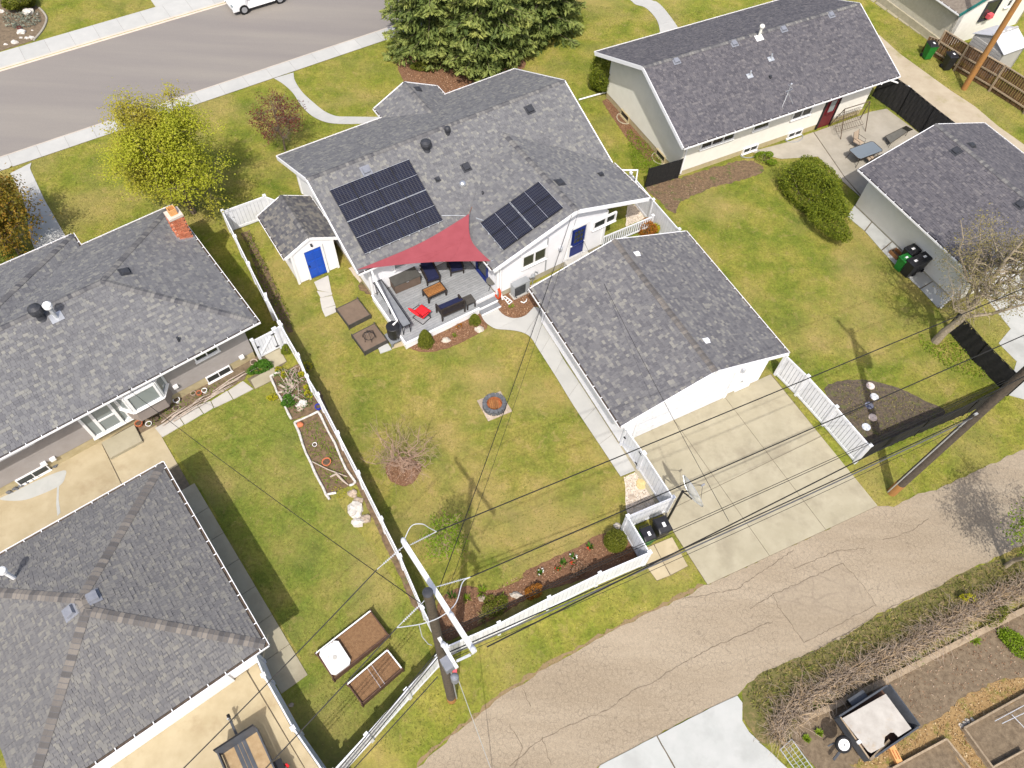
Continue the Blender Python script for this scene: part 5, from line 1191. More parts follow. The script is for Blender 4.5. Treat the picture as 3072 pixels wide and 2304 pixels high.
fwall(h2, H2, (we_, wv2), (we_, wn), hf, q0 + 0.16, 'siding_cream', (we_, VL / 2, qr - 0.12), found='foundation_tan')
fwall(h2, H2, (we_, wn), (wu, wn), hf, q0 + 0.12, 'siding_cream', found='foundation_tan')
y2s = H2.yaw - math.pi / 2
def hw_(px, py): return H2.onv(wv2, px, py)
for c, r, x, y, w_, h_, p_ in ((2, 0, 1750, 1150, 2.4, 0.7, 3), (2, 0, 2110, 1030, 1.2, 0.6, 1), (3, 0, 370, 925, 1.5, 0.75, 2)):
    u, z = hw_(*T(c, r, x, y)); window(h2, H2.w(u, wv2 - 0.02, min(2.55, z)), w_, h_, y2s, p_, 'glass_dark')
for c, r, x, y in ((2, 0, 2000, 1275), (3, 0, 290, 1145)):
    u, z = hw_(*T(c, r, x, y)); window(h2, H2.w(u, wv2 - 0.02, 0.30), 1.1, 0.42, y2s, 2, 'glass_dark', fw=.045)
    MB(H2).tube([(u + 0.65 * math.cos(a), wv2 - 0.05 - 0.45 * math.sin(a), 0.05) for a in [math.pi * i / 10 for i in range(11)]], 0.03, 5).build('window_well', 'grey_metal', h2)
for c, r, x, y in ((2, 0, 985, 965), (2, 0, 1280, 1295)):
    v, z = H2.onu(wu, *T(c, r, x, y)); window(h2, H2.w(wu - 0.02, v, 0.26), 0.95, 0.42, H2.yaw + math.pi, 1, 'glass_dark', 'foundation_tan', .04)
    MB(H2).tube([(wu - 0.05 - 0.45 * math.sin(a), v + 0.55 * math.cos(a), 0.06) for a in [math.pi * i / 10 for i in range(11)]], 0.03, 5).build('window_well', 'foundation', h2)
u, z = hw_(*T(3, 0, 525, 1070))
pd = MB(H2).box(u - 0.48, u + 0.48, wv2 - 0.05, wv2 + 0.04, 0.08, 2.2).build('door', 'maroon_door', h2)
window(h2, H2.w(u, wv2 - 0.06, 1.6), 0.62, 0.95, y2s, 1, 'glass_pale', 'maroon_door', 0.06, 'door_window', 0.03)
for du in (-0.55, 0.55): pbox('door_trim', 'black_metal', h2, H2.w(u + du, wv2 - 0.04, 1.15), (0.09, 0.10, 2.2), H2.yaw)
for c, r, x, y in ((3, 0, 215, 240), (3, 0, 610, 122), (2, 0, 1885, 360), (2, 0, 1405, 505)):
    box_vent(r2, on_plane(H2, *T(c, r, x, y), lambda u, v: q0 + (qr - q0) / (VL / 2) * v), n1, H2.U, 'vent_grey', 0.33)
S2 = lambda u, v: q0 + (qr - q0) / (VL / 2) * v
c = on_plane(H2, *T(2, 0, 2090, 310), S2); pipe_vent(r2, c, 0.08, 0.62, 'siding_cream', True)
MB().add([c + H2.U * a + (H2.V + UP * .404) * b + n1 * 0.03 for a, b in ((-.26, -.22), (.26, -.22), (.26, .2), (-.26, .2))], [(0, 1, 2, 3)]).build('flashing', 'white_paint', r2)
for c_, r_, x, y in ((2, 0, 2190, 490), (2, 0, 2015, 630)):
    c = on_plane(H2, *T(c_, r_, x, y), S2); pipe_vent(r2, c, 0.05, 0.32, 'galvanised')
    MB().add([c + H2.U * a + (H2.V + UP * .404) * b + n1 * 0.03 for a, b in ((-.2, -.14), (.2, -.14), (.2, .14), (-.2, .14))], [(0, 1, 2, 3)]).build('flashing', 'galvanised', r2)
c = on_plane(H2, *T(3, 0, 105, 645), S2); pipe_vent(r2, c, 0.09, 0.14, 'vent_dark')
c = on_plane(H2, *T(3, 0, 225, 845), S2)
an = thing('antenna', 'small metal antenna mast on the dark roof above the red door', 'antenna', c)
MB().tube([c - UP * .03, c + UP * 1.15], 0.022, 6).build('mast', 'galvanised', an)
MB().tube([c + UP * 0.75 - H2.U * .22, c + UP * 0.75 + H2.U * .22], 0.014, 5).build('arm', 'steel', an); MB().tube([c + UP * 1.0 - H2.V * .2, c + UP * 1.0 + H2.V * .2], 0.012, 5).build('arm', 'steel', an)
MB().lathe(c + UP * 1.12, [(0.01, 0), (0.05, 0.03), (0.05, 0.08), (0.01, 0.1)], 10).build('head', 'insulator', an)
MB().tube([c + UP * .6, c + H2.U * .4 - H2.V * .3 + UP * -.05], 0.01, 5).build('stay', 'galvanised', an); MB().tube([c + UP * .6, c - H2.U * .4 - H2.V * .3 + UP * -.05], 0.01, 5).build('stay', 'galvanised', an)
# downspouts at the two visible corners
MB(H2).tube([(0.6, VL - .05, 2.85), (1.0, 9.05, 2.55), (1.0, 9.05, 0.3), (0.85, 9.3, 0.15), (-0.9, 9.45, 0.06)], 0.05, 8).build('downspout', 'white_paint', h2)
MB(H2).tube([(0.35, 0.1, 2.85), (0.98, 0.68, 2.5), (0.98, 0.68, 0.3)], 0.05, 8).build('downspout', 'white_paint', h2)
p = [H2.w(14.3, -0.1, 2.9), H2.w(14.6, 0.3, 2.65), g(3, 0, 1100, 665, 1.9), g(3, 0, 1262, 720, 1.4)]
MB().tube(p, 0.05, 8).build('downspout', 'white_paint', h2)

# ------------------------------------------------------------------ right garage
rgar = thing('garage', 'cream garage with dark grey gable roof at the right edge', 'garage', RG.w(4.7, -4.3))
o0, orr, WU, LD = 2.7, 4.12, 9.4, 8.72
x1 = W3(RG, (0, 0, o0), (0, -LD, o0), (WU / 2, -LD, orr), (WU / 2, 0, orr)); x2 = W3(RG, (WU, -LD, o0), (WU, 0, o0), (WU / 2, 0, orr), (WU / 2, -LD, orr))
r3 = roof(rgar, [(x1, -RG.V), (x2, RG.V)], 'shingle_dark', 77)
n1, n2 = slope_n(x1), slope_n(x2)
caps(r3, RG.w(WU / 2, -LD, orr), RG.w(WU / 2, 0, orr), n1, n2)
for v in (0, -LD): fascia(rgar, RG.w(0, v, o0), RG.w(WU / 2, v, orr), 0.2, 0.04, drop=0.08); fascia(rgar, RG.w(WU, v, o0), RG.w(WU / 2, v, orr), 0.2, 0.04, drop=0.08)
gutter(rgar, RG.w(0, -LD, o0), RG.w(0, 0, o0), -RG.U); gutter(rgar, RG.w(WU, -LD, o0), RG.w(WU, 0, o0), RG.U)
fwall(rgar, RG, (0.75, -0.45), (0.75, -8.3), 0.15, o0 + .1, 'siding_cream', found='foundation')
fwall(rgar, RG, (0.75, -8.3), (8.7, -8.3), 0.15, o0, 'siding_cream', (WU / 2, -8.3, orr - .16), found='foundation')
fwall(rgar, RG, (8.7, -8.3), (8.7, -0.45), 0.15, o0 + .1, 'siding_cream', found='foundation')
fwall(rgar, RG, (8.7, -0.45), (0.75, -0.45), 0.15, o0, 'siding_cream', (WU / 2, -0.45, orr - .16), found='foundation')
pbox('garage_door', 'white_paint', rgar, RG.w(4.7, -8.34, 1.15), (4.9, 0.07, 2.2), RG.yaw)
R1 = lambda u, v: o0 + (orr - o0) / (WU / 2) * u
R2 = lambda u, v: o0 + (orr - o0) / (WU / 2) * (WU - u)
box_vent(r3, on_plane(RG, *T(3, 0, 1650, 1255), R1), n1, RG.V, 'vent_dark', 0.36); box_vent(r3, on_plane(RG, *T(3, 0, 1775, 1208), R2), n2, RG.V, 'vent_dark', 0.32); box_vent(r3, on_plane(RG, *T(3, 1, 2180, 150), R1), n1, RG.V, 'vent_dark', 0.36)
MB().tube([RG.w(-0.05, -8.4, 2.6), RG.w(0.55, -8.2, 2.3), g(3, 1, 1520, 1005, 0.12)], 0.05, 8).build('downspout', 'white_paint', rgar)

# ------------------------------------------------------------------ small shed
sh = thing('shed', 'small white garden shed with grey gable roof and bright blue door', 'shed', SH.w(1.4, 1.7))
w0, wr_, SW, SL = 2.1, 2.80, 2.86, 3.48
j1 = W3(SH, (0, SL, w0), (0, 0, w0), (SW / 2, 0, wr_), (SW / 2, SL, wr_)); j2 = W3(SH, (SW, 0, w0), (SW, SL, w0), (SW / 2, SL, wr_), (SW / 2, 0, wr_))
rs = roof(sh, [(j1, -SH.V), (j2, SH.V)], 'shingle_shed', 88, limit=250)
n1, n2 = slope_n(j1), slope_n(j2)
caps(rs, SH.w(SW / 2, 0, wr_), SH.w(SW / 2, SL, wr_), n1, n2)
for v in (0, SL): fascia(sh, SH.w(0, v, w0), SH.w(SW / 2, v, wr_), 0.16, 0.05, drop=0.07); fascia(sh, SH.w(SW, v, w0), SH.w(SW / 2, v, wr_), 0.16, 0.05, drop=0.07)
gutter(sh, SH.w(0, 0, w0), SH.w(0, SL, w0), -SH.U, w=0.08, h=0.08); gutter(sh, SH.w(SW, 0, w0), SH.w(SW, SL, w0), SH.U, w=0.08, h=0.08)
fwall(sh, SH, (0.33, 0.04), (2.53, 0.04), 0.05, w0 + .08, 'siding_white', (SW / 2, 0.04, wr_ - .1))
fwall(sh, SH, (0.33, 3.3), (0.33, 0.04), 0.05, w0 + .1, 'siding_white'); fwall(sh, SH, (2.53, 0.04), (2.53, 3.3), 0.05, w0 + .1, 'siding_white'); fwall(sh, SH, (2.53, 3.3), (0.33, 3.3), 0.05, w0 + .08, 'siding_white', (SW / 2, 3.3, wr_ - .1))
ua = SH.onv(0, *T(1, 1, 490, 790))[0]; ub_ = SH.onv(0, *T(1, 1, 620, 740))[0]; uc = (ua + ub_) / 2
pd = MB(SH).box(uc - 0.44, uc + 0.44, -0.02, 0.05, 0.08, 2.02).build('door', 'blue_door', sh)
for i in range(3):
    for du in (-0.2, 0.2): pbox('door_panel', 'blue_door', pd, SH.w(uc + du, -0.03, 0.42 + i * 0.6), (0.28, 0.025, 0.46), SH.yaw)
pbox('handle', 'black_metal', pd, SH.w(uc - 0.36, -0.06, 1.0), (0.05, 0.06, 0.10), SH.yaw)
for du in (-0.5, 0.5): pbox('door_trim', 'white_paint', sh, SH.w(uc + du, 0.0, 1.06), (0.11, 0.09, 2.05), SH.yaw)
pbox('door_trim', 'white_paint', sh, SH.w(uc, 0.0, 2.09), (1.11, 0.10, 0.11), SH.yaw)
for u in (0.33, 2.53): pbox('corner_trim', 'white_paint', sh, SH.w(u, 0.05, 1.05), (0.12, 0.12, 2.1), SH.yaw)
pbox('lamp', 'vent_dark', sh, SH.w(uc + .02, -0.05, 2.32), (0.09, 0.12, 0.13), SH.yaw)

# ------------------------------------------------------------------ house beyond the gravel lane (upper right corner)
TBc = g(3, 0, 1682, 118, 2.75); TB = Fr(TBc, 29.0)
tb = thing('house', 'stucco house with brown roof and white gable in the top right corner', 'house', TB.w(3, 6))
ts = W3(TB, (0, 14, 2.75), (0, 0, 2.75), (4.2, 0, 4.2), (4.2, 14, 4.2)); ts2 = W3(TB, (8.4, 0, 2.75), (8.4, 14, 2.75), (4.2, 14, 4.2), (4.2, 0, 4.2))
rt = MB()
for pl in (ts, ts2):
    n = slope_n(pl); k = len(pl); lo = [p - UP * .1 for p in pl]
    rt.add(pl + lo, [tuple(range(k)), tuple(reversed(range(k, 2 * k)))] + [(k + i, k + (i + 1) % k, (i + 1) % k, i) for i in range(k)])
rt.build('roof', 'roof_brown', tb)
gutter(tb, TB.w(0, 0, 2.75), TB.w(0, 14, 2.75), -TB.U)
for a, b in (((0, 0, 2.75), (4.2, 0, 4.2)), ((8.4, 0, 2.75), (4.2, 0, 4.2))): fascia(tb, TB.w(*a), TB.w(*b), 0.24, 0.05, 'teal', 0.10)
def plain(root, fr, a, b, z0, z1, m, peak=None):
    pts = [fr.w(a[0], a[1], z0), fr.w(b[0], b[1], z0), fr.w(b[0], b[1], z1)] + ([fr.w(*peak)] if peak else []) + [fr.w(a[0], a[1], z1)]
    n = (pts[1] - pts[0]).cross(UP).normalized(); k = len(pts)
    return MB().add(pts + [p - n * .15 for p in pts], [tuple(range(k)), tuple(reversed(range(k, 2 * k)))] + [(k + i, k + (i + 1) % k, (i + 1) % k, i) for i in range(k)]).build('wall', m, root)
plain(tb, TB, (0.5, 13.6), (0.5, 0.3), 0.0, 2.85, 'stucco'); plain(tb, TB, (0.5, 0.3), (7.9, 0.3), 0.0, 2.8, 'stucco_white', (4.2, 0.3, 4.05)); plain(tb, TB, (7.9, 0.3), (7.9, 13.6), 0.0, 2.85, 'stucco')
u, z = TB.onv(0.3, *T(3, 0, 1930, 75)); window(tb, TB.w(u, 0.26, z), 1.35, 1.35, TB.yaw - math.pi / 2, 1, 'glass_dark', 'vent_dark', 0.06)
pbox('window_box', 'pink', tb, TB.w(u, 0.05, z - .35), (0.4, 0.3, 0.3), TB.yaw)
u, z = TB.onv(0.3, *T(3, 0, 2085, 20)); window(tb, TB.w(u, 0.26, z), 0.5, 0.6, TB.yaw - math.pi / 2, 1, 'glass_dark')
pbox('base_course', 'foundation', tb, TB.w(0.44, 6.9, 0.25), (0.12, 13.2, 0.5), TB.yaw)
# resin shed in that yard
PS = Fr(g(3, 0, 1880, 560, 0.0), 29.0)
ps = thing('shed', 'small pale grey resin shed behind the brown fence', 'shed', PS.w(1, 1))
A = g(3, 0, 1800, 275, 1.9); Bq = g(3, 0, 2045, 445, 1.9); dv = (Bq - A); L = Vector((dv.x, dv.y, 0)).length; PSF = Fr(A, math.degrees(math.atan2(dv.y, dv.x)))
ww1, dd = L, 2.2
plain(ps, PSF, (0.06, 0.05), (ww1 - .06, 0.05), 0, 1.9, 'plastic_shed_wall', (ww1 / 2, 0.05, 2.4)); plain(ps, PSF, (ww1 - .06, 0.05), (ww1 - .06, dd), 0, 1.9, 'plastic_shed_wall'); plain(ps, PSF, (ww1 - .06, dd), (0.06, dd), 0, 1.9, 'plastic_shed_wall', (ww1 / 2, dd, 2.4)); plain(ps, PSF, (0.06, dd), (0.06, 0.05), 0, 1.9, 'plastic_shed_wall')
for i in range(9): pbox('wall_board', 'plastic_shed_wall', ps, PSF.w(ww1 / 2, 0.03, 0.1 + i * 0.2), (ww1 - .12, 0.05, 0.17), PSF.yaw)
for i in range(2):
    for s in (0, 1):
        a = dd * i / 2 - .05 + (.02 if i else 0); b = dd * (i + 1) / 2 + (.05 if i else -.02) ; x0, x1_ = (-.08, ww1 / 2 - .02) if s == 0 else (ww1 + .08, ww1 / 2 + .02)
        z0, z1 = 1.87, 2.46
        pts = [PSF.w(x0, a, z0), PSF.w(x0, b, z0), PSF.w(x1_, b, z1), PSF.w(x1_, a, z1)]; n = slope_n(pts)
        k = 4; lo = [p - UP * .04 for p in pts]
        MB().add(pts + lo, [(0, 1, 2, 3), (7, 6, 5, 4)] + [(k + i2, k + (i2 + 1) % k, (i2 + 1) % k, i2) for i2 in range(k)]).build('roof_panel', 'plastic_shed_roof', ps)
pbox('ridge', 'plastic_shed_wall', ps, PSF.w(ww1 / 2, dd / 2, 2.48), (0.16, dd + .1, 0.06), PSF.yaw)
for k in (0.35, 0.65): pbox('skylight', 'white_paint', ps, PSF.w(ww1 / 2, dd * k, 2.515), (0.10, 0.35, 0.02), PSF.yaw)
# ================================================================== FENCES
def fence(label, pts, h, bw=0.19, m='vinyl', cap=True, name='fence', post_every=2.4, posts=True, group=None, base=0.06, groove='fence_groove'):
    """privacy fence along ground points: posts with caps, rails and single boards"""
    t = thing(name, label, 'fence', pts[0], group)
    for a, b in zip(pts, pts[1:]):
        d = b - a; L = d.length; n = max(1, round(L / post_every)); yaw = math.atan2(d.y, d.x); u = d / L
        for i in range(n):
            p = a + d * (i / n); q = a + d * ((i + 1) / n); mid = (p + q) / 2; l = (q - p).length - 0.12
            pbox('rail', m, t, mid + UP * (h - 0.07), (l, 0.055, 0.15), yaw); pbox('rail', m, t, mid + UP * (base + 0.07), (l, 0.05, 0.14), yaw)
            k = max(1, int(l / bw)); w = l / k
            for j in range(k):
                pbox('board', m, t, p + u * (0.06 + w * (j + 0.5)) + UP * ((h + base) / 2 - .01) , (w - 0.022, 0.022, h - base - 0.24), yaw)
            # thin tongue behind the boards closes the grooves
            pbox('backing', groove, t, mid + UP * ((h + base) / 2), (l, 0.008, h - base - 0.2), yaw)
            if posts: post(t, p, h, yaw, m)
        if posts: post(t, b, h, yaw, m)
    return t
mat('fence_groove', (0.40, 0.415, 0.45), rough=0.6); mat('fence_gap', (0.16, 0.17, 0.19), rough=0.6)
def post(t, p, h, yaw, m='vinyl', w=0.13):
    for c in t.children:
        if c.name.startswith('post') and (c.location + base_of(t) - p - UP * (h / 2 + 0.03)).length < 0.1: return
    o = pbox('post', m, t, p + UP * (h / 2 + 0.03), (w, w, h + 0.06), yaw)
    pbox('post_cap', m, t, p + UP * (h + 0.075), (w + 0.035, w + 0.035, 0.035), yaw)
def tops(h, *q): 
    out = []
    for c in q:
        p = g(*c, h); p.z = 0; out.append(p)
    return out
HF = 1.5
wf = tops(HF, (0, 1, 1845, 205), (0, 1, 2060, 640), (0, 1, 2212, 945), (1, 1, 100, 900), (1, 1, 215, 1130), (1, 1, 370, 1400), (1, 2, 445, 0), (1, 2, 535, 150), (1, 2, 700, 470), (1, 2, 870, 800), (1, 2, 1060, 1180), (1, 2, 1215, 1490), (1, 3, 1400, 330), (1, 3, 1570, 660))
fence('long white vinyl fence between the back lawn and the left neighbour', wf, HF)
q = tops(HF, (0, 1, 1845, 205), (1, 1, 92, 80)) + [MH.w(0.55, 5.6)]
fence('short white vinyl fence in front of the shed, beside the front lawn', q, HF)
bf = tops(HF, (1, 3, 1600, 655), (1, 3, 2040, 462), (2, 3, 355, 250), (2, 3, 775, 48), (2, 2, 1185, 1460))
fence('white vinyl fence along the lane behind the flower bed', bf, HF)
fl_ = tops(HF, (1, 3, 1530, 735), (1, 3, 1270, 1015), (1, 3, 940, 1385), (1, 3, 660, 1690), (1, 3, 300, 2100))
fence('white vinyl fence along the lane at the bottom edge, left of the pole', fl_, HF)
en = tops(HF, (2, 2, 1185, 1460), (2, 2, 1005, 1160), (2, 2, 1380, 1003), (2, 2, 1142, 642))
fence('white vinyl fence folded round the bins next to the driveway', en, HF)
gt0, gt1 = tops(HF, (2, 2, 1142, 642))[0], tops(HF, (2, 2, 985, 425))[0]
def gate(label, a, b, h, m='vinyl', brace=True):
    t = thing('gate', label, 'gate', a); d = b - a; L = d.length; yaw = math.atan2(d.y, d.x); u = d / L; n = Vector((u.y, -u.x, 0))
    for z in (0.16, h - 0.08): pbox('rail', m, t, (a + b) / 2 + UP * z, (L - 0.16, 0.05, 0.13), yaw)
    k = max(3, int((L - .2) / 0.15)); w = (L - 0.2) / k
    for j in range(k): pbox('board', m, t, a + u * (0.1 + w * (j + .5)) + UP * (h / 2 + .03), (w - 0.018, 0.024, h - 0.36), yaw)
    pbox('backing', 'fence_groove', t, (a + b) / 2 + UP * (h / 2), (L - .2, 0.008, h - 0.3), yaw)
    if brace: span('brace', m, t, a + u * .12 + UP * .25 + n * .03, b - u * .12 + UP * (h - .16) + n * .03, 0.03, 0.08)
    for p in (a, b): post(t, p, h, yaw, m)
    for z in (0.3, h - 0.2): pbox('hinge', 'black_metal', t, b - u * 0.12 + UP * z + n * .05, (0.22, 0.03, 0.06), yaw)
    pbox('latch', 'black_metal', t, a + u * 0.12 + UP * (h * .62) + n * .05, (0.12, 0.05, 0.06), yaw)
    return t
gate('white vinyl gate between the garage corner and the pebble bed', gt1 + (gt0 - gt1) * .04, gt0 - (gt0 - gt1) * .03, HF)
ga, gb = gd(680, 960, 555, 640), gd(680, 960, 900, 460)
gate('white vinyl gate beside the left house wall', ga, gb, 1.45)
q = [gb + (gb - ga).normalized() * .07, gd(680, 960, 1015, 385)]
fence('narrow white fence panel joining the side gate to the long fence', q, 1.45)
ef = tops(1.55, (2, 0, 1030, 1440), (2, 1, 1215, 112), (2, 1, 1430, 358))
fence('white vinyl fence beyond the main house, behind the garage', ef, 1.55)
df = tops(1.62, (3, 1, 240, 1402), (3, 2, 420, 0), (3, 2, 655, 255), (3, 2, 935, 575))
fence('pale slatted vinyl fence along the right side of the driveway', df, 1.62, bw=0.17, groove='fence_gap')
nf = tops(1.5, (0, 3, 2110, 705), (1, 3, 85, 890), (1, 3, 330, 1330), (1, 3, 580, 1690), (1, 3, 760, 2010))
fence('white vinyl fence between the left driveway and its lawn', nf, 1.5)
# low picket panel beside the house
pk = thing('picket_fence', 'low white picket panel between the house wall and the side fence', 'fence', MH.w(13, -3))
a_, b_ = MH.w(WR + 0.06, wS - 0.05), tops(1.0, (2, 1, 1212, 245))[0]
d = b_ - a_; L = d.length; u = d / L; yaw = math.atan2(d.y, d.x)
for z in (0.95, 0.25): pbox('rail', 'vinyl', pk, (a_ + b_) / 2 + UP * z, (L, 0.05, 0.09), yaw)
for j in range(int(L / 0.15)): pbox('picket', 'vinyl', pk, a_ + u * (0.08 + j * 0.15) + UP * 0.6, (0.085, 0.02, 0.62), yaw)
post(pk, b_, 1.0, yaw)

def screen(label, pts, h, m='fence_dark', every=2.4):
    """chain-link fence hung with dark privacy screening"""
    t = thing('screen_fence', label, 'fence', pts[0])
    for a, b in zip(pts, pts[1:]):
        d = b - a; L = d.length; n = max(1, round(L / every)); yaw = math.atan2(d.y, d.x)
        for i in range(n):
            p = a + d * (i / n); q = a + d * ((i + 1) / n)
            mb = MB(); k = 14; vs = []
            nr = Vector((-d.y, d.x, 0)).normalized()
            for z in (0.06, h * .35, h * .7, h - 0.03):
                for j in range(k + 1): vs.append(p + (q - p) * (j / k) + UP * z + nr * (0.018 * math.sin(j * 2.1 + z * 3 + i)))
            fs = [(r * (k + 1) + j, r * (k + 1) + j + 1, (r + 1) * (k + 1) + j + 1, (r + 1) * (k + 1) + j) for r in range(3) for j in range(k)]
            mb.add(vs, fs); vs2 = [v + nr * 0.01 for v in vs]; mb.add(vs2, [tuple(reversed(f)) for f in fs]); mb.build('screen_panel', m, t)
            MB().tube([p, p + UP * (h + .04)], 0.03, 8).build('post', 'black_metal', t)
            MB().tube([p + UP * h, q + UP * h], 0.02, 6).build('rail', 'black_metal', t)
        MB().tube([b, b + UP * (h + .04)], 0.03, 8).build('post', 'black_metal', t)
    return t
screen('black screened fence between the white fence and the right house', [gd(1780, 440, 850, 690), gd(1780, 440, 1395, 530)], 1.45)
screen('tall black screened fence along the gravel lane beside the patio', [g(3, 0, 950, 800), g(3, 0, 1160, 950), g(3, 0, 1345, 1108), g(3, 0, 1560, 1280)], 1.9)
screen('black mesh fence behind the stone bed, along the lane', [g(3, 2, 850, 688), g(3, 2, 1300, 490), g(3, 2, 1700, 325), g(3, 2, 2070, 160), g(3, 1, 1780, 1440), g(3, 1, 1560, 1180)], 1.35)
# brown board fence upper right
bp = [g(3, 0, 1330, 400), g(3, 0, 1500, 500), g(3, 0, 1640, 610), g(3, 0, 1880, 760), g(3, 0, 2130, 930), g(3, 0, 2400, 1130)]
t = thing('board_fence', 'brown weathered board fence along the gravel lane', 'fence', bp[0])
bp = [gd(2672, 0, 690, 930), gd(2672, 0, 1060, 1170), gd(2672, 0, 1640, 1510), gd(2672, 0, 2212, 1880)]
for a, b in zip(bp, bp[1:]):
    d = b - a; L = d.length; u = d / L; yaw = math.atan2(d.y, d.x); nr = Vector((-u.y, u.x, 0))
    k = int(L / 0.15)
    for j in range(k): pbox('board', 'fence_brown', t, a + u * (L * (j + .5) / k) + UP * (0.92 + random.uniform(-.015, .015)), (0.135, 0.02, 1.76), yaw)
    pbox('top_rail', 'weathered_wood', t, (a + b) / 2 + UP * 1.84, (L, 0.12, 0.04), yaw)
    for z in (0.35, 1.1): pbox('rail', 'weathered_wood', t, (a + b) / 2 - nr * .05 + UP * z, (L, 0.05, 0.09), yaw)
    for p in (a, b): pbox('post', 'weathered_wood', t, p - nr * .08 + UP * .95, (0.11, 0.11, 1.9), yaw)
a, b = gd(2672, 0, 690, 930), gd(2672, 0, 500, 860)
t2 = thing('board_fence', 'short brown gate panel at the end of the board fence', 'fence', a)
for j in range(4): pbox('board', 'fence_brown', t2, a.lerp(b, (j + .5) / 4) + UP * .6, (0.17, 0.02, 1.1), math.atan2((b - a).y, (b - a).x))
pbox('rail', 'weathered_wood', t2, a.lerp(b, .5) + UP * 1.17, ((b - a).length, .08, .04), math.atan2((b - a).y, (b - a).x))

# ================================================================== DECK AND BACK YARD
DZ = 0.46
dk = thing('deck', 'grey plank deck with white edging behind the main house', 'deck', MH.w(3.2, -1.4))
n = 25
for i in range(n):
    v1 = 0.42 - i * 0.142; v0 = v1 - 0.128
    ue = 6.02 if v0 > -2.72 else 4.80
    pbox('plank', 'deck_grey', dk, MH.w((0.66 + ue) / 2, (v0 + v1) / 2, DZ - 0.015), (ue - 0.66, 0.128, 0.03), MH.yaw)
pbox('edge_board', 'deck_skirt', dk, MH.w(2.72, -3.14, DZ - 0.012), (4.24, 0.11, 0.036), MH.yaw); pbox('skirt', 'deck_skirt', dk, MH.w(2.72, -3.13, 0.22), (4.2, 0.03, 0.42), MH.yaw)
pbox('edge_board', 'deck_skirt', dk, MH.w(0.62, -1.36, DZ - 0.012), (0.09, 3.62, 0.036), MH.yaw); pbox('skirt', 'deck_skirt', dk, MH.w(0.62, -1.36, 0.22), (0.03, 3.6, 0.42), MH.yaw)
pbox('edge_board', 'deck_skirt', dk, MH.w(5.42, -2.72, DZ - 0.012), (1.2, 0.10, 0.036), MH.yaw); pbox('skirt', 'deck_skirt', dk, MH.w(5.42, -2.71, 0.22), (1.2, 0.03, 0.42), MH.yaw); pbox('skirt', 'deck_skirt', dk, MH.w(4.80, -2.93, 0.22), (0.03, 0.42, 0.42), MH.yaw)
for k, (v, z) in enumerate(((-2.92, 0.30), (-3.22, 0.15))):
    pbox('tread', 'step_grey', dk, MH.w(5.40, v, z - .02), (1.14, 0.30, 0.04), MH.yaw); pbox('nosing', 'deck_skirt', dk, MH.w(5.40, v - 0.17, z - .02), (1.14, 0.05, 0.05), MH.yaw); pbox('riser', 'deck_skirt', dk, MH.w(5.40, v - 0.15, z / 2 - .02), (1.12, 0.02, z - .02), MH.yaw)
D1 = lambda x, y, z=0.0: gd(1060, 760, x, y, z)
D3 = lambda x, y, z=0.0: gd(1380, 780, x, y, z)
def quad(pts):
    """centre, length, width and heading of a traced rectangle"""
    c = sum(pts, Vector()) / 4; a = ((pts[1] - pts[0]) + (pts[2] - pts[3])) / 2; b = ((pts[3] - pts[0]) + (pts[2] - pts[1])) / 2
    return c, a.length, b.length, math.atan2(a.y, a.x)
# storage box
zt_ = DZ + 0.64
c, L, W_, y = quad([D1(575, 385, zt_), D1(1010, 205, zt_), D1(1112, 370, zt_), D1(680, 545, zt_)])
t = thing('storage_box', 'large dark brown deck storage box against the house wall', 'storage box', Vector((c.x, c.y, DZ)))
pbox('body', 'box_brown', t, Vector((c.x, c.y, DZ + .29)), (L - .05, W_ - .05, .56), y)
lid = pbox('lid', 'lid_grey', t, Vector((c.x, c.y, DZ + .61)), (L, W_, .06), y)
ux = Vector((math.cos(y), math.sin(y), 0)); vx = Vector((-ux.y, ux.x, 0))
for i in range(7): pbox('slat', 'box_brown', t, Vector((c.x, c.y, DZ + .06 + i * .08)) - vx * (W_ / 2 - .02), (L - .04, .02, .072), y)
pbox('handle', 'steel', t, Vector((c.x, c.y, DZ + .57)) - vx * (W_ / 2 + .005), (.12, .02, .03), y)
def armchair(label, c, yaw, w=0.72, dpt=0.75, group='navy deck chairs'):
    """dark wood chair; yaw = way it faces"""
    t = thing('lounge_chair', label, 'chair', c, group); f = Vector((math.cos(yaw), math.sin(yaw), 0)); s = Vector((-f.y, f.x, 0)); y2 = yaw - math.pi / 2
    for a in (-1, 1):
        for b in (-1, 1): pbox('leg', 'dark_wood', t, c + s * a * (w / 2 - .03) + f * b * (dpt / 2 - .04) + UP * .2, (.06, .06, .4), y2)
        pbox('arm', 'dark_wood', t, c + s * a * (w / 2 - .03) + UP * .56, (.07, dpt, .04), y2)
        pbox('arm_post', 'dark_wood', t, c + s * a * (w / 2 - .03) + f * (dpt / 2 - .06) + UP * .46, (.05, .05, .2), y2)
    pbox('seat_frame', 'dark_wood', t, c + UP * .3, (w, dpt, .06), y2)
    pbox('seat_cushion', 'navy_cloth', t, c + UP * .40 + f * .02, (w - .14, dpt - .06, .14), y2)
    pbox('back_frame', 'dark_wood', t, c - f * (dpt / 2 + .04) + UP * .62, (w - .04, .05, .62), y2, 0, R(14))
    pbox('back_cushion', 'navy_cloth', t, c - f * (dpt / 2 - .06) + UP * .68, (w - .14, .14, .55), y2, 0, R(14))
    return t
c1_, c2_ = D1(1205, 330, DZ + .35), D1(1325, 440, DZ + .35)
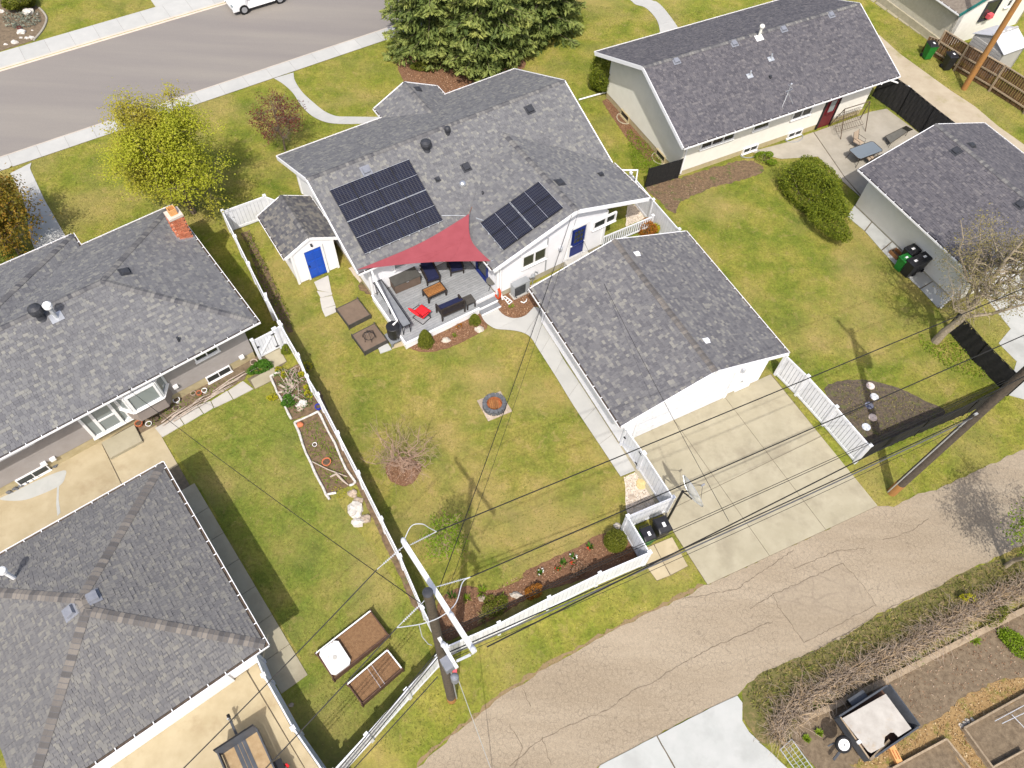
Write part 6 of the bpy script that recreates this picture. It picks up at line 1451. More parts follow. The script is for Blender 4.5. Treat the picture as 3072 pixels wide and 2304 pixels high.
armchair('navy cushioned lounge chair turned toward the coffee table', Vector((*D1(1265, 300, DZ + .4)[:2], DZ)), math.atan2(*(reversed((D1(1330, 440, DZ) - D1(1205, 190, DZ))[:2]))), 0.74, 1.15)
armchair('navy cushioned armchair half hidden under the shade sail', Vector((*D1(1690, 190, DZ + .4)[:2], DZ)), MH.yaw - math.pi / 2 - .25, 0.74, 0.75)
# coffee table
zt_ = DZ + .45
c, L, W_, y = quad([D1(1135, 605, zt_), D1(1440, 462, zt_), D1(1556, 600, zt_), D1(1240, 745, zt_)])
t = thing('coffee_table', 'low coffee table with brown slatted top on the deck', 'table', Vector((c.x, c.y, DZ))); ux = Vector((math.cos(y), math.sin(y), 0)); vx = Vector((-ux.y, ux.x, 0))
for i in range(7): pbox('slat', 'table_wood', t, Vector((c.x, c.y, zt_ - .012)) + vx * ((i - 3) * (W_ - .06) / 7), (L - .1, (W_ - .06) / 7 - .024, .03), y)
for a in (-1, 1):
    pbox('frame', 'dark_wood', t, Vector((c.x, c.y, zt_ - .04)) + vx * a * (W_ / 2 - .02), (L, .05, .08), y); pbox('frame', 'dark_wood', t, Vector((c.x, c.y, zt_ - .042)) + ux * a * (L / 2 - .02), (.05, W_ - .1, .08), y)
    for b in (-1, 1): pbox('leg', 'dark_wood', t, Vector((c.x, c.y, DZ + .2)) + ux * a * (L / 2 - .04) + vx * b * (W_ / 2 - .04), (.08, .08, .40), y)
pbox('underside', 'dark_wood', t, Vector((c.x, c.y, zt_ - .06)), (L - .1, W_ - .08, .02), y)
# bench seen from behind
A, Bq = D1(1468, 1130, DZ), D1(1862, 960, DZ); y = math.atan2((Bq - A).y, (Bq - A).x); L = (Bq - A).length; ux = (Bq - A) / L; vx = Vector((-ux.y, ux.x, 0)); c = (A + Bq) / 2 + vx * .33
t = thing('bench', 'dark wooden bench with navy cushion at the deck edge', 'bench', c)
for a in (-1, 1):
    pbox('leg', 'dark_wood', t, c + ux * a * (L / 2 - .04) - vx * .33 + UP * .45, (.07, .07, .90), y); pbox('leg', 'dark_wood', t, c + ux * a * (L / 2 - .04) + vx * .30 + UP * .32, (.07, .07, .64), y); pbox('arm', 'dark_wood', t, c + ux * a * (L / 2 - .04) + UP * .64, (.08, .66, .04), y)
pbox('seat_frame', 'dark_wood', t, c + UP * .32, (L - .1, .6, .06), y); pbox('seat_cushion', 'navy_cloth', t, c + UP * .42 + vx * .03, (L - .16, .55, .14), y); pbox('back_cushion', 'navy_cloth', t, c + UP * .66 - vx * .22, (L - .18, .14, .42), y, 0, R(-8))
for z in (.36, .88): pbox('back_rail', 'dark_wood', t, c - vx * .33 + UP * z, (L - .1, .05, .07), y)
for j in range(17): pbox('back_slat', 'dark_wood', t, c - vx * .33 + ux * ((j - 8) * (L - .2) / 17) + UP * .62, (.035, .03, .46), y)
# side table
zt_ = DZ + .47
c, L, W_, y = quad([D1(1800, 735, zt_), D1(1950, 668, zt_), D1(2034, 790, zt_), D1(1885, 855, zt_)])
t = thing('side_table', 'small dark brown side table next to the bench', 'table', Vector((c.x, c.y, DZ))); ux = Vector((math.cos(y), math.sin(y), 0)); vx = Vector((-ux.y, ux.x, 0))
for i in range(5): pbox('slat', 'planter_grey', t, Vector((c.x, c.y, zt_ - .015)) + vx * ((i - 2) * W_ / 5), (L, W_ / 5 - .008, .03), y)
for a in (-1, 1):
    for b in (-1, 1): pbox('leg', 'dark_wood', t, Vector((c.x, c.y, DZ + .22)) + ux * a * (L / 2 - .04) + vx * b * (W_ / 2 - .04), (.06, .06, .44), y)
pbox('apron', 'dark_wood', t, Vector((c.x, c.y, zt_ - .055)), (L - .03, W_ - .03, .05), y)
# red padded chair on a metal base
c = Vector((*D1(1130, 1000, DZ + .35)[:2], DZ)); fy = MH.yaw + R(18); f = Vector((math.cos(fy), math.sin(fy), 0)); s = Vector((-f.y, f.x, 0))
t = thing('patio_chair', 'bright red padded chair on a dark metal base', 'chair', c)
def cushion(name, m, t, c, ax, ay, az, sx, sy, sz):
    mb = MB(); k = 8; vs = []; 
    for i in range(k + 1):
        for j in range(k + 1):
            a, b = i / k * 2 - 1, j / k * 2 - 1; e = (1 - a ** 6) * (1 - b ** 6)
            vs.append(c + ax * a * sx / 2 + ay * b * sy / 2 + az * (sz / 2 * (0.35 + .65 * e)))
    n1 = len(vs)
    vs += [v - 2 * az * ((v - c).dot(az)) for v in list(vs)]
    fs = [(i * (k + 1) + j, (i + 1) * (k + 1) + j, (i + 1) * (k + 1) + j + 1, i * (k + 1) + j + 1) for i in range(k) for j in range(k)]
    fs += [tuple(n1 + q for q in reversed(f_)) for f_ in fs]
    ring = [(i, 0) for i in range(k)] + [(k, j) for j in range(k)] + [(i, k) for i in range(k, 0, -1)] + [(0, j) for j in range(k, 0, -1)]
    R_ = [i * (k + 1) + j for i, j in ring]
    fs += [(R_[q], n1 + R_[q], n1 + R_[(q + 1) % len(R_)], R_[(q + 1) % len(R_)]) for q in range(len(R_))]
    if ax.cross(ay).dot(az) < 0: fs = [tuple(reversed(f_)) for f_ in fs]
    return mb.add(vs, fs).build(name, m, t, smooth=True)
cushion('seat_cushion', 'red_cloth', t, c + UP * .46 + f * .06, f, s, UP, .62, .64, .17)
bk_ = (UP * .85 - f * .5).normalized(); bn = bk_.cross(s).normalized()
cushion('back_cushion', 'red_cloth', t, c + UP * .74 - f * .36, bk_, s, bn, .62, .64, .16)
for a in (-1, 1):
    MB().tube([c + s * a * .34 - f * .30 + UP * .05, c + s * a * .34 + f * .30 + UP * .05], .018, 6).build('base_bar', 'black_metal', t)
    MB().tube([c + s * a * .34 + f * .25 + UP * .06, c + s * a * .33 + f * .2 + UP * .60, c + s * a * .33 - f * .3 + UP * .66, c + s * a * .32 - f * .48 + UP * .98], .018, 6).build('frame', 'black_metal', t)
MB().tube([c - s * .34 - f * .30 + UP * .05, c + s * .34 - f * .30 + UP * .05], .018, 6).build('base_bar', 'black_metal', t); MB().tube([c - s * .34 + f * .30 + UP * .05, c + s * .34 + f * .30 + UP * .05], .018, 6).build('base_bar', 'black_metal', t)
# long narrow counter along the left edge of the deck
zt_ = DZ + .78
A, Bq = D1(470, 440, zt_), D1(960, 1165, zt_); ux = (Bq - A).normalized(); vx = Vector((-ux.y, ux.x, 0)); L = (Bq - A).length; y = math.atan2(ux.y, ux.x); c = (A + Bq) / 2 - vx * .23
t = thing('counter', 'long narrow grey counter with black frame along the deck edge', 'counter', Vector((c.x, c.y, DZ)))
pbox('top', 'step_grey', t, c - UP * .01, (L, .40, .025), y)
for a in (-1, 1): pbox('frame', 'black_metal', t, c + vx * a * .215 + UP * .006, (L + .06, .035, .04), y); pbox('frame', 'black_metal', t, c + ux * a * (L / 2 + .012) + UP * .006, (.035, .40, .04), y)
for k in (-.46, 0, .46):
    for a in (-1, 1): pbox('leg', 'black_metal', t, c + ux * k * L + vx * a * .19 - UP * .39, (.035, .035, .76), y)
for k in (-.25, .22): pbox('tray', 'glass_pale', t, c + ux * k * L - UP * .3, (.55, .34, .05), y)
# downspout from the eave down to the barrel
bt = gd(1060, 760, 660, 1190, 1.32); b0 = Vector((*bt[:2], 0))
MB().tube([D1(300, 262, 2.75), D1(335, 390, 2.45), D1(560, 800, 1.9), D1(728, 1120, 1.5), bt + UP * .02], .05, 8).build('downspout', 'white_paint', house)
t = thing('rain_barrel', 'black rain barrel on a grey stand at the deck corner', 'barrel', Vector((*D1(690, 1330, 0.8)[:2], 0)))
bc = Vector((*D1(650, 1200, 1.22)[:2], 0))
MB().lathe(bc + UP * .36, [(.27, 0), (.30, .12), (.315, .4), (.30, .72), (.31, .74), (.33, .76), (.33, .82), (.29, .84)], 20).build('barrel', 'black_plastic', t)
MB().lathe(bc + UP * 1.19, [(.30, 0), (.30, .03), (.10, .05), (.01, .05)], 20).build('lid', 'black_plastic', t)
pbox('stand_top', 'step_grey', t, bc + UP * .33, (.72, .72, .06), MH.yaw)
for a in (-1, 1):
    for b in (-1, 1): pbox('leg', 'step_grey', t, bc + MH.U * a * .3 + MH.V * b * .3 + UP * .15, (.09, .09, .30), MH.yaw)
MB().tube([bc - MH.V * .3 + UP * .5, bc - MH.V * .38 + UP * .5], .02, 6).build('tap', 'steel', t)
# raised planters
def planter(label, pts, h, side, soil, rim=.03, group=None, fill=.0):
    c, L, W_, y = quad(pts); t = thing('planter', label, 'planter', Vector((c.x, c.y, 0)), group); ux = Vector((math.cos(y), math.sin(y), 0)); vx = Vector((-ux.y, ux.x, 0)); c.z = 0
    for a in (-1, 1):
        pbox('side', side, t, c + vx * a * (W_ / 2 - rim / 2) + UP * h / 2, (L, rim, h), y); pbox('side', side, t, c + ux * a * (L / 2 - rim / 2) + UP * (h / 2 - .002), (rim, W_ - 2 * rim, h), y)
        for b in (-1, 1): MB().lathe(c + ux * a * (L / 2) + vx * b * (W_ / 2), [(.035, 0), (.035, h + .02), (.03, h + .05), (.01, h + .06)], 8).build('corner_post', side, t)
    pbox('soil', soil, t, c + UP * (h - .02 - fill) / 2, (L - 2 * rim, W_ - 2 * rim, h - .02 - fill), y)
    return t, c, L, W_, y, ux, vx
hP = .30
planter('square grey planter with brown cover between shed path and deck', [g(1, 1, 690, 1005, hP), g(1, 1, 870, 925, hP), g(1, 1, 965, 1060, hP), g(1, 1, 785, 1160, hP)], hP, 'planter_grey', 'planter_top', group='square planters')
t, c, L, W_, y, ux, vx = planter('square grey planter holding a black wire hoop, beside the barrel', [g(1, 1, 820, 1220, hP), g(1, 1, 1010, 1135, hP), g(1, 1, 1105, 1270, hP), g(1, 1, 915, 1380, hP)], hP, 'planter_grey', 'planter_top', group='square planters')
hp_ = thing('wire_hoop', 'black wire plant hoop standing in the grey planter', 'plant support', c + UP * .28)
for k in range(3):
    a = k * math.pi / 3
    d_ = Vector((math.cos(a), math.sin(a), 0)); MB().tube([c + UP * .28 + d_ * (.33 * math.cos(q)) + UP * (.5 * math.sin(q)) for q in [math.pi * i / 12 for i in range(13)]], .012, 5).build('wire', 'black_metal', hp_)
MB().tube([c + UP * .45 + Vector((math.cos(q) * .27, math.sin(q) * .27, 0)) for q in [2 * math.pi * i / 20 for i in range(21)]], .012, 5).build('ring', 'black_metal', hp_)
# round table, hose, heat pump, meter, ornaments
c = Vector((*D3(522, 345, DZ + .55)[:2], DZ)); t = thing('round_table', 'small round patio table at the deck corner by the wall', 'table', c)
MB().lathe(c + UP * .53, [(.27, 0), (.28, .015), (.28, .03), (.26, .035)], 24).build('top', 'bbq_grey', t)
for k in range(3): a = k * 2.1; MB().tube([c + UP * .53, c + Vector((math.cos(a) * .27, math.sin(a) * .27, 0))], .012, 5).build('leg', 'black_metal', t)
hc = D3(630, 560, .55); hb = Vector((hc.x, hc.y, 0)); t = thing('hose', 'coiled orange hose hanging beside the deck steps', 'hose', hb)
for k in range(6):
    rr_, zz_ = .17 + .018 * (k % 3), .03 * k - .08; pts = [hb + UP * .55 + MH.U * zz_ * .6 + MH.V * (rr_ * math.cos(q)) + UP * (.30 * math.sin(q) * (rr_ / .18)) + MH.U * .05 * math.sin(q) for q in [2 * math.pi * i / 24 for i in range(25)]]
    MB().tube(pts, .016, 6).build('coil', 'orange_hose', t)
MB().tube([hb, hb + UP * .75], .03, 6).build('hanger', 'steel', t)
zt_ = .92
c, L, W_, y = quad([D3(862, 392, zt_), D3(1090, 272, zt_), D3(1150, 345, zt_), D3(908, 452, zt_)])
c = Vector((c.x, c.y, 0)); y = MH.yaw; L, W_ = .95, .36
t = thing('heat_pump', 'grey heat pump unit with round fan grille by the house wall', 'heat pump', c); ux, vx = MH.U, MH.V
pbox('casing', 'ac_grey', t, c + UP * .52, (L, W_, .78), y); pbox('top_panel', 'grey_metal', t, c + UP * .925, (L + .02, W_ + .02, .025), y); pbox('base', 'concrete', t, c + UP * .06, (L + .1, W_ + .12, .12), y)
fanp = c - vx * (W_ / 2 + .012) + UP * .52 - ux * .12
for k in range(6): MB().tube([fanp + ux * ((.05 + .055 * k) * math.cos(q)) + UP * ((.05 + .055 * k) * math.sin(q)) for q in [2 * math.pi * i / 20 for i in range(21)]], .007, 4).build('grille_ring', 'dark_grille', t)
pbox('fan_recess', 'dark_grille', t, fanp + vx * .010, (.66, .008, .66), y)
for a in (-.35, .35): pbox('foot', 'black_metal', t, c + ux * a + UP * .125, (.08, W_ + .1, .03), y)
gm = Vector((*D3(1215, 255, .7)[:2], 0)); t = thing('gas_meter', 'grey gas meter and pipes on the house wall', 'meter', gm)
MB().lathe(gm + UP * .55, [(.02, 0), (.11, .03), (.12, .16), (.08, .22), (.02, .23)], 12).build('body', 'grey_metal', t)
MB().tube([gm + UP * .55, gm, ], .022, 6).build('riser', 'grey_metal', t); MB().tube([gm + UP * .75 + MH.U * .05, gm + UP * .95 + MH.U * .12, gm + UP * .7 + MH.U * .3, gm + UP * .7 + MH.U * .32 + MH.V * .15], .022, 6).build('pipe', 'grey_metal', t); MB().tube([gm + UP * .62 - MH.U * .1, gm + UP * .62 - MH.U * .22], .05, 8).build('regulator', 'grey_metal', t)
p0 = D3(700, 620); t = thing('garden_ornament', 'white tapered wooden ornament lying in the mulch by the steps', 'ornament', p0)
a, b = D3(715, 615, .06), D3(815, 740, .06); c_, d_ = D3(745, 600, .06), D3(865, 690, .06)
for p, q in ((a, b), (c_, d_), (a, c_), (b.lerp(a, .05), d_), (a.lerp(b, .4), c_.lerp(d_, .4)), (a.lerp(b, .7), c_.lerp(d_, .7))): span('bar', 'white_paint', t, p, q, .035, .05)
pts = [D3(1010, 690, .08), D3(1060, 710, .10), D3(1100, 680, .12), D3(1110, 640, .14)]; MB().tube(pts, [.03, .035, .03, .015], 7).build('garden_ornament', 'white_paint', label='small curved white ornament lying in the mulch near the heat pump', cat='ornament')
# fire pit
c = g(1, 2, 2000, 228, .2); c.z = 0; t = thing('fire_pit', 'round grey stone fire pit with rusty bowl on the lawn', 'fire pit', c)
PAVED.append([(c.x - .62, c.y - .62), (c.x + .62, c.y - .62), (c.x + .62, c.y + .62), (c.x - .62, c.y + .62)])
for a in (-1, 1):
    for b in (-1, 1): pbox('paver', 'rock_tan', t, c + GA.U * a * .31 + GA.V * b * .31 + UP * .025, (.61, .61, .05), GA.yaw)
for row in range(2):
    for k in range(16):
        th = 2 * math.pi * (k + .5 * row) / 16
        pbox('stone', 'fire_ring', t, c + Vector((math.cos(th) * .46, math.sin(th) * .46, .12 + row * .13)), (.20, .172, .125), th)
MB().lathe(c, [(.37, .06), (.37, .27), (.36, .27), (.35, .08), (.01, .07)], 24).build('bowl', 'rust', t)
for k in range(5): pbox('log', 'table_wood', t, c + Vector((-.02 + (k - 2) * .09, .02, .16)), (.06, .48, .06), R(12))
# ================================================================== POLES, WIRES, DISH, BINS
def wheelie(label, c, yaw, body='black_plastic', lid='black_plastic', group='wheeled bins', sc=1.0, open_=False):
    """wheeled cart: tapered body, sloping lid, handle, wheels; yaw = way the front faces"""
    t = thing('wheeled_bin', label, 'bin', c, group); f = Vector((math.cos(yaw), math.sin(yaw), 0)); s = Vector((-f.y, f.x, 0))
    mb = MB(); P = lambda x, y, z: c + (f * x + s * y + UP * z) * sc
    lo = [(-.22, -.22), (.22, -.22), (.22, .22), (-.22, .22)]; hi = [(-.33, -.28), (.30, -.28), (.30, .28), (-.33, .28)]
    vs = [P(x, y, .06) for x, y in lo] + [P(x, y, .98) for x, y in hi] + [P(x * 1.06, y * 1.06, .98) for x, y in hi] + [P(x * 1.06, y * 1.06, 1.03) for x, y in hi]
    fs = [(3, 2, 1, 0)]
    for a, b in ((0, 4), (8, 12)):
        fs += [(a + i, a + (i + 1) % 4, b + (i + 1) % 4, b + i) for i in range(4)]
    fs += [(4 + i, 4 + (i + 1) % 4, 8 + (i + 1) % 4, 8 + i) for i in range(4)]
    mb.add(vs, fs).build('body', body, t)
    lm = MB()
    q = [(-.36, -.31, 1.03), (.33, -.31, 1.03), (.33, .31, 1.03), (-.36, .31, 1.03), (-.34, -.27, 1.12), (.10, -.27, 1.13), (.30, -.24, 1.07), (.30, .24, 1.07), (.10, .27, 1.13), (-.34, .27, 1.12)]
    lm.add([P(*k) for k in q], [(0, 4, 9, 3), (4, 5, 8, 9), (5, 6, 7, 8), (6, 1, 2, 7), (0, 1, 6, 5, 4), (3, 9, 8, 7, 2), (0, 3, 2, 1)])
    lm.build('lid', lid, t)
    MB().tube([P(-.36, -.24, 1.0), P(-.44, -.24, 1.02), P(-.44, .24, 1.02), P(-.36, .24, 1.0)], .018 * sc, 6).build('handle', lid, t)
    for a in (-1, 1):
        th = [2 * math.pi * i / 14 for i in range(15)]; w = MB()
        ctr = P(-.26, a * .25, .12); w.tube([ctr - s * .03, ctr + s * .03], .12 * sc, 14).build('wheel', 'tyre', t)
    pbox('sticker', 'paper', t, P(.02, .02, 1.142), (.20 * sc, .13 * sc, .004), yaw)
    return t
b1 = g(2, 2, 1298, 1228, 1.08); b1.z = 0; b2 = g(2, 2, 1180, 1295, 1.08); b2.z = 0
wheelie('black wheeled bin with white sticker beside the dish pole', b1, GA.yaw - math.pi / 2 - .1)
wheelie('dark lidded wheeled bin with green body, nearer the fence corner', b2, GA.yaw - math.pi / 2 - .1, 'green_plastic', 'black_plastic', sc=.9)
b = g(3, 1, 1235, 590, .9); b.z = 0
wheelie('green wheeled bin against the right garage wall', b, RG.yaw + math.pi, 'green_plastic', 'green_plastic', 'wheeled bins by the right garage', .85)
for k, (x, y, lab) in enumerate(((1288, 520, 'black wheeled bin nearest the wall of the right garage'), (1310, 620, 'black wheeled bin in front of the green one by the right garage'), (1385, 585, 'last black wheeled bin in the row by the right garage'))):
    b = g(3, 1, x, y, 1.05); b.z = 0; wheelie(lab, b, RG.yaw + math.pi, group='wheeled bins by the right garage')
b = gd(2672, 0, 615, 900, .3); b.z = 0; wheelie('green wheeled bin with black lid at the brown fence', b, RG.yaw - math.pi / 2 - .3, 'green_plastic', 'black_plastic', 'wheeled bins by the brown fence')
b = gd(2672, 0, 940, 1080, .3); b.z = 0; wheelie('black wheeled bin at the brown fence', b, RG.yaw - math.pi / 2 - .3, group='wheeled bins by the brown fence')
c = g(3, 1, 1150, 560, .1); c.z = 0
t = thing('wooden_crate', 'small brown wooden crate beside the green bin', 'crate', c)
for a in (-1, 1): pbox('side', 'table_wood', t, c + RG.U * a * .22 + UP * .12, (.03, .62, .24), RG.yaw); pbox('side', 'planter_top', t, c + RG.V * a * .30 + UP * .119, (.41, .03, .24), RG.yaw)
pbox('bottom', 'planter_top', t, c + UP * .02, (.41, .58, .03), RG.yaw)

# ---- utility poles
def pole(label, base, h, m='pole_wood', r0=.17, r1=.115, foot='pole_orange', footh=.55):
    t = thing('utility_pole', label, 'utility pole', base)
    n = 10
    MB().tube([base + UP * (h * i / n) for i in range(n + 1)], [r0 + (r1 - r0) * i / n for i in range(n + 1)], 16).build('pole', m, t, smooth=False)
    if foot: MB().lathe(base, [(r0 + .006, -.1), (r0 + .006, footh), (r0 + .001, footh + .02)], 16).build('pole_foot', foot, t)
    return t
P1 = G(1355, 2098); H1 = 13.15
# the trunk of this pole leans a little
p1 = pole('dark utility pole with white crossarm at the fence corner', P1, H1)
hA = 12.45
ca, cb2 = G(1212, 1628, hA), G(1424, 1958, hA)
span('crossarm', 'crossarm', p1, ca, cb2, .12, .13)
for k in (0.0, .69, .98):
    p = ca.lerp(cb2, k) + UP * .08; MB().lathe(p, [(.07, 0), (.07, .03), (.04, .05), (.06, .08), (.04, .11), (.055, .14), (.02, .17)], 12).build('insulator', 'insulator', p1)
MB().lathe(P1 + UP * H1, [(.12, -.02), (.125, .02), (.06, .035), (.01, .04)], 16).build('pole_cap', 'vent_dark', p1)
# lower arm with switch gear
hB = 9.6
la, lb = g(1, 3, 1520, 545, hB), g(1, 3, 1690, 830, hB)
span('lower_arm', 'crossarm', p1, la, lb, .09, .10)
for p in (la, la.lerp(lb, .35)): MB().lathe(p + UP * .05, [(.05, 0), (.08, .04), (.05, .08), (.07, .12), (.02, .16)], 10).build('insulator', 'insulator', p1)
c = g(1, 3, 1610, 800, hB - .7); yw = math.atan2((lb - la).y, (lb - la).x)
pbox('switch_box', 'vent_grey', p1, c, (.36, .26, .4), yw); MB().lathe(c - UP * .25 + (lb - la).normalized() * .36, [(.09, -.3), (.11, -.25), (.11, .2), (.07, .25), (.02, .28)], 14).build('transformer', 'vent_grey', p1)
pbox('flag', 'pink', p1, g(1, 3, 1672, 855, 6.9), (.12, .12, .28), 0)
MB().tube([P1 + Vector((.19, .02, .1)), P1 + Vector((.16, .02, 7.2))], .03, 6).build('conduit', 'grey_metal', p1)
def string(p, q, n=10, r=.035):
    """suspension insulator: a row of small discs"""
    mb = MB(); d = q - p
    mb.tube([p, q], .010, 6)
    u = d.normalized(); a = u.cross(UP).normalized(); b = u.cross(a)
    for i in range(n):
        c = p + d * (.2 + .6 * i / n); k = 9
        vs = [c + (a * math.cos(2 * math.pi * j / k) + b * math.sin(2 * math.pi * j / k)) * r for j in range(k)] + [c + u * .03]
        mb.add(vs, [(j, (j + 1) % k, k) for j in range(k)] + [tuple(reversed(range(k)))])
    mb.build('insulator_string', 'insulator', p1)
e1 = g(1, 2, 1520, 1285, hA); e2 = g(1, 3, 1800, 75, hA); e3 = ca.lerp(cb2, .985) + (e2 - ca.lerp(cb2, .4)).normalized() * .5
string(ca.lerp(cb2, .04), e1); string(ca.lerp(cb2, .43), e2)
l1, l2, l3 = g(1, 2, 1025, 1600, hA), g(1, 3, 1190, 495, hA), g(1, 3, 1530, 900, 9.4)
string(ca.lerp(cb2, .02), l1); string(g(1, 3, 1420, 270, hA), l2); string(cb2, g(1, 3, 1650, 790, 10.6))
MB().tube(cat([ca + UP * .1, g(1, 2, 1310, 1240, hA + .5), g(1, 2, 1400, 1222, hA + .6), g(1, 2, 1460, 1255, hA + .3), e1], 5), .012, 6).build('jumper', 'insulator', p1)
MB().tube(cat([l2, g(1, 3, 1400, 462, hA - .2), g(1, 3, 1560, 400, hA), g(1, 3, 1680, 290, hA), g(1, 3, 1735, 120, hA), e2], 5), .012, 6).build('jumper', 'insulator', p1)
MB().tube([g(1, 3, 1375, 470, hA - .2), g(1, 3, 1400, 570, 11.3), g(1, 3, 1450, 630, 10.6), g(1, 3, 1480, 640, 10.3)], .012, 5).build('jumper', 'insulator', p1)
P2 = G(2675, 1477)
p2 = pole('thick dark utility pole leaning out of the right edge', P2, 13.2, r0=.20, r1=.14, footh=.9)
dl = (G(3072, 860, 12.3) - e1).normalized(); nl = Vector((-dl.y, dl.x, 0))
span('crossarm', 'pole_wood', p2, P2 + UP * 12.3 - nl * 1.3, P2 + UP * 12.3 + nl * 1.3, .12, .14)
for k in (-1.2, .5, 1.2): MB().lathe(P2 + UP * 12.37 + nl * k, [(.05, 0), (.08, .05), (.05, .1), (.07, .15), (.02, .2)], 10).build('insulator', 'insulator', p2)
MB().lathe(P2 + UP * 10.2 + dl * .42, [(.24, -.45), (.27, -.4), (.27, .4), (.2, .47), (.02, .5)], 18).build('transformer', 'grey_metal', p2)
pbox('bracket', 'galvanised', p2, P2 + UP * 7.0 - dl * .1, (.4, .08, .08), math.atan2(dl.y, dl.x))
MB().tube([P2 + Vector((-.2, -.02, .05)), P2 + Vector((-.17, -.02, 6.4))], .03, 6).build('conduit', 'galvanised', p2)
P3 = g(3, 0, 1712, 738)
p3 = pole('orange brown utility pole in front of the brown fence', P3, 12.0, 'pole_orange', .19, .14, None)
# ---- wires
def wire(label, a, b, sag=.25, r=.012, m='wire', name='power_line'):
    pts = [a.lerp(b, i / 16) - UP * (sag * 4 * (i / 16) * (1 - i / 16)) for i in range(17)]
    return MB().tube(pts, r, 5).build(name, m, label=label, cat='power line', group='overhead wires')
def far(a, px, py, z, k=1.35):
    q = G(px, py, z); return a + (q - a) * k
top2 = P2 + UP * 12.4
w1e = far(e1, 3072, 862, 12.3); wire('upper power line crossing the garage driveway, farthest from the lane', e1, w1e, .1, .016)
w2e = far(e2, 3072, 1003, 12.3); wire('second power line crossing the lawn and driveway', e2, w2e, .1, .016)
w3s = cb2 + dl * .3; w3e = far(w3s, *T(3, 2, 2212, -60), 12.0, 1.2)
wire('thick power line running above the lane fence', w3s, far(w3s, *T(3, 2, 700, 757), 11.6, 2.2), .1, .018)
lowA = P1 + UP * 7.4 + Vector((.15, 0, 0)); lowB = P2 + UP * 7.0
wire('dark communication cable along the lane between the poles', lowA, lowB, .35, .020)
wire('grey communication cable just below the dark one along the lane', lowA - UP * .35, lowB - UP * .3, .4, .024, 'wire_grey')
wire('lowest thin cable between the two poles', lowA - UP * .9, lowB - UP * .9, .45, .009)
a_ = g(2, 2, 1240, 1310, 9.0)
for k in range(2):
    s = P1 + UP * (9.5 - .25 * k); e = far(s, *T(3, 2, 0, 948 + 20 * k), 9.2, 2.0)
    wire(('upper', 'lower')[k] + ' of the twin thin lines across the driveway', s, e, .15, .010)
wire('power line leaving the pole to the lower left, farthest left', l1, far(l1, *T(1, 3, 0, 1060), 12.2, 1.8), .1, .014)
wire('middle power line leaving the pole to the lower left', l2, far(l2, *T(1, 3, 100, 1650), 12.2, 1.6), .1, .014)
wire('power line leaving the pole along the lane fence to the lower left', l3, far(l3, *T(1, 3, 830, 1659), 9.4, 2.0), .1, .014)
for k in range(3):
    s = P1 + UP * (7.4 - .35 * k) + Vector((-.15, 0, 0)); wire(('upper', 'middle', 'lower')[k] + ' cable above the bottom left lane fence', s, far(s, *T(1, 3, 700 + 30 * k, 1659), 7.2 - .3 * k, 2.0), .2, .016 + .006 * (k == 1), 'wire' if k != 1 else 'wire_grey')
sA_ = P1 + UP * 12.0; sB_ = LH.w(LH.onv(.9, *T(0, 2, 1210, 330))[0], 0.9, 2.7)
wire('service line from the pole to the left house', sA_ + Vector((-.12, 0, 0)), sB_, .5, .011)
mB_ = MH.w(10.4, wS - 0.10, 4.15)
wire('service line from the pole to the main house wall', sA_ + Vector((.05, .1, 0)), mB_, .5, .012)
wire('thin second service line from the pole to the main house', sA_ + Vector((.05, .1, -1.5)), mB_ - UP * .5 + MH.U * .3, .6, .007)
dp = g(2, 2, 1845, 1200, 7.0)
wire('service line slanting over the garage roof from the cables', dp, MH.w(10.9, wS - .05, 2.6), .3, .009)
gA = G(*T(1, 3, 1990, 1720)); 
wire('striped guy wire running from the pole to the lane', g(1, 3, 1672, 850, 6.9), gA, 0.0, .014, 'galvanised')

# ---- mesh dish on its mast
db = g(2, 2, 1325, 1205); dt = g(2, 2, 1452, 940, 3.1); dish = thing('satellite_dish', 'large wire mesh satellite dish on a black mast by the driveway', 'satellite dish', db)
MB().tube([db, Vector((db.x, db.y, 3.15))], .055, 10).build('mast', 'black_metal', dish)
dc = g(2, 2, 1512, 965, 3.1)
ax = (Vector((1, .55, .0)).normalized() * .95 + UP * .28).normalized()
e_ = ax.cross(UP).normalized(); f_ = ax.cross(e_).normalized()
rr_ = .72; mb = MB(); vs = [dc.copy()]; nr_, ns_ = 7, 28
for i in range(1, nr_ + 1):
    r = rr_ * i / nr_
    for j in range(ns_):
        th = 2 * math.pi * j / ns_; vs.append(dc + (e_ * math.cos(th) + f_ * math.sin(th)) * r + ax * (.17 * (r / rr_) ** 2))
fs = [(0, 1 + j, 1 + (j + 1) % ns_) for j in range(ns_)] + [(1 + (i - 1) * ns_ + j, 1 + i * ns_ + j, 1 + i * ns_ + (j + 1) % ns_, 1 + (i - 1) * ns_ + (j + 1) % ns_) for i in range(1, nr_) for j in range(ns_)]
mb.add(vs, fs); mb.build('reflector', 'dish_mesh', dish)
for j in range(0, ns_, 4):
    th = 2 * math.pi * j / ns_; MB().tube([dc + (e_ * math.cos(th) + f_ * math.sin(th)) * r - ax * .02 + ax * (.17 * (r / rr_) ** 2) for r in (0.05, .36, .71)], .010, 5).build('rib', 'galvanised', dish)
MB().tube([dc + (e_ * math.cos(q) + f_ * math.sin(q)) * rr_ + ax * .17 for q in [2 * math.pi * i / 36 for i in range(37)]], .014, 5).build('rim', 'galvanised', dish)
mt = Vector((db.x, db.y, 3.1))
for q in (f_ * .3, f_ * -.3, e_ * .28, e_ * -.1): MB().tube([mt, dc + q - ax * .03], .025, 6).build('strut', 'black_metal', dish)
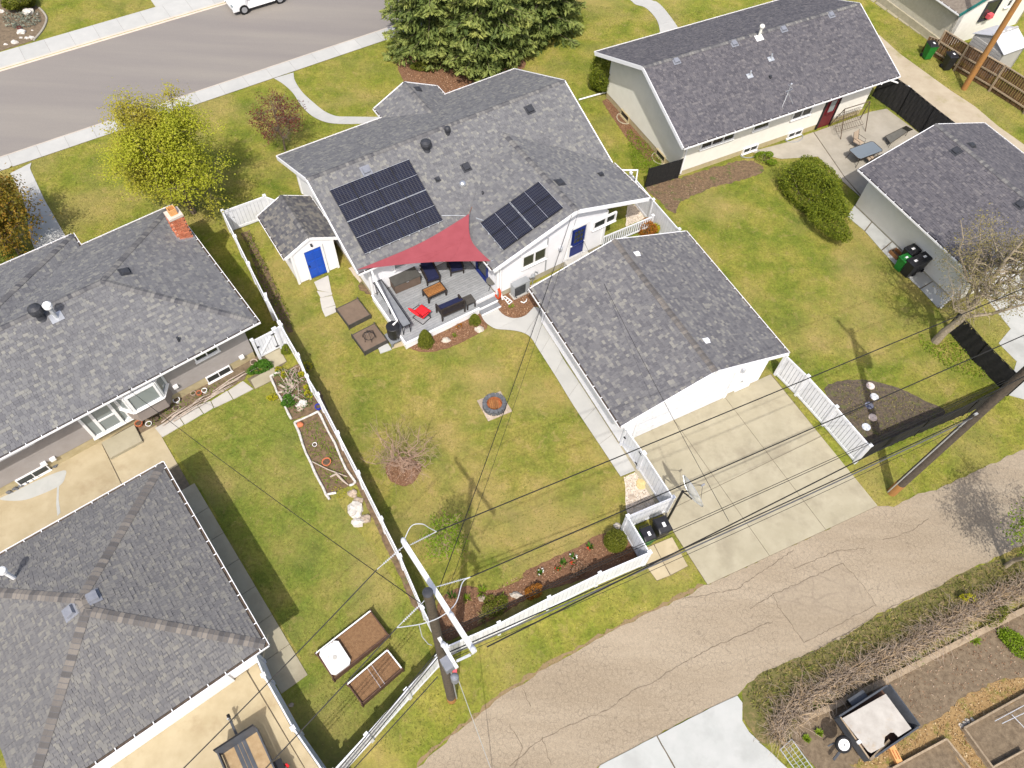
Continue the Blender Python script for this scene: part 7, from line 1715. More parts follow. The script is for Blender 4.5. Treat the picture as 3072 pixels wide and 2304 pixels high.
for th in (0.5, 2.6, 4.7): MB().tube([dc + (e_ * math.cos(th) + f_ * math.sin(th)) * rr_ * .9 + ax * .14, dc + ax * .62], .009, 5).build('feed_arm', 'black_metal', dish)
MB().tube([dc + ax * .55, dc + ax * .72], .04, 8).build('feed_horn', 'vent_grey', dish)
# ================================================================== NEIGHBOURS' THINGS
def rock(label, c, r, m='rock', seed=0, name='rock', flat=.55, cat='rock', group=None):
    return MB().blob((c.x, c.y, r[2] * .35 + c.z), r, seed, .22, 9, 6).build(name, m, label=label, cat=cat, group=group)
# raised boxes on the left lawn
hB_ = .42
t, c, L, W_, y, ux, vx = planter('long wooden raised bed with a white lid over one end', [g(1, 3, 520, 705, hB_), g(1, 3, 970, 350, hB_), g(1, 3, 1125, 555, hB_), g(1, 3, 655, 925, hB_)], hB_, 'planter_wood', 'planter_soil', .04, 'raised beds on the left lawn', .06)
pbox('rim', 'white_paint', t, c + vx * (W_ / 2 - .02) + UP * (hB_ + .012), (L, .05, .03), y)
lq = [g(1, 3, 535, 700, hB_ + .16), g(1, 3, 690, 582, hB_ + .16), g(1, 3, 820, 782, hB_ + .16), g(1, 3, 655, 900, hB_ + .16)]
c2, L2, W2, y2_ = quad(lq)
t = thing('lid', 'chipped white square lid lying on the raised bed', 'lid', Vector((c2.x, c2.y, hB_)))
u2 = Vector((math.cos(y2_), math.sin(y2_), 0)); v2 = Vector((-u2.y, u2.x, 0))
mb = MB(); k = .12
q = [(-L2 / 2 + k, -W2 / 2), (L2 / 2 - k, -W2 / 2), (L2 / 2, -W2 / 2 + k), (L2 / 2, W2 / 2 - k), (L2 / 2 - k, W2 / 2), (-L2 / 2 + k, W2 / 2), (-L2 / 2, W2 / 2 - k), (-L2 / 2, -W2 / 2 + k)]
mb.prism([tuple((Vector((c2.x, c2.y, 0)) + u2 * a + v2 * b)[:2]) for a, b in q], hB_ + .02, hB_ + .13).build('panel', 'chipped_white', t)
MB().lathe(Vector((c2.x, c2.y, hB_ + .13)), [(.09, 0), (.09, .012), (.06, .014), (.01, .014)], 18).build('ring', 'concrete', t)
pbox('seam', 'grey_metal', t, Vector((c2.x, c2.y, hB_ + .131)), (.012, W2 * .96, .004), y2_)
pbox('patch', 'rust', t, Vector((c2.x, c2.y, hB_ + .07)) - u2 * (L2 / 2 + .002), (.01, W2 * .6, .05), y2_)
t, c, L, W_, y, ux, vx = planter('smaller wooden raised bed tied with string across the middle', [g(1, 3, 775, 960, hB_), g(1, 3, 1110, 680, hB_), g(1, 3, 1240, 830, hB_), g(1, 3, 900, 1135, hB_)], hB_, 'planter_wood', 'planter_soil', .04, 'raised beds on the left lawn', .10)
pbox('rim', 'white_paint', t, c + vx * (W_ / 2 - .02) + UP * (hB_ + .012), (L, .05, .03), y); pbox('rim', 'white_paint', t, c + ux * (L / 2 - .02) + UP * (hB_ + .013), (.05, W_ * .9, .03), y)
for a in (-.04, .06): span('string', 'insulator', t, c + ux * a * L - vx * W_ / 2 + UP * (hB_ + .02), c + ux * (a + .02) * L + vx * W_ / 2 + UP * (hB_ + .02), .012, .012)
# utility trailer at the bottom
D6 = lambda x, y, z=0.0: gd(600, 2000, x, y, z)
fl0, fr0 = D6(330, 1450, .55), D6(960, 1040, .55); ux = (fr0 - fl0).normalized(); W_ = (fr0 - fl0).length; vx = Vector((ux.y, -ux.x, 0)); y = math.atan2(ux.y, ux.x); Lt = 2.9
fl0.z = fr0.z = 0; mid = (fl0 + fr0) / 2
t = thing('utility_trailer', 'dark flat trailer with plywood floor on the left driveway', 'trailer', mid + vx * 1.3)
pbox('floor', 'plywood', t, mid + vx * (Lt / 2) + UP * .53, (W_ - .1, Lt, .04), y)
for k in (-1, 0, 1): pbox('floor_plate', 'trailer_grey', t, mid + vx * (Lt / 2) + ux * k * .15 + UP * .556, (.13, Lt - .02, .012), y)
for a in (-1, 1): pbox('side', 'trailer_grey', t, mid + vx * (Lt / 2) + ux * a * (W_ / 2) + UP * .66, (.05, Lt, .30), y); pbox('fender', 'black_metal', t, mid + vx * 1.75 + ux * a * (W_ / 2 + .17) + UP * .62, (.26, .9, .05), y)
pbox('front_panel', 'trailer_grey', t, mid + UP * .86 - vx * .02, (W_ + .04, .05, .62), y, 0, R(-10))
MB().tube([mid - ux * (W_ / 2) + UP * .6, mid - ux * (W_ / 2) - vx * .06 + UP * 1.18, mid + ux * (W_ / 2) - vx * .06 + UP * 1.18, mid + ux * (W_ / 2) + UP * .6], .03, 6).build('front_rail', 'black_metal', t)
span('tongue', 'trailer_grey', t, mid + vx * .1 + UP * .48, mid - vx * .95 + UP * .45, .08, .08)
MB().tube([mid - vx * .85 + UP * .2, mid - vx * .85 + UP * .8], .035, 8).build('jack', 'galvanised', t); MB().tube([mid - vx * .95 + UP * .47, mid - vx * 1.08 + UP * .47], .06, 8).build('coupler', 'black_metal', t)
for a in (-1, 1):
    cc = mid + vx * 1.75 + ux * a * (W_ / 2 + .17) + UP * .3; MB().tube([cc - ux * .1, cc + ux * .1], .30, 20).build('tyre', 'tyre', t); MB().tube([cc + ux * a * .085, cc + ux * a * .112], .17, 14).build('hub', 'steel', t)
MB().tube([D6(1420, 1620, .5), D6(1470, 1659, .5)], .05, 6).build('tail_lamp', 'red_cloth', t)
rock('small tan stone on the grass beside the left driveway fence', D6(1515, 640), (.09, .08, .06), 'rock_tan', 3)
# log-edged beds along the long fence
def logs(label, pts, r=.055, m='white_log', h=.10):
    t = thing('log_edging', label, 'edging', pts[0])
    for i, (a, b) in enumerate(zip(pts, pts[1:])):
        d = b - a; n = max(1, round(d.length / 1.0))
        for k in range(n):
            p, q = a + d * (k / n), a + d * ((k + 1) / n); m_ = p.lerp(q, .5) + Vector((random.uniform(-.04, .04), random.uniform(-.04, .04), 0))
            MB().tube([p + UP * h, m_ + UP * (h + random.uniform(-.02, .03)), q + UP * h], [r, r * random.uniform(.85, 1.15), r], 8).build('log', m, t)
    return t
logs('white painted logs edging the lower bed on the lawn side', [g(1, 2, 345, 388), g(1, 2, 410, 560), g(1, 2, 480, 720), g(1, 2, 560, 890), g(1, 2, 605, 985), g(1, 2, 635, 1025)])
logs('white painted logs edging the lower bed on the fence side', [g(1, 2, 345, 388), g(1, 2, 540, 298), g(1, 2, 580, 370), g(1, 2, 680, 560), g(1, 2, 770, 770), g(1, 2, 850, 880), g(1, 2, 800, 910)])
logs('white painted logs edging the upper bed on the lawn side', [gd(680, 960, 900, 870), gd(680, 960, 735, 950), gd(680, 960, 810, 1120), gd(680, 960, 900, 1300), gd(680, 960, 1000, 1500), gd(680, 960, 1080, 1659)])
logs('short white logs at the bottom end of the lower bed', [g(1, 2, 615, 985), g(1, 2, 690, 970)])
def pot(label, c, r, h, m='terracotta', soil='soil_dark', name='flower_pot'):
    t = thing(name, label, 'pot', c)
    MB().lathe(c, [(r * .68, 0), (r * .95, h * .8), (r * 1.08, h * .8), (r * 1.08, h), (r * .9, h), (r * .86, h * .85), (.01, h * .85)], 18).build('pot', m, t)
    MB().lathe(c + UP * (h * .84), [(r * .86, 0), (r * .7, .012), (.01, .018)], 14).build('soil', soil, t)
    return t
pot('large terracotta pot in the lower log bed', g(1, 2, 613, 722), .19, .22)
pot('small white pot in the lower log bed', g(1, 2, 512, 572), .10, .12, 'white_paint')
pot('blue pot at the fence end of the upper log bed', gd(680, 960, 1530, 1475), .14, .24, 'blue_plastic')
MB().blob((*g(1, 2, 392, 408)[:2], .12), (.16, .15, .12), 4, .1).build('clay_ball', 'terracotta', label='round clay ball at the log corner', cat='ornament')
for i, (x, y, rx, ry, rz, m, lab) in enumerate(((850, 1110, .34, .42, .2, 'rock_white', 'largest white lichen rock below the log bed'), (865, 1215, .28, .22, .16, 'rock_white', 'smaller white rock below the largest one'), (935, 1185, .24, .2, .16, 'rock_tan', 'pinkish rock beside the fence'), (820, 975, .22, .18, .14, 'rock_tan', 'grey brown rock at the bed corner'), (870, 1035, .24, .2, .1, 'rock_tan', 'flat rock between the bed corner and the white rock'))):
    c = g(1, 2, x, y); rock(lab, c, (rx, ry, rz), m, 20 + i)
rock('pale rounded rock in the upper log bed', gd(680, 960, 1260, 1410), (.26, .2, .2), 'rock_white', 31)
rock('pinkish rock beside the pale one in the upper log bed', gd(680, 960, 1215, 1480), (.16, .14, .12), 'rock_tan', 32)
for k, (a, b) in enumerate((((1100, 1130), (980, 960)), ((1080, 1160), (1000, 1000)), ((1120, 1120), (1040, 980)), ((1000, 1190), (850, 1200)), ((1010, 1150), (860, 1060)), ((1100, 1250), (1240, 1330)))):
    MB().tube([gd(680, 960, *a, .08), gd(680, 960, *b, .16)], [.06, .045], 8).build('driftwood_log', 'driftwood', label=f'{("first", "second", "third", "fourth", "fifth", "sixth")[k]} grey driftwood log in the upper log bed, counting from the path', cat='log', group='driftwood in the upper bed')
pts = [g(1, 2, 490, 705, .15), g(1, 2, 620, 770, .2), g(1, 2, 780, 830, .15)]; MB().tube(pts, .025, 6).build('driftwood_branch', 'driftwood', label='long pale branch lying across the lower log bed', cat='branch')
pts = [g(1, 2, 640, 830, .12), g(1, 2, 690, 805, .25), g(1, 2, 740, 860, .2), g(1, 2, 790, 900, .1)]; MB().tube(pts, [.04, .06, .05, .02], 7).build('driftwood_branch', 'driftwood', label='twisted driftwood root at the bottom of the log bed', cat='branch')
# strip of pots and driftwood below the left house
for k, (x, y, r, h, m, lab) in enumerate(((1165, 405, .16, .24, 'terracotta', 'terracotta pot beside the side door step'), (1240, 400, .13, .12, 'white_paint', 'white bowl next to the terracotta pot'), (1300, 360, .15, .14, 'dark_bronze', 'dark bowl in the pot row by the left house'), (1465, 265, .15, .08, 'rock_tan', 'tan ring dish in the driftwood strip'), (1475, 210, .15, .22, 'white_paint', 'white basin under the bay window'), (1660, 150, .12, .2, 'terracotta', 'terracotta pot in the middle of the strip'), (1705, 130, .12, .2, 'white_paint', 'white pot at the right end of the strip'), (1610, 150, .12, .16, 'rock_tan', 'tan pot between driftwood and terracotta pot'))):
    pot(lab, g(0, 2, x, y), r, h, m)
rd = random.Random(5)
dw = thing('driftwood_pile', 'pile of long driftwood branches along the left house', 'driftwood', g(0, 2, 1700, 180))
for k in range(22):
    a = g(0, 2, *(lambda s: (1330 + 560 * s + rd.uniform(-20, 20), 400 - 330 * s + rd.uniform(-30, 30)))(rd.random()), .1)
    d = (g(0, 2, 2000, 30) - g(0, 2, 1500, 290)).normalized(); L = rd.uniform(.5, 1.6); dd_ = (d + Vector((rd.uniform(-.2, .2), rd.uniform(-.2, .2), rd.uniform(-.02, .12)))).normalized()
    MB().tube([a, a + dd_ * L * .5 + UP * rd.uniform(0, .08), a + dd_ * L], [rd.uniform(.02, .04), rd.uniform(.02, .035), .01], 6).build('branch', 'driftwood', dw)
pot('pale pot on its side by the left gate', gd(680, 960, 470, 740), .17, .25, 'rock_tan')
for k in range(9):
    p = g(0, 2, 80 + k * 47, 960 - k * 27); pbx = rock(('first', 'second', 'third', 'fourth', 'fifth', 'sixth', 'seventh', 'eighth', 'last')[k] + ' grey edging stone from the left below the basement window', p, (.16, .10, .09), 'fire_ring', 60 + k, 'edging_stone', group='edging stones by the left house')
sheet('concrete_repair', 'concrete_white', smooth_line([g(0, 2, 0, 1020), g(0, 2, 120, 960), g(0, 2, 300, 870), g(0, 2, 530, 780), g(0, 2, 545, 830), g(0, 2, 500, 905), g(0, 2, 330, 985), g(0, 2, 180, 1030)], 4), 0.041, thick=.004, keep=False)
MB().prism([tuple(p[:2]) for p in (g(0, 2, 478, 905), g(0, 2, 495, 905), g(0, 2, 490, 1020), g(0, 2, 505, 1130), g(0, 2, 480, 1160), g(0, 2, 470, 1060))], .036, .042).build('concrete_crack_fill', 'concrete_white', kind='structure')

# ---- patio furniture at the right house
A, Bq = g(3, 0, 640, 1140, 0), g(3, 0, 905, 1080, 0)
def g3(x, y, z=0.0): return g(3, 0, x, y, z)
sw = thing('swing_bench', 'brown metal garden swing bench against the cream wall', 'swing', g3(760, 1050))
apL, apR = g3(725, 905, 1.75), g3(935, 840, 1.75)
for ap, q in ((apL, (g3(690, 1160), g3(590, 1050))), (apR, (g3(895, 1095), g3(850, 985)))):
    for f in q: MB().tube([f, ap], .025, 6).build('leg', 'brown_metal', sw)
MB().tube([apL, apR], .028, 6).build('top_bar', 'brown_metal', sw)
MB().tube([apL - UP * .3, apR - UP * .3], .01, 5).build('canopy_bar', 'brown_metal', sw)
sl0, sl1 = g3(660, 1095, .5), g3(880, 1030, .5); bk0, bk1 = g3(640, 1010, .55), g3(835, 945, .55)
for k in range(13):
    f = k / 12; a = sl0.lerp(sl1, f); b = bk0.lerp(bk1, f); MB().tube([a, b, b + UP * .45 + (b - a).normalized() * .1], .009, 4).build('seat_wire', 'brown_metal', sw)
for h in (0, .5, 1): MB().tube([sl0.lerp(bk0, h), sl1.lerp(bk1, h)], .014, 5).build('seat_bar', 'brown_metal', sw)
for h in (.15, .3, .45): MB().tube([bk0 + UP * h + (bk0 - sl0).normalized() * .1 * h / .45, bk1 + UP * h + (bk1 - sl1).normalized() * .1 * h / .45], .011, 5).build('back_bar', 'brown_metal', sw)
for a, ap in ((sl0.lerp(bk0, .5), apL), (sl1.lerp(bk1, .5), apR)): MB().tube([a, ap], .008, 4).build('hanger', 'brown_metal', sw)
zt_ = .72
c, L, W_, y = quad([g3(752, 1240, zt_), g3(955, 1168, zt_), g3(1048, 1248, zt_), g3(850, 1322, zt_)])
t = thing('patio_table', 'rectangular glass patio table with dark frame', 'table', Vector((c.x, c.y, 0))); ux = Vector((math.cos(y), math.sin(y), 0)); vx = Vector((-ux.y, ux.x, 0))
mb = MB(); k = .12
mb.prism([tuple((Vector((c.x, c.y, 0)) + ux * a + vx * b)[:2]) for a, b in ((-L / 2 + k, -W_ / 2), (L / 2 - k, -W_ / 2), (L / 2, -W_ / 2 + k), (L / 2, W_ / 2 - k), (L / 2 - k, W_ / 2), (-L / 2 + k, W_ / 2), (-L / 2, W_ / 2 - k), (-L / 2, -W_ / 2 + k))], zt_ - .012, zt_).build('top', 'table_glass', t)
rim = [Vector((c.x, c.y, zt_ - .005)) + ux * a + vx * b for a, b in ((-L / 2 + k, -W_ / 2), (L / 2 - k, -W_ / 2), (L / 2, -W_ / 2 + k), (L / 2, W_ / 2 - k), (L / 2 - k, W_ / 2), (-L / 2 + k, W_ / 2), (-L / 2, W_ / 2 - k), (-L / 2, -W_ / 2 + k), (-L / 2 + k, -W_ / 2))]
MB().tube(rim, .02, 6).build('rim', 'dark_bronze', t)
for a in (-1, 1):
    for b in (-1, 1): MB().tube([Vector((c.x, c.y, zt_ - .02)) + ux * a * (L / 2 - .25) + vx * b * (W_ / 2 - .15), Vector((c.x, c.y, 0)) + ux * a * (L / 2 - .1) + vx * b * (W_ / 2 - .02)], .018, 6).build('leg', 'dark_bronze', t)
def sling(label, c, yaw):
    t = thing('sling_chair', label, 'chair', c, 'tan sling chairs'); f = Vector((math.cos(yaw), math.sin(yaw), 0)); s = Vector((-f.y, f.x, 0))
    MB().add([c + f * .25 + s * .24 + UP * .42, c + f * .25 - s * .24 + UP * .42, c - f * .2 - s * .24 + UP * .38, c - f * .2 + s * .24 + UP * .38, c - f * .42 - s * .24 + UP * .95, c - f * .42 + s * .24 + UP * .95], [(3, 2, 1, 0), (5, 4, 2, 3)]).build('sling', 'tan_cloth', t)
    for a in (-1, 1):
        MB().tube([c + f * .28 + s * a * .26, c + f * .26 + s * a * .26 + UP * .42, c - f * .2 + s * a * .26 + UP * .38, c - f * .43 + s * a * .26 + UP * .96], .014, 6).build('frame', 'dark_bronze', t)
        MB().tube([c + f * .26 + s * a * .27 + UP * .42, c + f * .22 + s * a * .29 + UP * .62, c - f * .3 + s * a * .28 + UP * .64], .013, 6).build('arm', 'dark_bronze', t); MB().tube([c - f * .2 + s * a * .26 + UP * .38, c - f * .38 + s * a * .26], .014, 6).build('rear_leg', 'dark_bronze', t)
    return t
sling('tan sling chair at the far side of the glass table', Vector((*g3(845, 1165, .5)[:2], 0)), y - math.pi / 2 + .2)
sling('tan sling chair tucked under the near side of the glass table', Vector((*g3(940, 1310, .4)[:2], 0)), y + math.pi / 2)
t = thing('sun_lounger', 'grey folding sun lounger on the patio near the black fence', 'sun lounger', Vector((*g3(1170, 1130)[:2], 0)))
a0, a1_, a2_, a3_ = g3(1060, 1130, .35), g3(1105, 1190, .35), g3(1250, 1090, .38), g3(1200, 1060, .38)
hd0, hd1 = g3(1290, 1075, .75), g3(1235, 1045, .75)
MB().add([a0, a1_, a2_, a3_, hd0, hd1], [(0, 1, 2, 3), (3, 2, 4, 5)]).build('sling', 'bbq_grey', t)
for p, q in ((a0, a3_), (a1_, a2_), (a3_, hd1), (a2_, hd0), (a0, a1_), (hd0, hd1)): MB().tube([p, q], .016, 6).build('frame', 'dark_bronze', t)
for p in (a0, a1_, a2_, a3_): MB().tube([p, Vector((p.x, p.y, 0))], .014, 6).build('leg', 'dark_bronze', t)
t = thing('folding_chair', 'folded metal chair at the edge of the right garage roof', 'chair', Vector((*g3(1190, 1210)[:2], 0)))
q = [g3(1150, 1225, .4), g3(1215, 1190, .4), g3(1240, 1215, .42), g3(1175, 1245, .42)]
MB().tube(q + [q[0]], .014, 6).build('frame', 'dark_bronze', t)
for p in q: MB().tube([p, Vector((p.x, p.y, 0))], .012, 5).build('leg', 'dark_bronze', t)
MB().add(q, [(0, 1, 2, 3)]).build('seat', 'bbq_grey', t)
# stepping stones in the round bed
for k, (x, y, lab) in enumerate(((935, 80, 'pinkish round stepping stone, topmost in the stone bed'), (968, 170, 'white round stepping stone, second from the top'), (925, 242, 'dark blue patterned round stepping stone in the middle'), (955, 342, 'tan round stepping stone below the dark blue one'), (900, 420, 'grey blue patterned stepping stone, lowest in the stone bed'))):
    c = g(3, 2, x, y); mm = ('stone_pink', 'stone_white', 'stone_navy', 'stone_tan', 'stone_blue')[k]
    cc = ((.50, .40, .36), (.62, .62, .62), (.05, .055, .10), (.45, .36, .31), (.42, .45, .50))[k]; c2c = ((.66, .58, .54), (.40, .42, .44), (.30, .31, .36), (.60, .52, .47), (.62, .64, .68))[k]
    mat(mm, cc, c2c, 9, .7, .4, 25, lo=.45, hi=.55)
    MB().lathe(c, [(.20, 0), (.205, .05), (.18, .062), (.01, .064)], 22).build('stepping_stone', mm, label=lab, cat='stepping stone', group='round stepping stones')

# ---- lower right garden
D9 = lambda x, y, z=0.0: gd(2380, 1980, x, y, z, 480)
zt_ = .85
q = [D9(640, 770, zt_), D9(1280, 370, zt_), D9(1730, 920, zt_), D9(1060, 1390, zt_)]
c, L, W_, y = quad(q); c.z = 0; ux = Vector((math.cos(y), math.sin(y), 0)); vx = Vector((-ux.y, ux.x, 0))
t = thing('box_trailer', 'dark box trailer loaded with a grey board in the lower right garden', 'trailer', c)
for a in (-1, 1): pbox('side', 'trailer_grey', t, c + vx * a * (W_ / 2) + UP * .6, (L, .04, .5), y); pbox('rail', 'trailer_grey', t, c + vx * a * (W_ / 2) + UP * .865, (L + .05, .06, .035), y)
pbox('end', 'trailer_grey', t, c - ux * (L / 2) + UP * .6, (.04, W_ - .05, .5), y); pbox('rail', 'weathered_wood', t, c - ux * (L / 2) + UP * .866, (.05, W_ - .08, .035), y)
pbox('ramp', 'trailer_grey', t, c + ux * (L / 2 + .05) + UP * .62, (.05, W_ - .02, .56), y, R(14))
pbox('floor', 'planter_wood', t, c + UP * .40, (L - .04, W_ - .04, .04), y)
for a in (1,):
    cc = c + vx * a * (W_ / 2 + .16) + UP * .28; MB().tube([cc - vx * .09, cc + vx * .09], .28, 20).build('tyre', 'tyre', t); pbox('fender', 'trailer_grey', t, c + vx * a * (W_ / 2 + .16) + UP * .6, (.75, .26, .03), y)
span('tongue', 'trailer_grey', t, c - ux * (L / 2) + UP * .38, c - ux * (L / 2 + .95) - vx * .25 + UP * .36, .08, .08)
bq = [D9(680, 805, .95), D9(1285, 465, .95), D9(1640, 945, .95), D9(1460, 1060, .95), D9(1400, 1000, .95), D9(1350, 1000, .95), D9(1275, 1060, .95), D9(1260, 1150, .95), D9(1270, 1185, .95), D9(1085, 1285, .95), D9(1040, 1260, .95)]
MB().prism([tuple(p[:2]) for p in bq], .885, .91).build('sheet_of_board', 'sheet_board', label='large stained grey board with a broken corner lying on the trailer', cat='board')
span_t = thing('timber', 'pale timber plank sloping across the trailer corner', 'plank', D9(1200, 1260, .8)); span('plank', 'weathered_wood', span_t, D9(1065, 1380, .90), D9(1330, 1110, .70), .09, .04)
pbx = thing('foam_block', 'small white block on the trailer rail', 'block', D9(905, 1135, .88)); pbox('block', 'paper', pbx, D9(905, 1135, .92), (.13, .11, .09), y)
# spare wheel on a bracket
wc = D9(690, 1165, 1.0); t = thing('spare_wheel', 'spare wheel with white eight-hole rim standing beside the trailer', 'wheel', Vector((wc.x, wc.y, 0)))
wn_ = (Vector((0, -.45, 1))).normalized(); wa = wn_.cross(Vector((0, 1, 0))).normalized(); wb = wn_.cross(wa)
def ring_solid(name, m, prof, n=28):
    mb = MB(); vs = []; k = len(prof)
    for r, h in prof:
        for j in range(n): th = 2 * math.pi * j / n; vs.append(wc + (wa * math.cos(th) + wb * math.sin(th)) * r + wn_ * h)
    fs = [(i * n + j, i * n + (j + 1) % n, (i + 1) * n + (j + 1) % n, (i + 1) * n + j) for i in range(k - 1) for j in range(n)] + [tuple(range((k - 1) * n, k * n))]
    if wa.cross(wb).dot(wn_) < 0: fs = [tuple(reversed(f)) for f in fs]
    mb.add(vs, fs).build(name, m, t)
ring_solid('tyre', 'tyre', [(.20, -.08), (.27, -.08), (.30, -.03), (.30, .03), (.27, .08), (.21, .08), (.20, .04)])
ring_solid('rim', 'white_paint', [(.205, .05), (.20, .07), (.16, .05), (.14, .06), (.05, .075), (.01, .075)])
for k in range(8): th = 2 * math.pi * k / 8; p = wc + (wa * math.cos(th) + wb * math.sin(th)) * .125 + wn_ * .062; MB().tube([p, p + wn_ * .006], .02, 8).build('hole', 'dark_grille', t)
p = wc + wn_ * .073; MB().tube([p, p + wn_ * .006], .035, 10).build('hub_hole', 'dark_grille', t)
MB().tube([wc - wn_ * .08, Vector((wc.x - .1, wc.y + .1, .45)), Vector((wc.x - .3, wc.y + .0, .36))], .03, 6).build('bracket', 'trailer_grey', t)
bc_ = D9(1410, 1310, .15); t = thing('brick_block', 'orange clay block on the straw beside the trailer', 'brick', Vector((bc_.x, bc_.y, 0))); pbox('block', 'flue', t, Vector((bc_.x, bc_.y, .11)), (.24, .62, .2), R(18))
for dx in (-.06, .06): pbox('core_hole', 'rust', t, Vector((bc_.x + dx, bc_.y, .205)), (.04, .3, .02), R(18))
# timber bed edges
def timbers(label, pts, w=.14, h=.20, m='weathered_wood', name='timber_edging'):
    t = thing(name, label, 'edging', pts[0])
    for a, b in zip(pts, pts[1:]): span('timber', m, t, a + UP * h / 2, b + UP * h / 2, w, h)
    return t
g33 = lambda x, y, z=0.0: g(3, 3, x, y, z)
timbers('long weathered timber edging the vegetable bed below the hedge', [g33(345, 1262), g33(565, 1175), g33(1040, 945), g33(1450, 735), g33(1850, 530), g33(2250, 330)], .22, .16)
timbers('timber edging of the raised bed in the far lower right', [g33(2230, 1035), g33(1690, 1335), g33(1925, 1659), g33(2010, 1770)], .07, .24)
timbers('timber edging closing that raised bed at the bottom', [g33(1925, 1659), g33(2180, 1520)], .06, .24)
timbers('timber edging of the raised bed at the bottom edge', [g33(1100, 1665), g33(1545, 1425), g33(1740, 1670)], .07, .24)
tr = thing('trellis', 'white wire trellis lying over the far lower right bed', 'trellis', g33(2150, 1250))
for p, q in (((2110, 1215), (2230, 1340)), ((1970, 1270), (2230, 1130)), ((2030, 1290), (2240, 1190))): MB().tube([g33(*p, .35), g33(*q, .35)], .014, 5).build('wire', 'insulator', tr)
rk = thing('metal_rack', 'galvanised metal rack lying beside the white parking pad', 'rack', g33(330, 1560))
a, b, c_, d_ = g33(190, 1505, .08), g33(285, 1420, .08), g33(480, 1690, .08), g33(370, 1750, .08)
for p, q in ((a, b), (b, c_), (c_, d_), (d_, a)): MB().tube([p, q], .022, 6).build('frame', 'galvanised', rk)
for k in (.33, .66): MB().tube([a.lerp(b, k), d_.lerp(c_, k)], .014, 5).build('bar', 'galvanised', rk)
for k in range(1, 9): MB().tube([a.lerp(d_, k / 9), b.lerp(c_, k / 9)], .008, 4).build('cross_wire', 'galvanised', rk)
for k, (x, y) in enumerate(((1690, 1310), (1715, 1290), (1740, 1270), (1780, 1262))):
    rock(('leftmost', 'second', 'third', 'rightmost')[k] + ' grey stone at the corner of the lower right bed', g33(x, y), (.09, .10, .08), 'rock', 90 + k, group='stones at the bed corner')

# ---- stones in the yard beds
for k, (p, r, m, lab) in enumerate(((D1(1540, 1450), (.22, .16, .12), 'rock', 'pale flat rock in the deck bed, left one'), (D1(2085, 1275), (.24, .18, .14), 'rock', 'pale rock in the deck bed near the walk'), (g(1, 3, 2175, 228), (.24, .13, .12), 'rock', 'pale wedge shaped rock in the back bed'), (g(1, 3, 1900, 255), (.16, .12, .1), 'rock_tan', 'grey rock among the green plants in the back bed'), (g(2, 2, 1115, 890), (.24, .3, .06), 'rock_yellow', 'flat yellow stone in the pebble bed'), (g(2, 2, 1040, 1000), (.16, .12, .06), 'rock_tan', 'flat tan stone in the pebble bed'), (g(2, 2, 920, 1240), (.18, .14, .1), 'rock', 'pale stones beside the round shrub'))):
    if m == 'rock_yellow' and m not in MATS: mat('rock_yellow', (.48, .38, .17), (.54, .44, .22), 8, .9)
    rock(lab, p, r, m, 110 + k)
for k, (x, y, r) in enumerate(((240, 110, .42), (180, 275, .3), (225, 320, .16), (265, 318, .2), (175, 318, .13), (125, 358, .24), (50, 372, .14), (270, 255, .08), (308, 122, .1), (10, 100, .28))):
    c = g(0, 0, x, y); rock(('big white boulder under the shrub in the front rockery', 'white square rock in the middle of the front rockery', 'small white rock left of the kerb end', 'white rock at the tip of the rockery kerb', 'little white rock in the rockery row', 'white rock near the walk corner of the rockery', 'cream rock at the lower left of the rockery', 'tiny white rock near the rockery kerb', 'small white rock beside the blue-grey plants', 'pink rock at the left picture edge')[k], c, (r, r * .75, r * .6), 'rock_white', 130 + k)
kb = [g(0, 0, 330, 72), g(0, 0, 365, 108), g(0, 0, 390, 155), g(0, 0, 378, 210), g(0, 0, 345, 268), g(0, 0, 283, 340)]
MB().tube([p + UP * .05 for p in cat(kb, 5)], .07, 7).build('rockery_kerb', 'concrete_grey', label='curved concrete kerb round the front rockery', cat='kerb')
t = pot('dark red pot in the front rockery', g(0, 0, 170, 252), .14, .22, 'maroon_door')

# ---- white car across the street
cx = Fr(G(712, 22), 36.1); S0 = ST.loc(G(730, 25, -.1))
CA = Fr(ST.w(S0[0] + 1.15, 7.45), 36.1)
car = thing('car', 'white hatchback parked at the far kerb, cut off by the top edge', 'car', CA.w(0, 0, -.1))
prof = [(-2.05, .32), (-2.08, .55), (-1.95, .72), (-1.1, .92), (-.45, 1.42), (1.2, 1.45), (1.85, 1.0), (2.0, .85), (2.02, .4)]
mb = MB(CA); hw_s = [.78, .84, .86, .88, .66, .66, .80, .84, .80]
vs = []
for (u, z), w in zip(prof, hw_s): vs += [(u, -w, z - .1), (u, w, z - .1)]
n = len(prof); fs = [(2 * i, 2 * i + 2, 2 * i + 3, 2 * i + 1) for i in range(n - 1)]
vs += [(u, -.84 if 0 < i < n - 1 else -.78, .2) for i, (u, z) in enumerate(prof)] + [(u, .84 if 0 < i < n - 1 else .78, .2) for i, (u, z) in enumerate(prof)]
for i in range(n - 1): fs += [(2 * n + i, 2 * n + i + 1, 2 * i + 2, 2 * i), (2 * i + 1, 2 * i + 3, 3 * n + i + 1, 3 * n + i)]
fs += [(0, 1, 3 * n, 2 * n), (2 * n - 2, 3 * n - 1, 4 * n - 1, 2 * n - 1)]
mb.add(vs, fs).build('body', 'car_white', car)
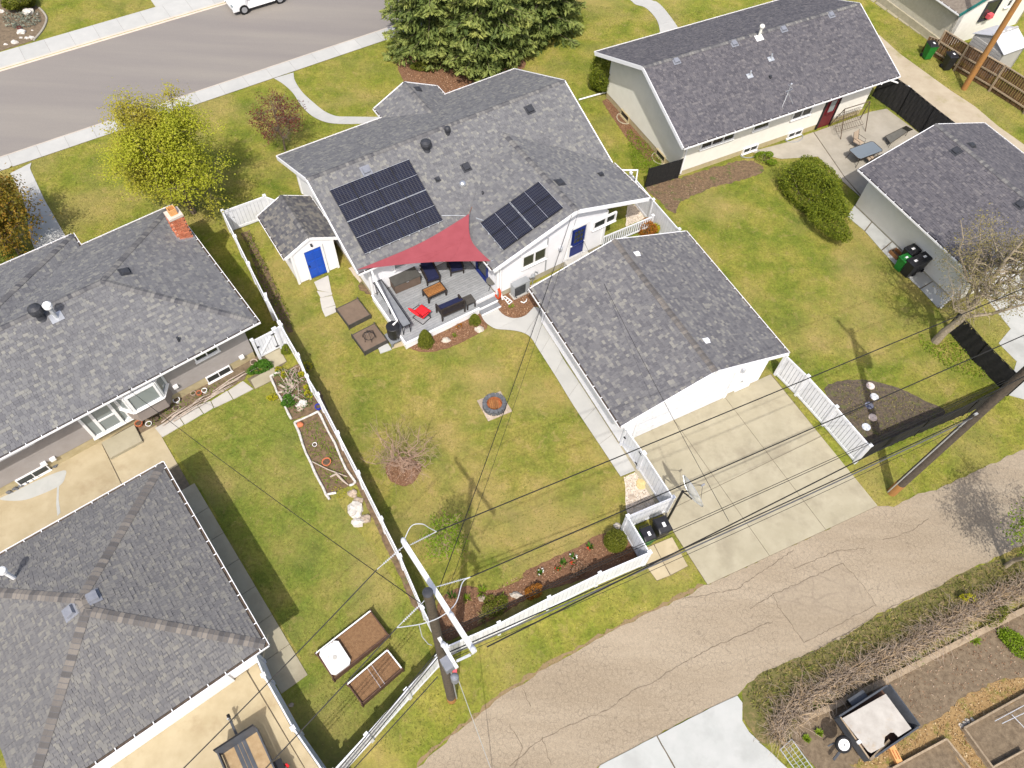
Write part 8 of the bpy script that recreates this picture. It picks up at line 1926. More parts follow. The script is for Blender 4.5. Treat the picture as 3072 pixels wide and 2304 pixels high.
for s in (-1, 1):
    MB(CA).add([(-1.0, s * .875, .84), (-.42, s * .68, 1.29), (1.15, s * .68, 1.32), (1.7, s * .80, .92)], [(0, 1, 2, 3)] if s > 0 else [(3, 2, 1, 0)]).build('side_window', 'glass_dark', car)
    for u in (-1.3, 1.35):
        c = CA.w(u, s * .80, .22); w = MB().tube([c - CA.V * .1, c + CA.V * .1], .33, 22).build('wheel', 'tyre', car); MB().tube([c + CA.V * s * .09, c + CA.V * s * .115], .2, 14).build('rim', 'steel', w)
    pbox('headlight', 'glass_pale', car, CA.w(-1.98, s * .62, .54), (.16, .34, .14), CA.yaw); pbox('fog_lamp', 'dark_grille', car, CA.w(-2.02, s * .6, .32), (.1, .2, .1), CA.yaw)
MB(CA).add([(-1.02, -.72, .86), (-.47, -.60, 1.31), (-.47, .60, 1.31), (-1.02, .72, .86)], [(3, 2, 1, 0)]).build('windscreen', 'glass_dark', car)
# ================================================================== PLANTS
def leafmesh(name, m, parent, pts, size, tone, aspect=.6, up=.4, seed=1, kind=None, tang=None):
    """many leaf-sized faces as one part; tone is one value per leaf"""
    r = np.random.default_rng(seed); n = len(pts); pts = np.asarray(pts, float)
    nr = r.normal(size=(n, 3)); nr[:, 2] = np.abs(nr[:, 2]) + up; nr /= np.linalg.norm(nr, axis=1, keepdims=True)
    a = r.normal(size=(n, 3)) if tang is None else tang + r.normal(size=(n, 3)) * .25
    a -= nr * np.sum(a * nr, axis=1, keepdims=True); a /= np.linalg.norm(a, axis=1, keepdims=True) + 1e-9
    b = np.cross(nr, a); s = (size if hasattr(size, '__len__') else np.full(n, size)) * r.uniform(.7, 1.3, n)
    s = s[:, None]
    V = np.stack([pts - a * s / 2, pts + b * s * aspect / 2, pts + a * s / 2 + nr * s * .1, pts - b * s * aspect / 2], axis=1).reshape(-1, 3)
    base = np.array(base_of(parent)) if parent is not None else V.mean(axis=0) * np.array([1, 1, 0])
    V = V - base
    me = bpy.data.meshes.new(name); me.vertices.add(4 * n); me.vertices.foreach_set('co', V.ravel().astype(np.float32))
    me.loops.add(4 * n); me.loops.foreach_set('vertex_index', np.arange(4 * n, dtype=np.int32))
    me.polygons.add(n); me.polygons.foreach_set('loop_start', np.arange(0, 4 * n, 4, dtype=np.int32))
    me.update(calc_edges=True)
    at = me.attributes.new('tone', 'FLOAT', 'FACE'); at.data.foreach_set('value', np.clip(tone, 0, 1).astype(np.float32))
    me.materials.append(M(m)); o = bpy.data.objects.new(name, me); COL.objects.link(o)
    if parent is not None: o.parent = parent
    else: o.location = Vector(base); ROOT[o.name] = Vector(base)
    if kind: o['kind'] = kind
    return o
leaf('leaf_maple', [(0, (.25, .28, .020)), (.35, (.37, .40, .032)), (.7, (.48, .50, .05)), (1, (.58, .55, .09))], .5, patch=.5, patchcol=(.42, .29, .07), pscale=.3)
leaf('leaf_red', [(0, (.055, .012, .012)), (.5, (.13, .032, .028)), (1, (.22, .07, .05))], .25)
leaf('leaf_amber', [(0, (.085, .095, .010)), (.45, (.19, .15, .016)), (.75, (.30, .17, .024)), (1, (.40, .22, .04))], .35)
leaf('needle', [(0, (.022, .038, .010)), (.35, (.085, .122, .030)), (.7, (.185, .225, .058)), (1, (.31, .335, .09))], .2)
leaf('leaf_hedge', [(0, (.045, .07, .006)), (.5, (.13, .165, .012)), (.85, (.215, .245, .018)), (1, (.30, .31, .03))], .3)
leaf('leaf_cedar', [(0, (.045, .058, .006)), (.5, (.105, .120, .010)), (1, (.175, .175, .022))], .15)
leaf('leaf_lime', [(0, (.085, .14, .006)), (.5, (.15, .23, .010)), (1, (.24, .32, .03))], .3)
leaf('leaf_green', [(0, (.020, .065, .006)), (.5, (.05, .14, .010)), (1, (.12, .23, .025))], .25)
leaf('leaf_yellow', [(0, (.20, .20, .010)), (.5, (.36, .34, .015)), (1, (.50, .46, .03))], .35)
leaf('leaf_orange', [(0, (.15, .055, .010)), (.5, (.32, .12, .016)), (1, (.42, .21, .03))], .25)
leaf('leaf_bud', [(0, (.13, .11, .04)), (.5, (.20, .175, .06)), (1, (.29, .25, .09))], .2)
leaf('leaf_grey', [(0, (.10, .115, .085)), (.5, (.16, .18, .14)), (1, (.24, .25, .19))], .15)
leaf('petal_red', [(0, (.45, .03, .015)), (1, (.65, .08, .03))], .2)
leaf('petal_white', [(0, (.70, .70, .66)), (1, (.85, .85, .8))], .2)
leaf('dry_leaf', [(0, (.10, .045, .02)), (.35, (.20, .105, .055)), (.7, (.32, .20, .125)), (1, (.46, .36, .27))], .05)
leaf('grass_blade', [(0, (.085, .115, .020)), (.4, (.160, .172, .032)), (.7, (.245, .212, .058)), (1, (.40, .32, .16))], .2)
leaf('grass_lush', [(0, (.045, .100, .008)), (.5, (.095, .165, .012)), (1, (.175, .22, .028))], .25)
leaf('chip', [(0, (.085, .038, .02)), (.35, (.18, .085, .042)), (.7, (.30, .165, .09)), (1, (.46, .32, .21))], 0)
leaf('chip_straw', [(0, (.16, .09, .035)), (.5, (.28, .175, .075)), (1, (.46, .35, .20))], 0)
leaf('stone_chip', [(0, (.20, .14, .09)), (.4, (.40, .32, .23)), (.75, (.55, .49, .42)), (1, (.68, .65, .62))], 0)

def skeleton(base, h, cc, cr, limbs, subs, twigs, seed, trunk_r, t0=.35, lean=None, curl=.25, upcurve=.25, fork=None):
    """trunk, limbs, branches and twigs filling an egg-shaped crown; returns tube list and twig tips"""
    rd = random.Random(seed); tubes = []; tips = []
    def shell(f0=.75, f1=1.0, bias=None):
        while True:
            d = Vector((rd.gauss(0, 1), rd.gauss(0, 1), rd.gauss(0, 1))).normalized()
            if d.z < -.75: continue
            f = rd.uniform(f0, f1); return cc + Vector((d.x * cr[0], d.y * cr[1], d.z * cr[2])) * f
    top = Vector((cc.x, cc.y, cc.z + cr[2] * .55)) if lean is None else lean
    def curve(a, b, k=5, up=0.0, wob=.06):
        L = (b - a).length; pts = []
        for i in range(k + 1):
            t = i / k; p = a.lerp(b, t) + UP * (up * L * math.sin(math.pi * t)); 
            if 0 < i < k: p += Vector((rd.uniform(-1, 1), rd.uniform(-1, 1), rd.uniform(-.6, .6))) * wob * L
            pts.append(p)
        return pts
    tr = curve(base - UP * .1, top, 7, 0, .025); n = len(tr)
    tubes.append((tr, [trunk_r * (1 - .8 * i / (n - 1)) for i in range(n)], 9))
    for i in range(limbs):
        f = t0 + (.95 - t0) * (i + rd.random() * .6) / limbs; k = f * (n - 1); j = min(n - 2, int(k)); s = tr[j].lerp(tr[j + 1], k - j)
        e = shell(.72, .98); 
        if e.z < s.z - .2 * cr[2]: e.z = s.z + rd.uniform(0, .4) * cr[2]
        lb = curve(s, e, 6, -upcurve * .3, .05); r0 = trunk_r * (1 - .7 * f) * .62
        tubes.append((lb, [r0 * (1 - .85 * q / 6) for q in range(7)], 5)); tips.append(lb[-1])
        for q in range(subs):
            f2 = .25 + .72 * (q + rd.random()) / subs; kk = f2 * 6; jj = min(5, int(kk)); s2 = lb[jj].lerp(lb[jj + 1], kk - jj)
            tgt = shell(.55, 1.02); e2 = s2 + (tgt - s2) * min(1, (.55 * max(cr)) / max(.01, (tgt - s2).length)) * rd.uniform(.6, 1.1)
            sb = curve(s2, e2, 4, -.05, .07); r1 = max(.006, r0 * (1 - .8 * f2) * .55)
            tubes.append((sb, [r1 * (1 - .8 * w / 4) for w in range(5)], 4)); tips.append(sb[-1])
            for w in range(twigs):
                f3 = rd.uniform(.25, 1); k3 = f3 * 4; j3 = min(3, int(k3)); s3 = sb[j3].lerp(sb[j3 + 1], k3 - j3)
                d = ((s3 - cc).normalized() * .7 + Vector((rd.gauss(0, 1), rd.gauss(0, 1), rd.gauss(.3, .8))) * .5).normalized()
                e3 = s3 + d * rd.uniform(.10, .28) * max(cr); tw = [s3, s3.lerp(e3, .5) + Vector((rd.uniform(-1, 1), rd.uniform(-1, 1), rd.uniform(-1, 1))) * .03 * max(cr), e3]
                tubes.append((tw, [max(.004, r1 * .35), max(.0035, r1 * .25), .0025], 3)); tips += [e3, tw[1]]
    return tubes, tips
def tree(label, base, h, cc, cr, limbs, subs, twigs, seed, trunk_r, leafm=None, lsize=.12, per=6, spread=.22, bark='bark', name='tree', t0=.35, tonef=None, aspect=.6, lean=None, gap=0.0, cat_='tree', group=None, up=.4):
    t = thing(name, label, cat_, base, group)
    tubes, tips = skeleton(base, h, cc, cr, limbs, subs, twigs, seed, trunk_r, t0, lean)
    MB().tube(*tubes[0]).build('trunk', bark, t)
    mb = MB()
    for tb in tubes[1:]: mb.tube(*tb, cap=False)
    mb.build('branches', bark, t)
    if leafm:
        r = np.random.default_rng(seed); tp = np.array([list(p) for p in tips])
        if gap:  # whole boughs left thin, so light falls through
            keep = np.sin(tp[:, 0] * 2.3 + seed) + np.sin(tp[:, 1] * 2.9) + np.sin(tp[:, 2] * 2.6 + 1) > gap * 3 - 1.9
            tp = tp[keep]
        tp = np.repeat(tp, per, axis=0); tp = tp + r.normal(size=tp.shape) * spread
        c = np.array(list(cc)); rad = np.linalg.norm((tp - c) / np.array(cr), axis=1)
        tone = r.normal(.5, .2, len(tp))
        leafmesh('crown', leafm, t, tp, lsize, tone, aspect, up, seed)
    return t
def shrub(label, c, rx, ry, rz, leafm, n, lsize, seed=1, name='shrub', yaw=0.0, lumps=7, core=(.02, .03, .008), cat_='shrub', group=None, flat=0.0, aspect=.6):
    """leafy mound: lumpy outline, leaves through the outer third, twigs inside"""
    t = thing(name, label, cat_, Vector((c.x, c.y, 0)), group); r = np.random.default_rng(seed)
    cen = [(0, 0, 0, 1.0)] + [(*(r.normal(size=3) * .42), r.uniform(.45, .7)) for _ in range(lumps)]
    out = []
    while sum(len(o) for o in out) < n:
        k = r.integers(0, len(cen), 4000); d = r.normal(size=(4000, 3)); d /= np.linalg.norm(d, axis=1, keepdims=True)
        f = r.uniform(.72, 1.02, 4000); cc_ = np.array(cen)[k]; p = cc_[:, :3] * .9 + d * (f * cc_[:, 3])[:, None]
        inside = np.zeros(4000, bool)
        for a in cen: inside |= np.linalg.norm(p - np.array(a[:3]) * .9, axis=1) < a[3] * .66
        p = p[~inside]; p = p[p[:, 2] > -.95]; out.append(p)
    p = np.concatenate(out)[:n]; s = math.sin(yaw); co = math.cos(yaw)
    X = p[:, 0] * rx * .8; Y = p[:, 1] * ry * .8; Zz = rz * .5 + p[:, 2] * rz * .55
    P = np.stack([c.x + X * co - Y * s, c.y + X * s + Y * co, np.maximum(.02, Zz)], axis=1)
    tone = np.clip(r.normal(.5, .2, len(P)), 0, 1)
    leafmesh('foliage', leafm, t, P, lsize, tone, aspect, .6, seed)
    mb = MB(); rd = random.Random(seed)
    for k in range(9):
        a = rd.uniform(0, 6.28); f = rd.uniform(.3, .8)
        e = Vector((c.x + (rx * co * math.cos(a) - ry * s * math.sin(a)) * f * .8, c.y + (rx * s * math.cos(a) + ry * co * math.sin(a)) * f * .8, rz * rd.uniform(.4, .85)))
        mb.tube([Vector((c.x, c.y, 0)).lerp(Vector((e.x, e.y, 0)), .3), e], [.02, .006], 4)
    mb.build('stems', 'bark', t)
    return t
def tufts(name, m, label, cat_, c, n, r, h, seed, kind=None, lsize=None, parent=None, flower=None):
    """upright blades from one crown"""
    rr = np.random.default_rng(seed); t = thing(name, label, cat_, c) if parent is None else parent
    mb = MB()
    tone = []
    for i in range(n):
        a = rr.uniform(0, 6.28); d = Vector((math.cos(a), math.sin(a), 0)); b = c + d * rr.uniform(0, .3 * r); e = c + d * rr.uniform(.4, 1) * r + UP * h * rr.uniform(.5, 1); w = Vector((-d.y, d.x, 0)) * rr.uniform(.012, .022)
        m_ = b.lerp(e, .55) + UP * h * .25
        mb.add([b - w, b + w, m_ + w, m_ - w, e], [(0, 1, 2, 3), (3, 2, 4)], rr.uniform(0, 1))
    mb.build('blades', m, t, tone=True)
    if flower:
        P = np.array([[c.x + rr.uniform(-r, r) * .6, c.y + rr.uniform(-r, r) * .6, h * rr.uniform(.7, 1)] for _ in range(5)]); P = np.repeat(P, 5, axis=0) + rr.normal(size=(25, 3)) * .015
        leafmesh('flowers', flower, t, P, .05, rr.uniform(0, 1, 25), .8, .5, seed)
    return t
def inpoly(px, py, poly):
    ins = np.zeros(len(px), bool); n = len(poly); j = n - 1
    for i in range(n):
        xi, yi = poly[i][0], poly[i][1]; xj, yj = poly[j][0], poly[j][1]
        if yi != yj:
            c = ((yi > py) != (yj > py)) & (px < (xj - xi) * (py - yi) / (yj - yi) + xi); ins ^= c
        j = i
    return ins
def scatter(poly, dens, seed, z=0.0):
    r = np.random.default_rng(seed); xs = [p[0] for p in poly]; ys = [p[1] for p in poly]
    n = int((max(xs) - min(xs)) * (max(ys) - min(ys)) * dens); X = r.uniform(min(xs), max(xs), n); Y = r.uniform(min(ys), max(ys), n)
    k = inpoly(X, Y, poly); return np.stack([X[k], Y[k], np.full(k.sum(), z)], axis=1)
def cover(name, label, m, pts, dens, size, h, seed, cat_='ground cover', kind='stuff', up=.5, aspect=.6):
    """low plants nobody could count"""
    p = scatter([tuple(q[:2]) for q in pts], dens, seed); r = np.random.default_rng(seed + 5)
    p[:, 2] = r.uniform(.02, h, len(p)); 
    o = leafmesh(name, m, None, p, size, r.normal(.5, .22, len(p)), aspect, up, seed, kind)
    o['label'] = label; o['category'] = cat_; return o

# ---- trees
b0 = g(0, 1, 1610, 215)
tree('yellow green maple tree on the front lawn by the street', b0, 7.0, b0 + Vector((0, 0, 4.5)), (3.4, 3.2, 3.25), 19, 11, 7, 3, .17, 'leaf_maple', .105, 14, .19, 'bark', 'maple_tree', .12, up=1.8)
b0 = g(1, 0, 265, 1250)
tree('small dark red leaved tree on the front lawn', b0, 3.4, b0 + UP * 2.4, (1.75, 1.65, 1.55), 14, 8, 6, 5, .06, 'leaf_red', .085, 3, .11, 'bark', 'red_tree', .25, gap=.2)
b0 = G(61, 764)
tree('amber leaved tree at the left picture edge', b0, 5.2, b0 + Vector((-.3, .1, 2.8)), (2.9, 2.7, 2.3), 15, 9, 6, 6, .13, 'leaf_amber', .13, 9, .18, 'bark', 'amber_tree', .2)
b0 = g(1, 2, 1245, 795)
tree('bare pruned apple tree in a mulch ring on the back lawn', b0, 2.6, b0 + UP * 2.5, (1.95, 2.0, 2.1), 16, 6, 5, 8, .08, None, bark='twig_red', name='apple_tree', t0=.12, lean=b0 + UP * 2.2)
b0 = g(3, 1, 1475, 1285)
tree('large bare budding tree in front of the right garage', b0, 8.5, b0 + Vector((.3, .3, 5.3)), (2.9, 2.9, 2.9), 18, 11, 9, 9, .22, 'leaf_bud', .075, 3, .10, 'bark_grey', 'budding_tree', .3)
b0 = g(1, 2, 1610, 1510)
tree('thin young tree with fresh green leaves on the back lawn', b0, 3.6, b0 + UP * 2.3, (.85, 1.0, 1.6), 10, 6, 4, 10, .03, 'leaf_lime', .085, 3, .09, 'twig', 'young_tree', .15, up=1.0)
b0 = G(3015, 1700)
tree('budding lime green bush tree at the right edge of the lane', b0, 6, b0 + UP * 4.0, (2.5, 2.4, 2.2), 14, 9, 6, 12, .10, 'leaf_lime', .09, 4, .13, 'bark_grey', 'lane_tree', .2, gap=.2)
def spruce(label, base, h, rad, seed, z0=.5):
    t = thing('spruce_tree', label, 'tree', base); rd = random.Random(seed); r = np.random.default_rng(seed)
    MB().tube([base - UP * .1, base + UP * h * .5, base + UP * h], [.26, .16, .02], 10).build('trunk', 'bark', t)
    mb = MB(); P = []; TN = []; TG = []; SZ = []
    z = z0
    while z < h - .3:
        f = 1 - z / h; Lm = rad * (f ** .75) * (1.0 if z > 1.2 else .85); nb = int(6 + 6 * f); lv = rd.uniform(-.12, .12)
        a0 = rd.uniform(0, 6.28)
        for k in range(nb):
            a = a0 + 2 * math.pi * k / nb + rd.uniform(-.22, .22); L = Lm * rd.uniform(.72, 1.12); d = Vector((math.cos(a), math.sin(a), 0)); sd = Vector((-d.y, d.x, 0))
            s = base + UP * (z + rd.uniform(-.15, .15)); droop = rd.uniform(.22, .4)
            pt = lambda q: s + d * (L * q) + UP * (.10 * L * q - droop * L * q * q + .16 * L * q ** 4)
            mb.tube([pt(0), pt(.35), pt(.7), pt(1)], [.035 * f + .01, .025 * f + .007, .012, .004], 4, cap=False)
            n = int(50 + 190 * L / rad); bt_ = rd.gauss(0, .10)
            for i in range(n):
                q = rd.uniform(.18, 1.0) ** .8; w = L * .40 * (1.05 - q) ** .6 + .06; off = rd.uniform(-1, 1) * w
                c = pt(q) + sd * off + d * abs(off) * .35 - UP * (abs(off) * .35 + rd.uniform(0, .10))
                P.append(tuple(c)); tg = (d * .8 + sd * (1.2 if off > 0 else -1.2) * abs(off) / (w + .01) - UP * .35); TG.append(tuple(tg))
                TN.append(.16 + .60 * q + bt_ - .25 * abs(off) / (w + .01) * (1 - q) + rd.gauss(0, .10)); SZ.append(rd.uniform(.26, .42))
        z += rd.uniform(.36, .52) * (1 + .4 * f)
    mb.build('boughs', 'bark', t)
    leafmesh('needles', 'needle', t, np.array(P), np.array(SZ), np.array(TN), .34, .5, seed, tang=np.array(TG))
    return t
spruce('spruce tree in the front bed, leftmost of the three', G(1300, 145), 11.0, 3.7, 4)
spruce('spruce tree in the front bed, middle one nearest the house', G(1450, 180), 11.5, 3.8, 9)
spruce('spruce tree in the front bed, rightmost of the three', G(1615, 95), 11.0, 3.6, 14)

# ---- shrubs
c = (g(3, 0, 300, 1420, .6) + g(3, 1, 620, 130, .6)) / 2; yw = math.atan2((g(3, 1, 620, 130) - g(3, 0, 300, 1420)).y, (g(3, 1, 620, 130) - g(3, 0, 300, 1420)).x); LL = (g(3, 1, 700, 200) - g(3, 0, 200, 1330)).length
shrub('large rounded green shrub between patio and right lawn', G(2440, 578, .8), 3.5, 1.5, 1.6, 'leaf_hedge', 22000, .095, 3, 'large_shrub', yw, 9)
c = D1(1205, 1500); 
def cone_shrub(label, c, r, h, m, n, seed, ls=.06):
    t = thing('cedar_shrub', label, 'shrub', c); rr = np.random.default_rng(seed); z = rr.uniform(0, 1, n) ** .8; R_ = r * np.sqrt(np.clip(1 - z ** 2.2, 0, 1)) * (.55 + .45 * (1 - z)) + .02
    a = rr.uniform(0, 6.28, n); f = rr.uniform(.78, 1.04, n) * (1 + .06 * np.sin(5 * a + 9 * z))
    P = np.stack([c.x + np.cos(a) * R_ * f, c.y + np.sin(a) * R_ * f, .03 + z * h], axis=1); leafmesh('foliage', m, t, P, ls, rr.normal(.5, .2, n), .5, .5, seed)
    MB().tube([c, c + UP * h * .8], [.03, .01], 5).build('stem', 'bark', t); mb = MB(); mb.lathe(c, [(r * .6, 0), (r * .66, h * .2), (r * .5, h * .5), (r * .25, h * .8), (.02, h * .92)], 10).build('inner_core', 'dark_core', t); return t  # added solid dark core, so the foliage is not see-through
cone_shrub('cone shaped olive cedar at the front of the deck', c, .40, 1.05, 'leaf_cedar', 5200, 5)
cone_shrub('small olive cedar at the deck corner by the steps', D1(2015, 1150), .30, .62, 'leaf_cedar', 2600, 6)
shrub('round clipped olive shrub inside the back fence corner', g(2, 2, 890, 1395), .62, .6, .95, 'leaf_cedar', 7000, .055, 7, 'clipped_shrub', 0, 3)
shrub('small orange leaved shrub in the back fence bed', g(2, 3, 235, 205), .38, .36, .5, 'leaf_orange', 2200, .05, 8, 'orange_shrub', 0, 4)
shrub('orange and yellow shrub behind the garage by the picket panel', gd(1780, 440, 880, 1450), .62, .5, .8, 'leaf_orange', 2600, .07, 9, 'orange_shrub', 0, 5)
shrub('yellow green shrub peeking over the garage roof', gd(1780, 440, 1010, 1430), .35, .3, .7, 'leaf_yellow', 900, .06, 19, 'yellow_shrub', 0, 3)
shrub('bright green cedar at the far corner of the right house', g(2, 0, 775, 740), 1.1, 1.0, 2.5, 'leaf_hedge', 9000, .09, 10, 'cedar_shrub', 0, 5)
shrub('yellow green juniper at the top of the front rockery', g(0, 0, 190, 60), 1.45, 1.1, 1.0, 'leaf_cedar', 6000, .12, 11, 'juniper', .3, 6)
shrub('low green juniper at the edge of the spruce bed', g(1, 0, 1395, 575), .75, .5, .45, 'leaf_cedar', 2600, .09, 12, 'juniper', 0, 4)
shrub('bright green shrub at the left corner of the patio wall', g(2, 0, 2120, 1330), .75, .55, .5, 'leaf_lime', 1800, .07, 13, 'low_shrub', 0, 4)
shrub('leafy bright green plant by the left gate path', gd(680, 960, 560, 830), .85, .32, .38, 'leaf_green', 2600, .075, 14, 'leafy_plant', .55, 5)
shrub('leafy bright green plant in the upper log bed', gd(680, 960, 1030, 1395), .36, .34, .34, 'leaf_green', 1500, .07, 15, 'leafy_plant', 0, 4)
shrub('small green plant strip beside the long fence', gd(680, 960, 1000, 510), .30, .42, .22, 'leaf_hedge', 1200, .05, 16, 'leafy_plant', .3, 3)
for k, (x, y, r_) in enumerate(((1350, 760, .34), (985, 880, .22), (790, 1245, .28), (1380, 1215, .26), (1250, 870, .2), (1330, 1090, .15), (880, 790, .2))):
    shrub(('yellow leaved shoot hanging over the long fence', 'yellow leaved tuft in the upper log bed', 'yellow leaved tuft spilling over the logs onto the lawn', 'yellow leaved tuft near the blue pot', 'small yellow tuft against the fence', 'tiny yellow tuft on the old stump', 'yellow tuft next to the side path')[k], gd(680, 960, x, y + 60), r_, r_ * .8, .55 if k == 0 else .35, 'leaf_yellow', 420 if k == 0 else 260, .065, 40 + k, 'yellow_tuft', 0, 3)
st_ = thing('old_shrub', 'tangled woody old shrub in the upper log bed', 'shrub', gd(680, 960, 1090, 1150)); rd = random.Random(3); mb = MB()
for k in range(70):
    a = gd(680, 960, 1090 + rd.uniform(-120, 130), 1120 + rd.uniform(-280, 200)); d = Vector((rd.gauss(0, 1), rd.gauss(0, 1), abs(rd.gauss(.5, .5)))).normalized(); L = rd.uniform(.25, .75)
    mb.tube([a + UP * .03, a + d * L * .5 + UP * .06, a + d * L], [.025, .016, .005], 4)
mb.build('branches', 'driftwood', st_)
# strap-leaved clumps and flowers in the back bed
for k, (c, n, r_, h, m, fl, lab) in enumerate(((g(1, 3, 1650, 240), 26, .30, .35, 'leaf_green', None, 'dark green clump at the pole end of the back bed'), (g(1, 3, 1770, 265), 22, .28, .30, 'leaf_lime', None, 'green strappy clump beside the dark green one'), (g(1, 3, 1900, 205), 34, .36, .34, 'leaf_lime', None, 'largest light green strappy clump in the back bed'), (g(1, 3, 2060, 260), 28, .32, .28, 'leaf_lime', None, 'loose green clump in the middle of the back bed'), (g(2, 3, 275, 45), 22, .22, .24, 'leaf_green', 'petal_white', 'green clump with white flowers in the back bed'), (g(2, 2, 690, 1420), 24, .25, .25, 'leaf_green', 'petal_red', 'green clump with red flowers beside the round shrub'), (g(2, 2, 550, 1500), 22, .24, .24, 'leaf_green', 'petal_white', 'small white flowering clump near the lawn edge'), (g(2, 2, 475, 1550), 22, .24, .2, 'leaf_green', None, 'plain green clump left of the white flowers'), (g(2, 2, 420, 1600), 18, .18, .2, 'leaf_green', 'petal_red', 'clump of red tulips near the lawn edge'), (g(2, 2, 545, 1560), 16, .16, .2, 'leaf_green', 'petal_red', 'second little clump of red tulips'), (D1(1680, 1390), 14, .18, .25, 'leaf_lime', None, 'small green clump in the deck bed'), (D3(850, 790), 20, .22, .2, 'leaf_lime', None, 'green clump in the mulch by the heat pump'), (g(1, 3, 1930, 420), 40, .5, .3, 'leaf_bud', None, 'dry yellowish clump at the back fence'))):
    tufts('flower_clump' if fl else 'leafy_clump', m, lab, 'plant', c, n, r_, h, 200 + k, flower=fl)
shrub('feathery yellow green shrub in the back bed', g(1, 3, 2020, 335), .6, .45, .4, 'leaf_cedar', 1500, .06, 61, 'feathery_shrub', .5, 4)
shrub('dry brown twiggy shrub by the back fence', g(2, 2, 600, 1600), .5, .35, .4, 'dry_leaf', 700, .06, 62, 'dry_shrub', .4, 4)
shrub('yellow flowering plant in the deck bed', D1(1750, 1230), .22, .18, .22, 'leaf_orange', 260, .05, 63, 'yellow_plant', 0, 2)
for k, (x, y) in enumerate(((1790, 600), (1310, 770), (500, 1370), (480, 1140), (400, 1420))):
    tufts('weed', 'leaf_lime', ('bright weed in the vegetable bed below the hedge', 'green weed under the hedge edge', 'weed beside the spare wheel', 'weed at the hedge corner', 'weed between rack and wheel')[k], 'weed', g33(x, y), 60, .32 if k < 2 else .2, .2, 250 + k)
shrub('bright green bush at the right edge of the vegetable bed', g33(2130, 640), .9, .55, .35, 'leaf_lime', 2600, .08, 64, 'low_shrub', -1.0, 5)
shrub('pale green shoots on the verge above the hedge', g33(1720, 265), .45, .25, .5, 'leaf_yellow', 260, .07, 65, 'verge_shoots', 0, 3)
shrub('yellow green bush growing through the hedge', g33(1950, 420), .9, .35, .5, 'leaf_cedar', 1300, .07, 66, 'low_shrub', .6, 4)
# ---- bare hedge of grey twigs
hl = [g33(150, 1420), g33(190, 1250), g33(420, 1060), g33(700, 930), g33(980, 800), g33(1260, 650), g33(1520, 500), g33(1800, 350), g33(2100, 210), g33(2300, 130)]
hg = thing('hedge', 'long low hedge of bare tangled twigs beside the lane', 'hedge', hl[0]); mb = MB(); mb2 = MB(); rd = random.Random(8)
seg_l = [(b - a).length for a, b in zip(hl, hl[1:])]; tot = sum(seg_l)
for k in range(3600):
    s = rd.uniform(0, tot); i = 0
    while s > seg_l[i]: s -= seg_l[i]; i += 1
    d = (hl[i + 1] - hl[i]).normalized(); n_ = Vector((-d.y, d.x, 0)); o_ = rd.gauss(0, .12); a = hl[i] + d * s + n_ * o_
    b = a + d * rd.gauss(0, .35) + n_ * (rd.gauss(o_ * 1.6 - .02, .17)) + UP * rd.uniform(.12, .42); m_ = a.lerp(b, .5) + UP * .18 + n_ * rd.gauss(0, .06)
    e = b + d * rd.gauss(0, .22) - n_ * rd.uniform(-.12, .16) - UP * rd.uniform(.02, .3)
    (mb if k % 3 else mb2).tube([a + UP * .02, m_, b, e], [.010, .009, .006, .003], 3, cap=False)
mb.build('twigs', 'twig_hedge', hg); mb2.build('dry_twigs', 'twig', hg)
# creepers and weeds
cover('ivy_strip', 'green creeping plants at the foot of the long fence near the shed', 'leaf_hedge', [g(0, 1, 2000, 400), g(0, 1, 2080, 380), g(1, 1, 70, 560), g(1, 1, 190, 800), g(1, 1, 300, 1040), g(1, 1, 330, 1190), g(1, 1, 260, 1160), g(1, 1, 130, 960), g(1, 1, 0, 720), g(0, 1, 2110, 620)], 170, .08, .22, 71)
cover('bright_cover', 'bright green ground cover beside the right house wall', 'leaf_lime', smooth_line([g(2, 0, 1000, 1080), g(2, 0, 1080, 1130), g(2, 0, 1200, 1230), g(2, 0, 1285, 1370), g(2, 0, 1150, 1440), g(2, 0, 1050, 1400), g(2, 0, 1010, 1220)], 3), 330, .075, .16, 72)
cover('bright_cover', 'bright green ground cover round the foot of the budding tree', 'leaf_lime', smooth_line([g(3, 1, 1340, 1220), g(3, 1, 1480, 1320), g(3, 1, 1680, 1230), g(3, 1, 1750, 1420), g(3, 1, 1900, 1580), g(3, 1, 1680, 1560), g(3, 1, 1500, 1460), g(3, 1, 1370, 1350)], 3), 230, .08, .16, 73)
cover('blue_grey_cover', 'blue grey low juniper spreading in the front rockery', 'leaf_grey', smooth_line([g(0, 0, 40, 130), g(0, 0, 200, 120), g(0, 0, 330, 120), g(0, 0, 330, 200), g(0, 0, 220, 240), g(0, 0, 60, 230)], 3), 110, .14, .25, 74)
cover('log_bed_plants', 'mixed low plants in the lower log bed', 'leaf_lime', smooth_line([g(1, 2, 540, 500), g(1, 2, 620, 560), g(1, 2, 690, 620), g(1, 2, 720, 720), g(1, 2, 620, 650), g(1, 2, 550, 580)], 3), 300, .06, .15, 75)
cover('log_bed_plants', 'yellow green plants spilling over the bottom of the log bed', 'leaf_yellow', smooth_line([g(1, 2, 650, 930), g(1, 2, 760, 910), g(1, 2, 760, 980), g(1, 2, 700, 1010)], 3), 260, .06, .15, 76)
cover('log_bed_plants', 'mixed green plants filling the upper log bed', 'leaf_green', smooth_line([gd(680, 960, 800, 940), gd(680, 960, 1050, 850), gd(680, 960, 1250, 950), gd(680, 960, 1420, 1250), gd(680, 960, 1450, 1400), gd(680, 960, 1150, 1560), gd(680, 960, 930, 1250)], 3), 170, .09, .3, 95)
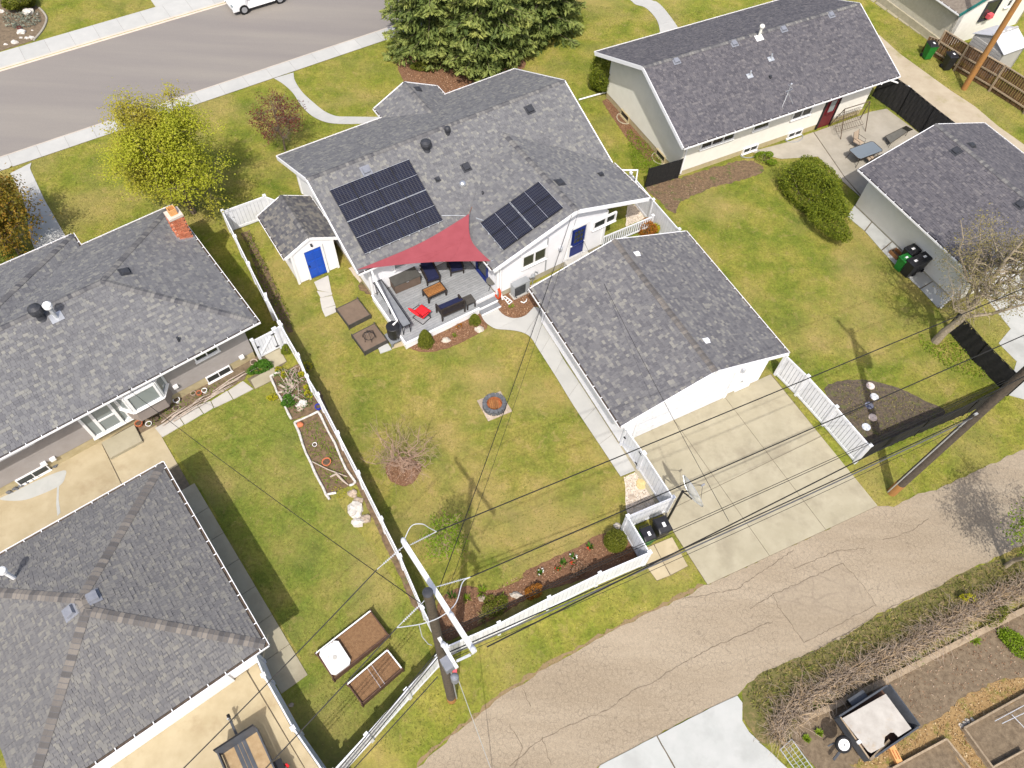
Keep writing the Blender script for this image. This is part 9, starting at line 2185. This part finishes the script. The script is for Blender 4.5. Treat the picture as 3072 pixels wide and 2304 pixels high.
cover('flower_strip_plants', 'small plants among the pots by the left house', 'leaf_lime', [g(0, 2, 1230, 440), g(0, 2, 1500, 280), g(0, 2, 1700, 170), g(0, 2, 1960, 40), g(0, 2, 1900, 20), g(0, 2, 1560, 170), g(0, 2, 1240, 380)], 90, .08, .22, 96)
cover('log_bed_plants', 'low green leaves scattered through the lower log bed', 'leaf_lime', [g(1, 2, 380, 420), g(1, 2, 540, 340), g(1, 2, 800, 850), g(1, 2, 620, 950), g(1, 2, 480, 680)], 130, .07, .15, 97)
cover('verge_grass', 'long shaded grass on the verge between lane and hedge', 'grass_blade', [g33(0, 900), g33(500, 680), g33(900, 460), g33(1270, 280), g33(1700, 60), g33(2212, -120), g33(2212, 120), g33(1700, 330), g33(1200, 640), g33(700, 870), g33(300, 1060), g33(100, 1180), g(2, 3, 2100, 1250), g(2, 3, 1980, 1080)], 210, .15, .16, 77, cat_='grass', up=-.2, aspect=.22)
cover('weeds_right', 'weeds along the black fence and bed on the right', 'leaf_lime', [g(3, 2, 1100, 560), g(3, 2, 1650, 350), g(3, 2, 2060, 170), g(3, 2, 2080, 190), g(3, 2, 1680, 375), g(3, 2, 1120, 590)], 200, .07, .12, 78, cat_='weeds')
cover('bed_weeds', 'sparse weeds and dry stalks in the round stone bed', 'leaf_bud', [g(3, 2, 600, 110), g(3, 2, 800, 40), g(3, 2, 1200, 130), g(3, 2, 1450, 260), g(3, 2, 1000, 500), g(3, 2, 800, 380)], 90, .07, .07, 79, cat_='weeds')
# fallen leaves and bark chips
for i, (nm, lab, m, pts, dens, sz) in enumerate((
    ('bark_chips', 'bark chips in the deck bed', 'chip', [D1(900, 1510), D1(1500, 1310), D1(2100, 980), D1(2190, 1230), D1(1600, 1560), D1(1250, 1630), D1(1000, 1590)], 330, .065),
    ('bark_chips', 'bark chips round the heat pump', 'chip', [D3(580, 650), D3(1150, 450), D3(1420, 350), D3(1280, 750), D3(1070, 930), D3(800, 945), D3(680, 870)], 330, .065),
    ('bark_chips', 'bark chips under the apple tree', 'chip', [g(1, 2, 1115, 720), g(1, 2, 1330, 690), g(1, 2, 1385, 740), g(1, 2, 1290, 895), g(1, 2, 1190, 890), g(1, 2, 1115, 820)], 330, .065),
    ('bark_chips', 'bark chips in the bed along the back fence', 'chip', [g(1, 3, 1560, 260), g(1, 3, 1960, 200), g(2, 3, 150, 40), g(2, 2, 620, 1410), g(2, 2, 960, 1310), g(2, 2, 1070, 1480), g(2, 3, 300, 180), g(1, 3, 1840, 490), g(1, 3, 1600, 590)], 230, .065),
    ('bark_chips', 'bark chips in the bed under the spruces', 'chip', [g(1, 0, 1200, 530), g(1, 0, 1330, 470), g(1, 0, 2150, 460), g(1, 0, 1950, 690), g(1, 0, 1650, 810), g(1, 0, 1350, 750), g(1, 0, 1240, 650)], 150, .08),
    ('bark_chips', 'bark chips along the right house wall', 'chip', [g(2, 0, 795, 840), g(2, 0, 860, 815), g(2, 0, 1100, 1090), g(2, 0, 1010, 1160), g(2, 0, 900, 1000)], 150, .07),
    ('straw_mulch', 'straw and wood shavings on the garden path', 'chip_straw', [g33(760, 1640), g33(1150, 1450), g33(1500, 1265), g33(1720, 1070), g33(2000, 940), g33(2240, 905), g33(2240, 1035), g33(1690, 1325), g33(1760, 1480), g33(1920, 1690), g33(1750, 1690), g33(1560, 1435), g33(1120, 1635)], 150, .09),
    ('leaf_litter', 'dry leaf litter in the shrub bed on the right', 'dry_leaf', [gd(1780, 440, 900, 670), gd(1780, 440, 1400, 540), gd(1780, 440, 1900, 390), g(2, 0, 2000, 1470), g(2, 0, 1700, 1550), g(2, 1, 1440, 130), g(2, 1, 1390, 210), g(2, 1, 1290, 130)], 60, .06),
    ('pebbles', 'mixed pebbles in the bed beside the gate', 'stone_chip', [g(2, 2, 975, 835), g(2, 2, 1068, 795), g(2, 2, 1160, 935), g(2, 2, 1255, 1030), g(2, 2, 1150, 1105), g(2, 2, 1000, 1145), g(2, 2, 988, 950)], 700, .055),
    ('pebbles', 'mixed pebbles in the bed behind the main house', 'stone_chip', [gd(1780, 440, 580, 985), gd(1780, 440, 700, 970), gd(1780, 440, 850, 1190), gd(1780, 440, 700, 1250), gd(1780, 440, 550, 1320)], 400, .06),
    ('soil_crumbs', 'clods and dry stalks in the vegetable beds', 'dry_leaf', [g33(600, 1180), g33(1050, 960), g33(1850, 540), g33(2200, 340), g33(2200, 880), g33(1700, 1050), g33(1300, 1320)], 45, .07))):
    p = scatter([tuple(q[:2]) for q in pts], dens, 300 + i); r = np.random.default_rng(400 + i); p[:, 2] = r.uniform(.025, .05, len(p))
    o = leafmesh(nm, m, None, p, sz, r.uniform(0, 1, len(p)), .45 if 'chip' in m or 'leaf' in m else .85, 1.2, 500 + i, 'stuff'); o['label'] = lab; o['category'] = 'mulch' if 'chip' in nm or 'straw' in nm else 'ground cover'
# dandelions and lawn tufts: short blades over every lawn in view
r = np.random.default_rng(77); n = 460000
X = r.uniform(-34, 34, n); Y = r.uniform(3, 52, n)
dx = X * CR.x + Y * CR.y - HC * CR.z; du = X * CU.x + Y * CU.y - HC * CU.z; df = X * FWD.x + Y * FWD.y - HC * FWD.z
keep = (np.abs(dx / df * FPX) < 1620) & (np.abs(du / df * FPX) < 1230)
lv = (X - ST.o.x) * ST.V.x + (Y - ST.o.y) * ST.V.y; keep &= ~((lv > -1.3) & (lv < 10.4))
X, Y = X[keep], Y[keep]; free = np.ones(len(X), bool)
for pl in PAVED: free &= ~inpoly(X, Y, pl)
X, Y = X[free], Y[free]
tone = .45 + .20 * np.sin(X * .9 + 1.3 * np.sin(Y * .7)) * np.sin(Y * .8 + np.sin(X * .5)) + r.normal(0, .19, len(X))
P = np.stack([X, Y, np.full(len(X), .018)], axis=1)
o = leafmesh('lawn_grass', 'grass_blade', None, P, .07, tone, .28, .1, 78, 'stuff'); o['label'] = 'short patchy spring grass on all the lawns'; o['category'] = 'grass'
